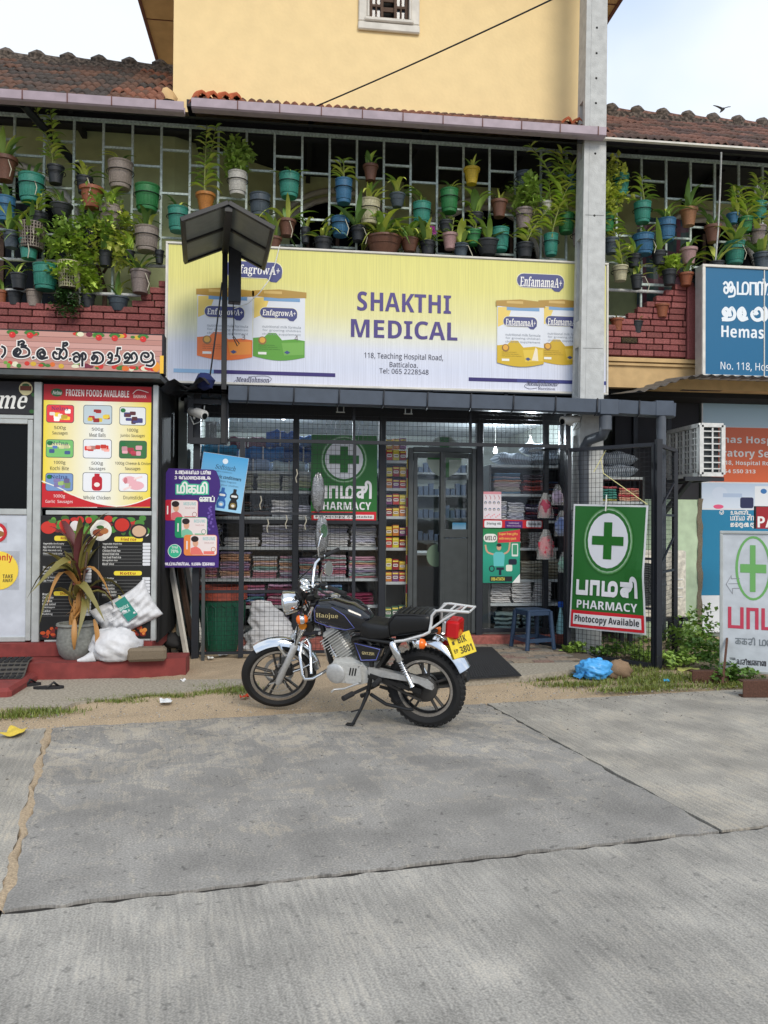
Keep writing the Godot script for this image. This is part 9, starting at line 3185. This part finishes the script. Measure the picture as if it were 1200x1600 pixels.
func make_props() -> void:
	rng.seed = 99
	mat("sack_white", hex(222, 222, 224), 0.8, 0.0, "blotch", 3.0, "weave", 0.1)
	mat("pot_cement", hex(140, 142, 136), 0.85, 0.0, "stain", 1.6, "grit", 0.15)
	mat("block_stone", hex(150, 134, 112), 0.95, 0.0, "soil", 1.6, "grit", 0.8)
	mat("rock_brown", hex(176, 146, 116), 0.95, 0.0, "soil", 2.4, "grit", 0.8)
	mat("bin_green", hex(30, 104, 78), 0.5, 0.0, "stain", 1.4)
	mat("bin_red", hex(176, 84, 66), 0.6, 0.0, "stain", 1.4)
	mat("bag_blue", hex(78, 164, 226), 0.35)
	mat("stool_navy", hex(46, 66, 92), 0.45, 0.0, "blotch", 3.0)
	mat("mat_black", hex(44, 44, 46), 0.9, 0.0, "fine", 2.0)
	mat("mat_grey", hex(88, 84, 78), 0.9, 0.0, "fine", 2.0)
	leaf_mat("ti_olive", hex(120, 112, 58))
	leaf_mat("ti_dry", hex(176, 128, 70))
	leaf_mat("ti_maroon", hex(92, 44, 46))
	leaf_mat("grass_green", hex(108, 124, 58))
	leaf_mat("weed_green", hex(92, 128, 48))

	# --- cement planter with a half dry plant
	var pp := Vector3(-2.073, 0.2, -7.869)
	var t := thing("planter", "grey cement planter with a half withered ti plant on the red step", "potted plant", pp)
	var b := B.new()
	b.lathe([Vector2(0.0, 0.0), Vector2(0.12, 0.0), Vector2(0.165, 0.05), Vector2(0.19, 0.15), Vector2(0.18, 0.26), Vector2(0.175, 0.31), Vector2(0.195, 0.325), Vector2(0.19, 0.345), Vector2(0.165, 0.345), Vector2(0.155, 0.30), Vector2(0, 0.30)], 28)
	obj("pot", b, M.pot_cement, t)
	var s := B.new()
	for q in [[-0.02, 0.0, 0.85], [0.03, 0.02, 0.95], [0.0, -0.03, 0.7]]: s.tube([Vector3(q[0], 0.28, q[1]), Vector3(q[0] * 2.0, 0.28 + q[2] * 0.5, q[1]), Vector3(q[0] * 3.0, 0.28 + q[2] * 0.8, q[1])], [0.015, 0.013, 0.01], 7)
	obj("stem", s, M.old_wood, t)
	T.ti_up = leaf_mesh(0.085, 0.25, 0.25)
	T.ti_arch = leaf_mesh(0.095, 0.55, 1.25)
	T.ti_hang = leaf_mesh(0.09, 0.15, 0.5, 0.8)
	for i in 46:
		var up := i < 15
		var m: Material = [M.ti_olive, M.ti_maroon, M.ti_olive][i % 3] if i < 24 else ([M.ti_dry, M.ti_olive][i % 2] if i < 34 else M.ti_dry)
		var y := 0.80 + rng.randf_range(-0.1, 0.22) if up else rng.randf_range(0.48, 0.86)
		var mesh: ArrayMesh = T.ti_up if up else (T.ti_arch if i < 32 else T.ti_hang)
		var pitch := rng.randf_range(0.7, 1.25) if up else (rng.randf_range(0.1, 0.5) if i < 32 else rng.randf_range(-1.45, -1.1))
		add_leaf(t, mesh, m, Vector3(rng.randf_range(-0.04, 0.04), y, rng.randf_range(-0.03, 0.05)), i * 2.39 + rng.randf() * 0.4, pitch, rng.randf_range(0.42, 0.62) if i < 32 else rng.randf_range(0.32, 0.46), rng.randf_range(-0.5, 0.5))
	for q in [[0.02, 0.0], [0.2, 0.05]]:
		add_leaf(t, T.ti_hang, M.ti_dry, Vector3(q[0], 0.40, 0.17 + q[1] * 0.2), -1.4 + q[0] * 3.0, -1.25, 0.34)

	# --- two white sacks and a stone block on the step
	var st := thing("white_sack", "white woven sack lying flat beside the cement planter", "sack", Vector3(-1.679, 0.2, -7.732))
	b = B.new()
	lump(b, Vector3(0, 0.13, -0.02), Vector3(0.25, 0.17, 0.19), 0.28, 0.8, 4, -0.76, 30)
	obj("sack", b, M.sack_white, st)
	b = B.new()
	b.tube([Vector3(-0.18, 0.05, 0.06), Vector3(-0.27, 0.02, 0.08), Vector3(-0.33, 0.012, 0.09)], [0.06, 0.03, 0.012], 8)
	obj("sack_tail", b, M.sack_white, st)
	st = thing("rice_sack", "white sack with green printed band leaning on top of the other sack", "sack", Vector3(-1.608, 0.2, -7.976) + Vector3(-0.05, 0.29, -0.03))
	b = B.new()
	b.sheet(func(u: float, v: float) -> Vector3:
		var sg := 1.0 if u < 0.5 else -1.0
		var x := (u * 4.0 - 1.0) if u < 0.5 else (3.0 - u * 4.0)
		var y := v * 2.0 - 1.0
		var puff := pow(maxf(0.0, 1.0 - pow(absf(x), 2.6)), 0.55) * pow(maxf(0.0, 1.0 - pow(absf(y), 3.0)), 0.55)
		var crease := 0.016 * sin(x * 9.0 + y * 7.0) + 0.012 * sin(y * 17.0 - x * 4.0) + 0.010 * sin(x * 23.0 + y * 3.0)
		var p := Vector3(x * 0.32 * (1.0 - 0.10 * (1.0 - y * y)), y * 0.21 * (1.0 - 0.16 * (1.0 - x * x)) + 0.03 * x * x * x, sg * (puff * 0.105 + crease * puff))
		return Basis(Vector3.BACK, 0.48) * p + Vector3(0.02, 0.13, 0.0), 56, 28)
	obj("sack", b, M.sack_white, st)
	var d := D.new(0, 0, 100, 60, 0.34, 0.22)
	d.c(30, 130, 116).poly([44, 0, 78, -4, 88, 56, 54, 62], 0.5).c(206, 226, 220).words("WHOLE", 47, 18, 76, 27, 1.5, "sans_bold").words("MILK", 52, 32, 74, 39, 1.5, "sans_bold")
	d.c(90, 96, 100)
	for i in 4: d.words("net weight packed", 4, 12 + i * 9, 34, 16 + i * 9, 1)
	d.c(214, 200, 110).pen([60, -8, 68, -4, 64, -12], 3.0, 1.0)
	var po := obj("sack_print", d.b, M.print, st)
	po.transform = Transform3D(Basis(Vector3.BACK, 0.48) * Basis(Vector3.RIGHT, -0.06), Vector3(-0.10, -0.02, 0.128))
	st = thing("stone_block", "rough brown stone block at the end of the red step", "block", Vector3(-1.367, 0.2, -7.672), 0.1)
	b = B.new()
	b.cbox(Vector3(0, 0.065, 0), Vector3(0.36, 0.13, 0.16), 0.025)
	obj("block", b, M.block_stone, st)

	# --- left door mat on the lower step and slippers
	t = thing("door_mat", "grey rubber grid mat draped over the restaurant step", "mat", Vector3(-2.594, 0.13, -7.565) + Vector3(-0.25, 0.0, 0.0))
	b = B.new()
	var mf := func(x: float, z: float) -> Vector3:
		var k := smoothstep(-0.05, 0.22, z)
		return Vector3(x + z * 0.12, 0.085 - 0.10 * k + 0.012 * sin(x * 5.0), z)
	b.sheet(func(u: float, v: float) -> Vector3: return mf.call(lerpf(-0.45, 0.42, u), lerpf(-0.22, 0.3, v)), 20, 14)
	obj("sheet", b, M.mat_grey, t)
	b = B.new()
	for i in 15:
		for j in 9:
			b.at(mf.call(-0.40 + i * 0.056, -0.18 + j * 0.056) + Vector3(0, 0.006, 0))
			b.box(Vector3.ZERO, Vector3(0.038, 0.012, 0.03))
	var go := obj("studs", b, M.mat_black, t)
	go.set_meta("kind", "stuff")
	for q in [[Vector3(-2.374, 0.045, -7.329), 0.4, "dark slipper under the corner of the restaurant mat"], [Vector3(-2.136, 0.045, -7.201), 0.05, "dark slipper lying alone on the concrete apron"]]:
		t = thing("slipper", q[2], "slipper", q[0], q[1], "slippers by the step")
		b = B.new()
		var o := []
		for i in 20:
			var a := TAU * i / 20.0
			o.append(Vector2(cos(a) * 0.13, sin(a) * (0.042 + 0.012 * cos(a))))
		b.at(Vector3.ZERO, Basis(Vector3.RIGHT, -PI / 2.0))
		b.prism(o, 0.0, 0.022, true)
		obj("sole", b, M.rubber, t)
		b = B.new()
		b.tube([Vector3(0.0, 0.02, 0.045), Vector3(0.04, 0.055, 0.01), Vector3(0.085, 0.022, 0.0), Vector3(0.04, 0.055, -0.01), Vector3(0.0, 0.02, -0.045)], 0.009, 6)
		obj("strap", b, M.frame_black, t)

	# --- green bin and big white sack behind the screen
	t = thing("waste_bin", "green plastic bin with faded red rim behind the mesh screen", "bin", Vector3(-0.791, 0.03, -9.238))
	b = B.new()
	b.lathe([Vector2(0, 0.0), Vector2(0.20, 0.0), Vector2(0.215, 0.03), Vector2(0.27, 0.62), Vector2(0.25, 0.62), Vector2(0.19, 0.03), Vector2(0, 0.03)], 28)
	obj("body", b, M.bin_green, t)
	b = B.new()
	b.lathe([Vector2(0.262, 0.60), Vector2(0.29, 0.61), Vector2(0.285, 0.68), Vector2(0.295, 0.75), Vector2(0.26, 0.76), Vector2(0.25, 0.62)], 28)
	obj("rim", b, M.bin_red, t)
	b = B.new()
	for k in 14:
		var a := TAU * k / 14.0
		b.tube([Vector3(cos(a) * 0.222, 0.08, sin(a) * 0.222), Vector3(cos(a) * 0.262, 0.52, sin(a) * 0.262), Vector3(cos(a + 0.2) * 0.27, 0.56, sin(a + 0.2) * 0.27)], 0.008, 5)
	obj("ribs", b, M.bin_green, t)
	t = thing("bulk_sack", "big crumpled white sack slumped behind the mesh and motorcycle", "sack", Vector3(-0.243, 0.03, -9.105) + Vector3(0, 0, -0.02))
	b = B.new()
	var nz := FastNoiseLite.new()
	nz.seed = 9
	nz.frequency = 1.1
	nz.fractal_octaves = 4
	b.sheet(func(u: float, v: float) -> Vector3:
		var a := u * TAU
		var h := v
		var r := lerpf(0.34, 0.10, pow(h, 1.3)) * (1.0 - pow(maxf(0.0, 0.08 - h) / 0.08, 2.0) * 0.25)
		if v > 0.97: r *= 0.2
		var k := 1.0 + 0.35 * nz.get_noise_3d(cos(a) * 1.3, h * 3.5, sin(a) * 1.3) + 0.05 * sin(h * 26.0 + a * 2.0)
		return Vector3(cos(a) * r * k - h * h * 0.16 + 0.05, h * 0.60, sin(a) * r * 0.6 * k), 34, 30)
	obj("sack", b, M.sack_white, t)

	# --- stool, right mat, bag, rock
	t = thing("plastic_stool", "navy blue plastic stool standing under the right window", "stool", Vector3(2.838, 0.085, -8.802), 0.25)
	b = B.new()
	b.cbox(Vector3(0, 0.445, 0), Vector3(0.31, 0.03, 0.31), 0.012)
	obj("seat", b, M.stool_navy, t)
	b = B.new()
	for a in 4:
		b.at(Vector3.ZERO, Basis(Vector3.UP, a * PI / 2.0))
		b.cbox(Vector3(0, 0.415, 0.15), Vector3(0.26, 0.045, 0.014), 0.004)
	obj("apron_rim", b, M.stool_navy, t)
	for a in 4:
		b = B.new()
		var q := Basis(Vector3.UP, a * PI / 2.0 + PI / 4.0)
		b.tube([q * Vector3(0.205, 0.44, 0), q * Vector3(0.225, 0.25, 0), q * Vector3(0.255, 0.0, 0)], [0.034, 0.032, 0.03], 4)
		obj("leg", b, M.stool_navy, t)
		b = B.new()
		var q1 := Basis(Vector3.UP, a * PI / 2.0 + PI / 4.0) * Vector3(0.242, 0.11, 0)
		var q2 := Basis(Vector3.UP, a * PI / 2.0 + PI * 0.75) * Vector3(0.242, 0.11, 0)
		b.bar(q1, q2, 0.015, 0.045)
		obj("stretcher", b, M.stool_navy, t)
	t = thing("rubber_mat", "black ribbed rubber mat on the pavement behind the motorcycle", "mat")
	b = B.new()
	var mc := [Vector3(1.395, 0.09, -7.007), Vector3(2.207, 0.09, -7.174), Vector3(2.346, 0.09, -8.81), Vector3(1.76, 0.09, -8.856)]
	b.at(Vector3(0, 0.086, 0), Basis(Vector3.RIGHT, PI / 2.0))
	var mo := []
	for p in mc: mo.append(Vector2(p.x, p.z))
	b.prism(mo, -0.008, 0.0)
	obj("sheet", b, M.mat_black, t)
	b = B.new()
	for i in 30:
		var f := (i + 0.5) / 30.0
		b.bar(mc[0].lerp(mc[1], f) + Vector3(0, 0.007, -0.02), mc[3].lerp(mc[2], f) + Vector3(0, 0.007, 0.02), 0.022, 0.008)
	go = obj("ribs", b, M.mat_black, t)
	go.set_meta("kind", "stuff")
	t = thing("blue_bag", "crumpled bright blue plastic bag on the verge by the gate", "plastic bag", Vector3(3.001, 0.02, -7.207) + Vector3(0, 0, -0.12))
	b = B.new()
	lump(b, Vector3(0, 0.09, 0), Vector3(0.17, 0.105, 0.13), 0.36, 1.1, 14, -0.8, 40)
	b.sheet(func(u: float, v: float) -> Vector3: return Vector3(-0.10 - 0.10 * u + 0.02 * sin(v * 9.0), 0.04 + 0.04 * v * sin(u * 4.0), (v - 0.5) * 0.2 + 0.02 * sin(u * 11.0)), 8, 8)
	obj("bag", b, M.bag_blue, t)
	t = thing("rock", "brown rock lying next to the blue plastic bag", "rock", Vector3(3.247, 0.02, -7.247) + Vector3(0, 0, -0.10), 0.3)
	b = B.new()
	b.hard()
	lump(b, Vector3(0, 0.075, 0), Vector3(0.14, 0.10, 0.11), 0.5, 0.9, 6, -0.7, 12)
	obj("rock", b, M.rock_brown, t)

	# --- stuff hanging on the screen at the right: clear bags of goods
	var bags := [[Vector3(3.047, 1.749, -8.98), [150, 60, 80], 0.16, "clear plastic bag of red and blue cloth, upper of the hanging bags"], [Vector3(3.169, 1.879, -8.9), [190, 170, 190], 0.13, "small clear plastic bag of pale goods beside the red and blue one"], [Vector3(3.057, 1.278, -8.98), [180, 60, 76], 0.19, "clear plastic bag of red goods hanging above the stool"], [Vector3(3.219, 1.534, -8.88), [120, 140, 190], 0.16, "clear plastic bag of blue goods by the gate post"], [Vector3(3.245, 1.075, -8.88), [150, 190, 170], 0.13, "lowest clear plastic bag of green goods by the gate post"]]
	for q in bags:
		t = thing("hanging_bag", q[3], "plastic bag", q[0], 0.0, "plastic bags on the screen")
		b = B.new()
		lump(b, Vector3(0, -0.02, 0), Vector3(q[2] * 0.5, q[2] * 0.7, 0.05), 0.5, 1.5, rng.randi() % 90, -1.0, 18)
		obj("contents", b, cloth(q[1][0], q[1][1], q[1][2]), t)
		b = B.new()
		b.sheet(func(u: float, v: float) -> Vector3:
			var a := u * TAU
			var r: float = q[2] * (0.62 - 0.45 * pow(v, 2.0)) * (1.0 + 0.12 * sin(a * 5.0 + v * 7.0))
			return Vector3(cos(a) * r, -q[2] * 0.85 + v * q[2] * 1.9, sin(a) * r * 0.5), 18, 8)
		obj("film", b, M.bag_film, t)
	t = thing("spray_bottle", "blue topped cleaner bottle hanging low behind the stool", "bottle", Vector3(3.198, 0.24, -8.85))
	b = B.new()
	b.lathe([Vector2(0, 0), Vector2(0.045, 0.0), Vector2(0.05, 0.03), Vector2(0.045, 0.12), Vector2(0.03, 0.2), Vector2(0.016, 0.28), Vector2(0.016, 0.31)], 14)
	obj("bottle", b, cloth(150, 200, 206), t)
	b = B.new()
	b.cbox(Vector3(0.0, 0.345, 0), Vector3(0.07, 0.07, 0.03), 0.01)
	obj("spray_head", b, cloth(30, 80, 170), t)

	# --- alley clutter
	for q in [[Vector3(-1.435, 0.928, -8.9), 0.03, 1.9, "grey steel pole standing in the dark alley mouth"], [Vector3(-1.384, 1.946, -9.1), 0.03, 2.7, "tall dark pole deeper in the alley"]]:
		t = thing("alley_pole", q[3], "pole", Vector3(q[0].x, 0.0, q[0].z), 0, "poles in the alley")
		b = B.new()
		b.rod(Vector3(0, 0, 0), Vector3(0, q[2], 0), q[1], 10)
		obj("pole", b, M.alloy_dark, t)
	for i in 3:
		t = thing("leaning_plank", "pale plank leaning in the alley, %s of three" % ["nearest", "middle", "farthest"][i], "plank", Vector3(-1.25 + i * 0.02, 0.03, -8.85 - i * 0.12), 0, "planks leaning in the alley")
		b = B.new()
		b.bar(Vector3(0.12 + i * 0.05, 0, 0.1), Vector3(-0.12 + i * 0.04, 1.15 + 0.1 * i, -0.1), 0.03, 0.06)
		obj("plank", b, M.white_trim if i != 1 else M.old_wood, t)
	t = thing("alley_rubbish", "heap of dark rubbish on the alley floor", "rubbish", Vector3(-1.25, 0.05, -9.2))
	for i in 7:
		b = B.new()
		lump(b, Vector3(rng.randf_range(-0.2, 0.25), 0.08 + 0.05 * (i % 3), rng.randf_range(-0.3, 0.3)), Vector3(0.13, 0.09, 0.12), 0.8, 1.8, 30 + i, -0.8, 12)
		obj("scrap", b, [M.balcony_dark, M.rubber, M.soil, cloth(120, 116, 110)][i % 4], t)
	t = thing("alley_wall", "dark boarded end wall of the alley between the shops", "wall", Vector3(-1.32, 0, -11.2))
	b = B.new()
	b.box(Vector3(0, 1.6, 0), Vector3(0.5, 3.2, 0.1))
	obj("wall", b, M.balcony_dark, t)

	make_growth()


func blade_field(spots: Array, n: int, h: float, sd: int) -> MultiMesh:
	var g := RandomNumberGenerator.new()
	g.seed = sd
	var b := B.new()
	b.col = Color.WHITE
	b.tri(Vector3(-0.004, 0, 0), Vector3(0.004, 0, 0), Vector3(0.003, 0.6, 0.05))
	b.tri(Vector3(-0.004, 0, 0), Vector3(0.003, 0.6, 0.05), Vector3(-0.002, 0.6, 0.05))
	b.tri(Vector3(-0.002, 0.6, 0.05), Vector3(0.003, 0.6, 0.05), Vector3(0.0, 1.0, 0.18))
	var mm := MultiMesh.new()
	mm.transform_format = MultiMesh.TRANSFORM_3D
	mm.use_colors = true
	mm.mesh = b.mesh()
	mm.instance_count = n
	for i in n:
		var s: Array = spots[g.randi() % spots.size()]
		var p := Vector3(s[0] + g.randfn(0, s[2]), s[4], s[1] + g.randfn(0, s[3]))
		var k := h * g.randf_range(0.4, 1.3)
		mm.set_instance_transform(i, Transform3D(Basis(Vector3.UP, g.randf() * TAU) * Basis(Vector3.RIGHT, g.randf_range(0.0, 0.9)) * Basis.from_scale(Vector3(1, k, k)), p))
		var c := g.randf_range(0.6, 1.25)
		mm.set_instance_color(i, Color(c * g.randf_range(0.9, 1.3), c, c * 0.8))
	return mm


func make_growth() -> void:
	# short grass along the edges: x, z, spread x, spread z, ground height
	var spots := [[-2.148, -6.346, 0.16, 0.05, 0.012], [-1.99, -6.454, 0.15, 0.05, 0.012], [-1.533, -6.717, 0.16, 0.03, 0.012], [-1.295, -6.836, 0.14, 0.03, 0.012], [-1.112, -6.868, 0.12, 0.03, 0.012], [-0.689, -6.979, 0.18, 0.06, 0.012], [-0.471, -7.063, 0.15, 0.06, 0.012], [-0.652, -7.185, 0.15, 0.06, 0.012], [1.88, -7.245, 0.2, 0.03, 0.012], [2.35, -7.324, 0.22, 0.03, 0.012], [2.796, -7.474, 0.2, 0.05, 0.012], [2.703, -7.057, 0.2, 0.05, 0.012], [3.307, -7.121, 0.2, 0.08, 0.012], [3.546, -7.346, 0.22, 0.1, 0.012], [3.679, -7.209, 0.2, 0.1, 0.012], [4, -7.371, 0.25, 0.1, 0.012], [3.126, -6.796, 0.2, 0.04, 0.012], [3.507, -6.872, 0.25, 0.04, 0.012], [4.599, -8.264, 0.25, 0.12, 0.012], [3.392, -7.759, 0.2, 0.08, 0.012], [3.348, -8.168, 0.2, 0.1, 0.012], [3.632, -7.669, 0.2, 0.1, 0.012], [4.189, -7.165, 0.25, 0.06, 0.012], [4.209, -6.867, 0.2, 0.05, 0.012]]
	var mi := MultiMeshInstance3D.new()
	mi.name = "grass"
	mi.multimesh = blade_field(spots, 15000, 0.05, 5)
	mi.material_override = M.grass_green
	add_child(mi)
	tag(mi, "short grass along the sand verge and under the gate", "grass", "", "stuff")
	# leafy weeds behind the gate and under the board
	var w := [[Vector3(4.443, 0, -8.187), 0.28, 0.30, "tall leafy weed clump against the pale green wall"], [Vector3(4.958, 0, -8.689), 0.26, 0.34, "tall leafy weed clump beside the laboratory panel foot"], [Vector3(4.076, 0, -7.735), 0.2, 0.18, "low leafy weed clump behind the gate post"], [Vector3(3.659, 0, -8.371), 0.24, 0.14, "low weeds inside the folded gate, left clump"], [Vector3(3.88, 0, -8.195), 0.22, 0.16, "low weeds inside the folded gate, right clump"], [Vector3(4.335, 0, -7.127), 0.26, 0.14, "low creeping weeds under the pavement board"], [Vector3(3.25, 0, -8.486), 0.15, 0.10, "small weed tuft at the pole foot"], [Vector3(4.471, 0, -7.773), 0.25, 0.2, "weed clump between gate and rusty channel"]]
	for i in w.size():
		var q: Array = w[i]
		var t := thing("weed_clump", q[3], "weeds", q[0], 0, "weeds near the gate")
		var f := obj("foliage", foliage(int(700 * q[1] + 900 * q[2]), q[1], q[2] * 0.75, q[2] * 0.75, 0.06, 200 + i, 0.4, 0.8), M.weed_green if i % 2 else M.leaf_mid, t)
		f.set_meta("kind", "stuff")
	# litter
	var lit := [[Vector3(-1.026, 0.03, -6.628), 0.09, [206, 214, 220], "pale blue crumpled paper on the sand"], [Vector3(-1.971, 0.01, -5.855), 0.13, [226, 180, 70], "yellow wrapper on the road at the left edge"], [Vector3(-0.734, 0.04, -8.829), 0.10, [226, 226, 222], "white paper scrap by the green bin"], [Vector3(-0.866, 0.04, -8.598), 0.06, [210, 206, 200], "small white scrap beside the bin post"], [Vector3(-1.002, 0.03, -7.449), 0.05, [228, 228, 228], "tiny white scrap on the sand past the red step"], [Vector3(4.139, 0.02, -7.627), 0.14, [230, 206, 120], "yellow card lying on the grass by the rusty channel"], [Vector3(3.632, 0.02, -7.092), 0.05, [60, 150, 190], "small blue bottle cap scrap on the grass"], [Vector3(-1.256, 0.05, -8.652), 0.07, [214, 210, 204], "white scrap beside the stone block"], [Vector3(-0.386, 0.02, -6.778), 0.05, [200, 70, 40], "small orange red scrap by the front wheel"]]
	for i in lit.size():
		var q: Array = lit[i]
		var t := thing("litter_scrap", q[3], "litter", q[0] + Vector3(0, 0.006, 0), rng.randf() * 3.0, "litter on the ground")
		var b := B.new()
		b.sheet(func(u: float, v: float) -> Vector3: return Vector3((u - 0.5) * q[1] * 1.6, 0.012 + 0.014 * sin(u * 7.0 + i) * cos(v * 5.0), (v - 0.5) * q[1] + 0.01 * sin(u * 5.0)), 8, 6)
		obj("scrap", b, cloth(q[2][0], q[2][1], q[2][2]), t)
	# pebbles and crumbs over the sand
	var g := RandomNumberGenerator.new()
	g.seed = 61
	var pb := B.new()
	lump(pb, Vector3.ZERO, Vector3(1, 0.6, 0.8), 0.5, 1.2, 3, -0.9, 8)
	var mm := MultiMesh.new()
	mm.transform_format = MultiMesh.TRANSFORM_3D
	mm.use_colors = true
	mm.mesh = pb.mesh()
	mm.instance_count = 2600
	for i in 2600:
		var x := g.randf_range(-3.0, 4.6)
		var z := edge_z(x) - absf(g.randfn(0, 0.5)) + 0.16
		if i % 4 == 0: z = edge_z(x) + absf(g.randfn(0, 0.5))
		var k := 0.003 + 0.006 * pow(g.randf(), 3.0)
		mm.set_instance_transform(i, Transform3D(Basis(Vector3.UP, g.randf() * TAU) * Basis.from_scale(Vector3(k, k, k)), Vector3(x, 0.004 if z > edge_z(x) else 0.022, z)))
		var c := g.randf_range(0.15, 0.5)
		mm.set_instance_color(i, Color(c, c * 0.93, c * 0.82))
	var mi2 := MultiMeshInstance3D.new()
	mi2.name = "gravel"
	mi2.multimesh = mm
	mi2.material_override = M.print
	add_child(mi2)
	tag(mi2, "small pebbles and crumbs scattered along the sand verge", "gravel", "", "stuff")


func _ready() -> void:
	rng.seed = 7
	make_view()
	make_textures()
	make_materials()
	make_ground()
	make_house()
	make_pharmacy()
	make_left_shop()
	make_posters()
	make_pole()
	make_right_shop()
	make_bike()
	make_plants()
	make_props()
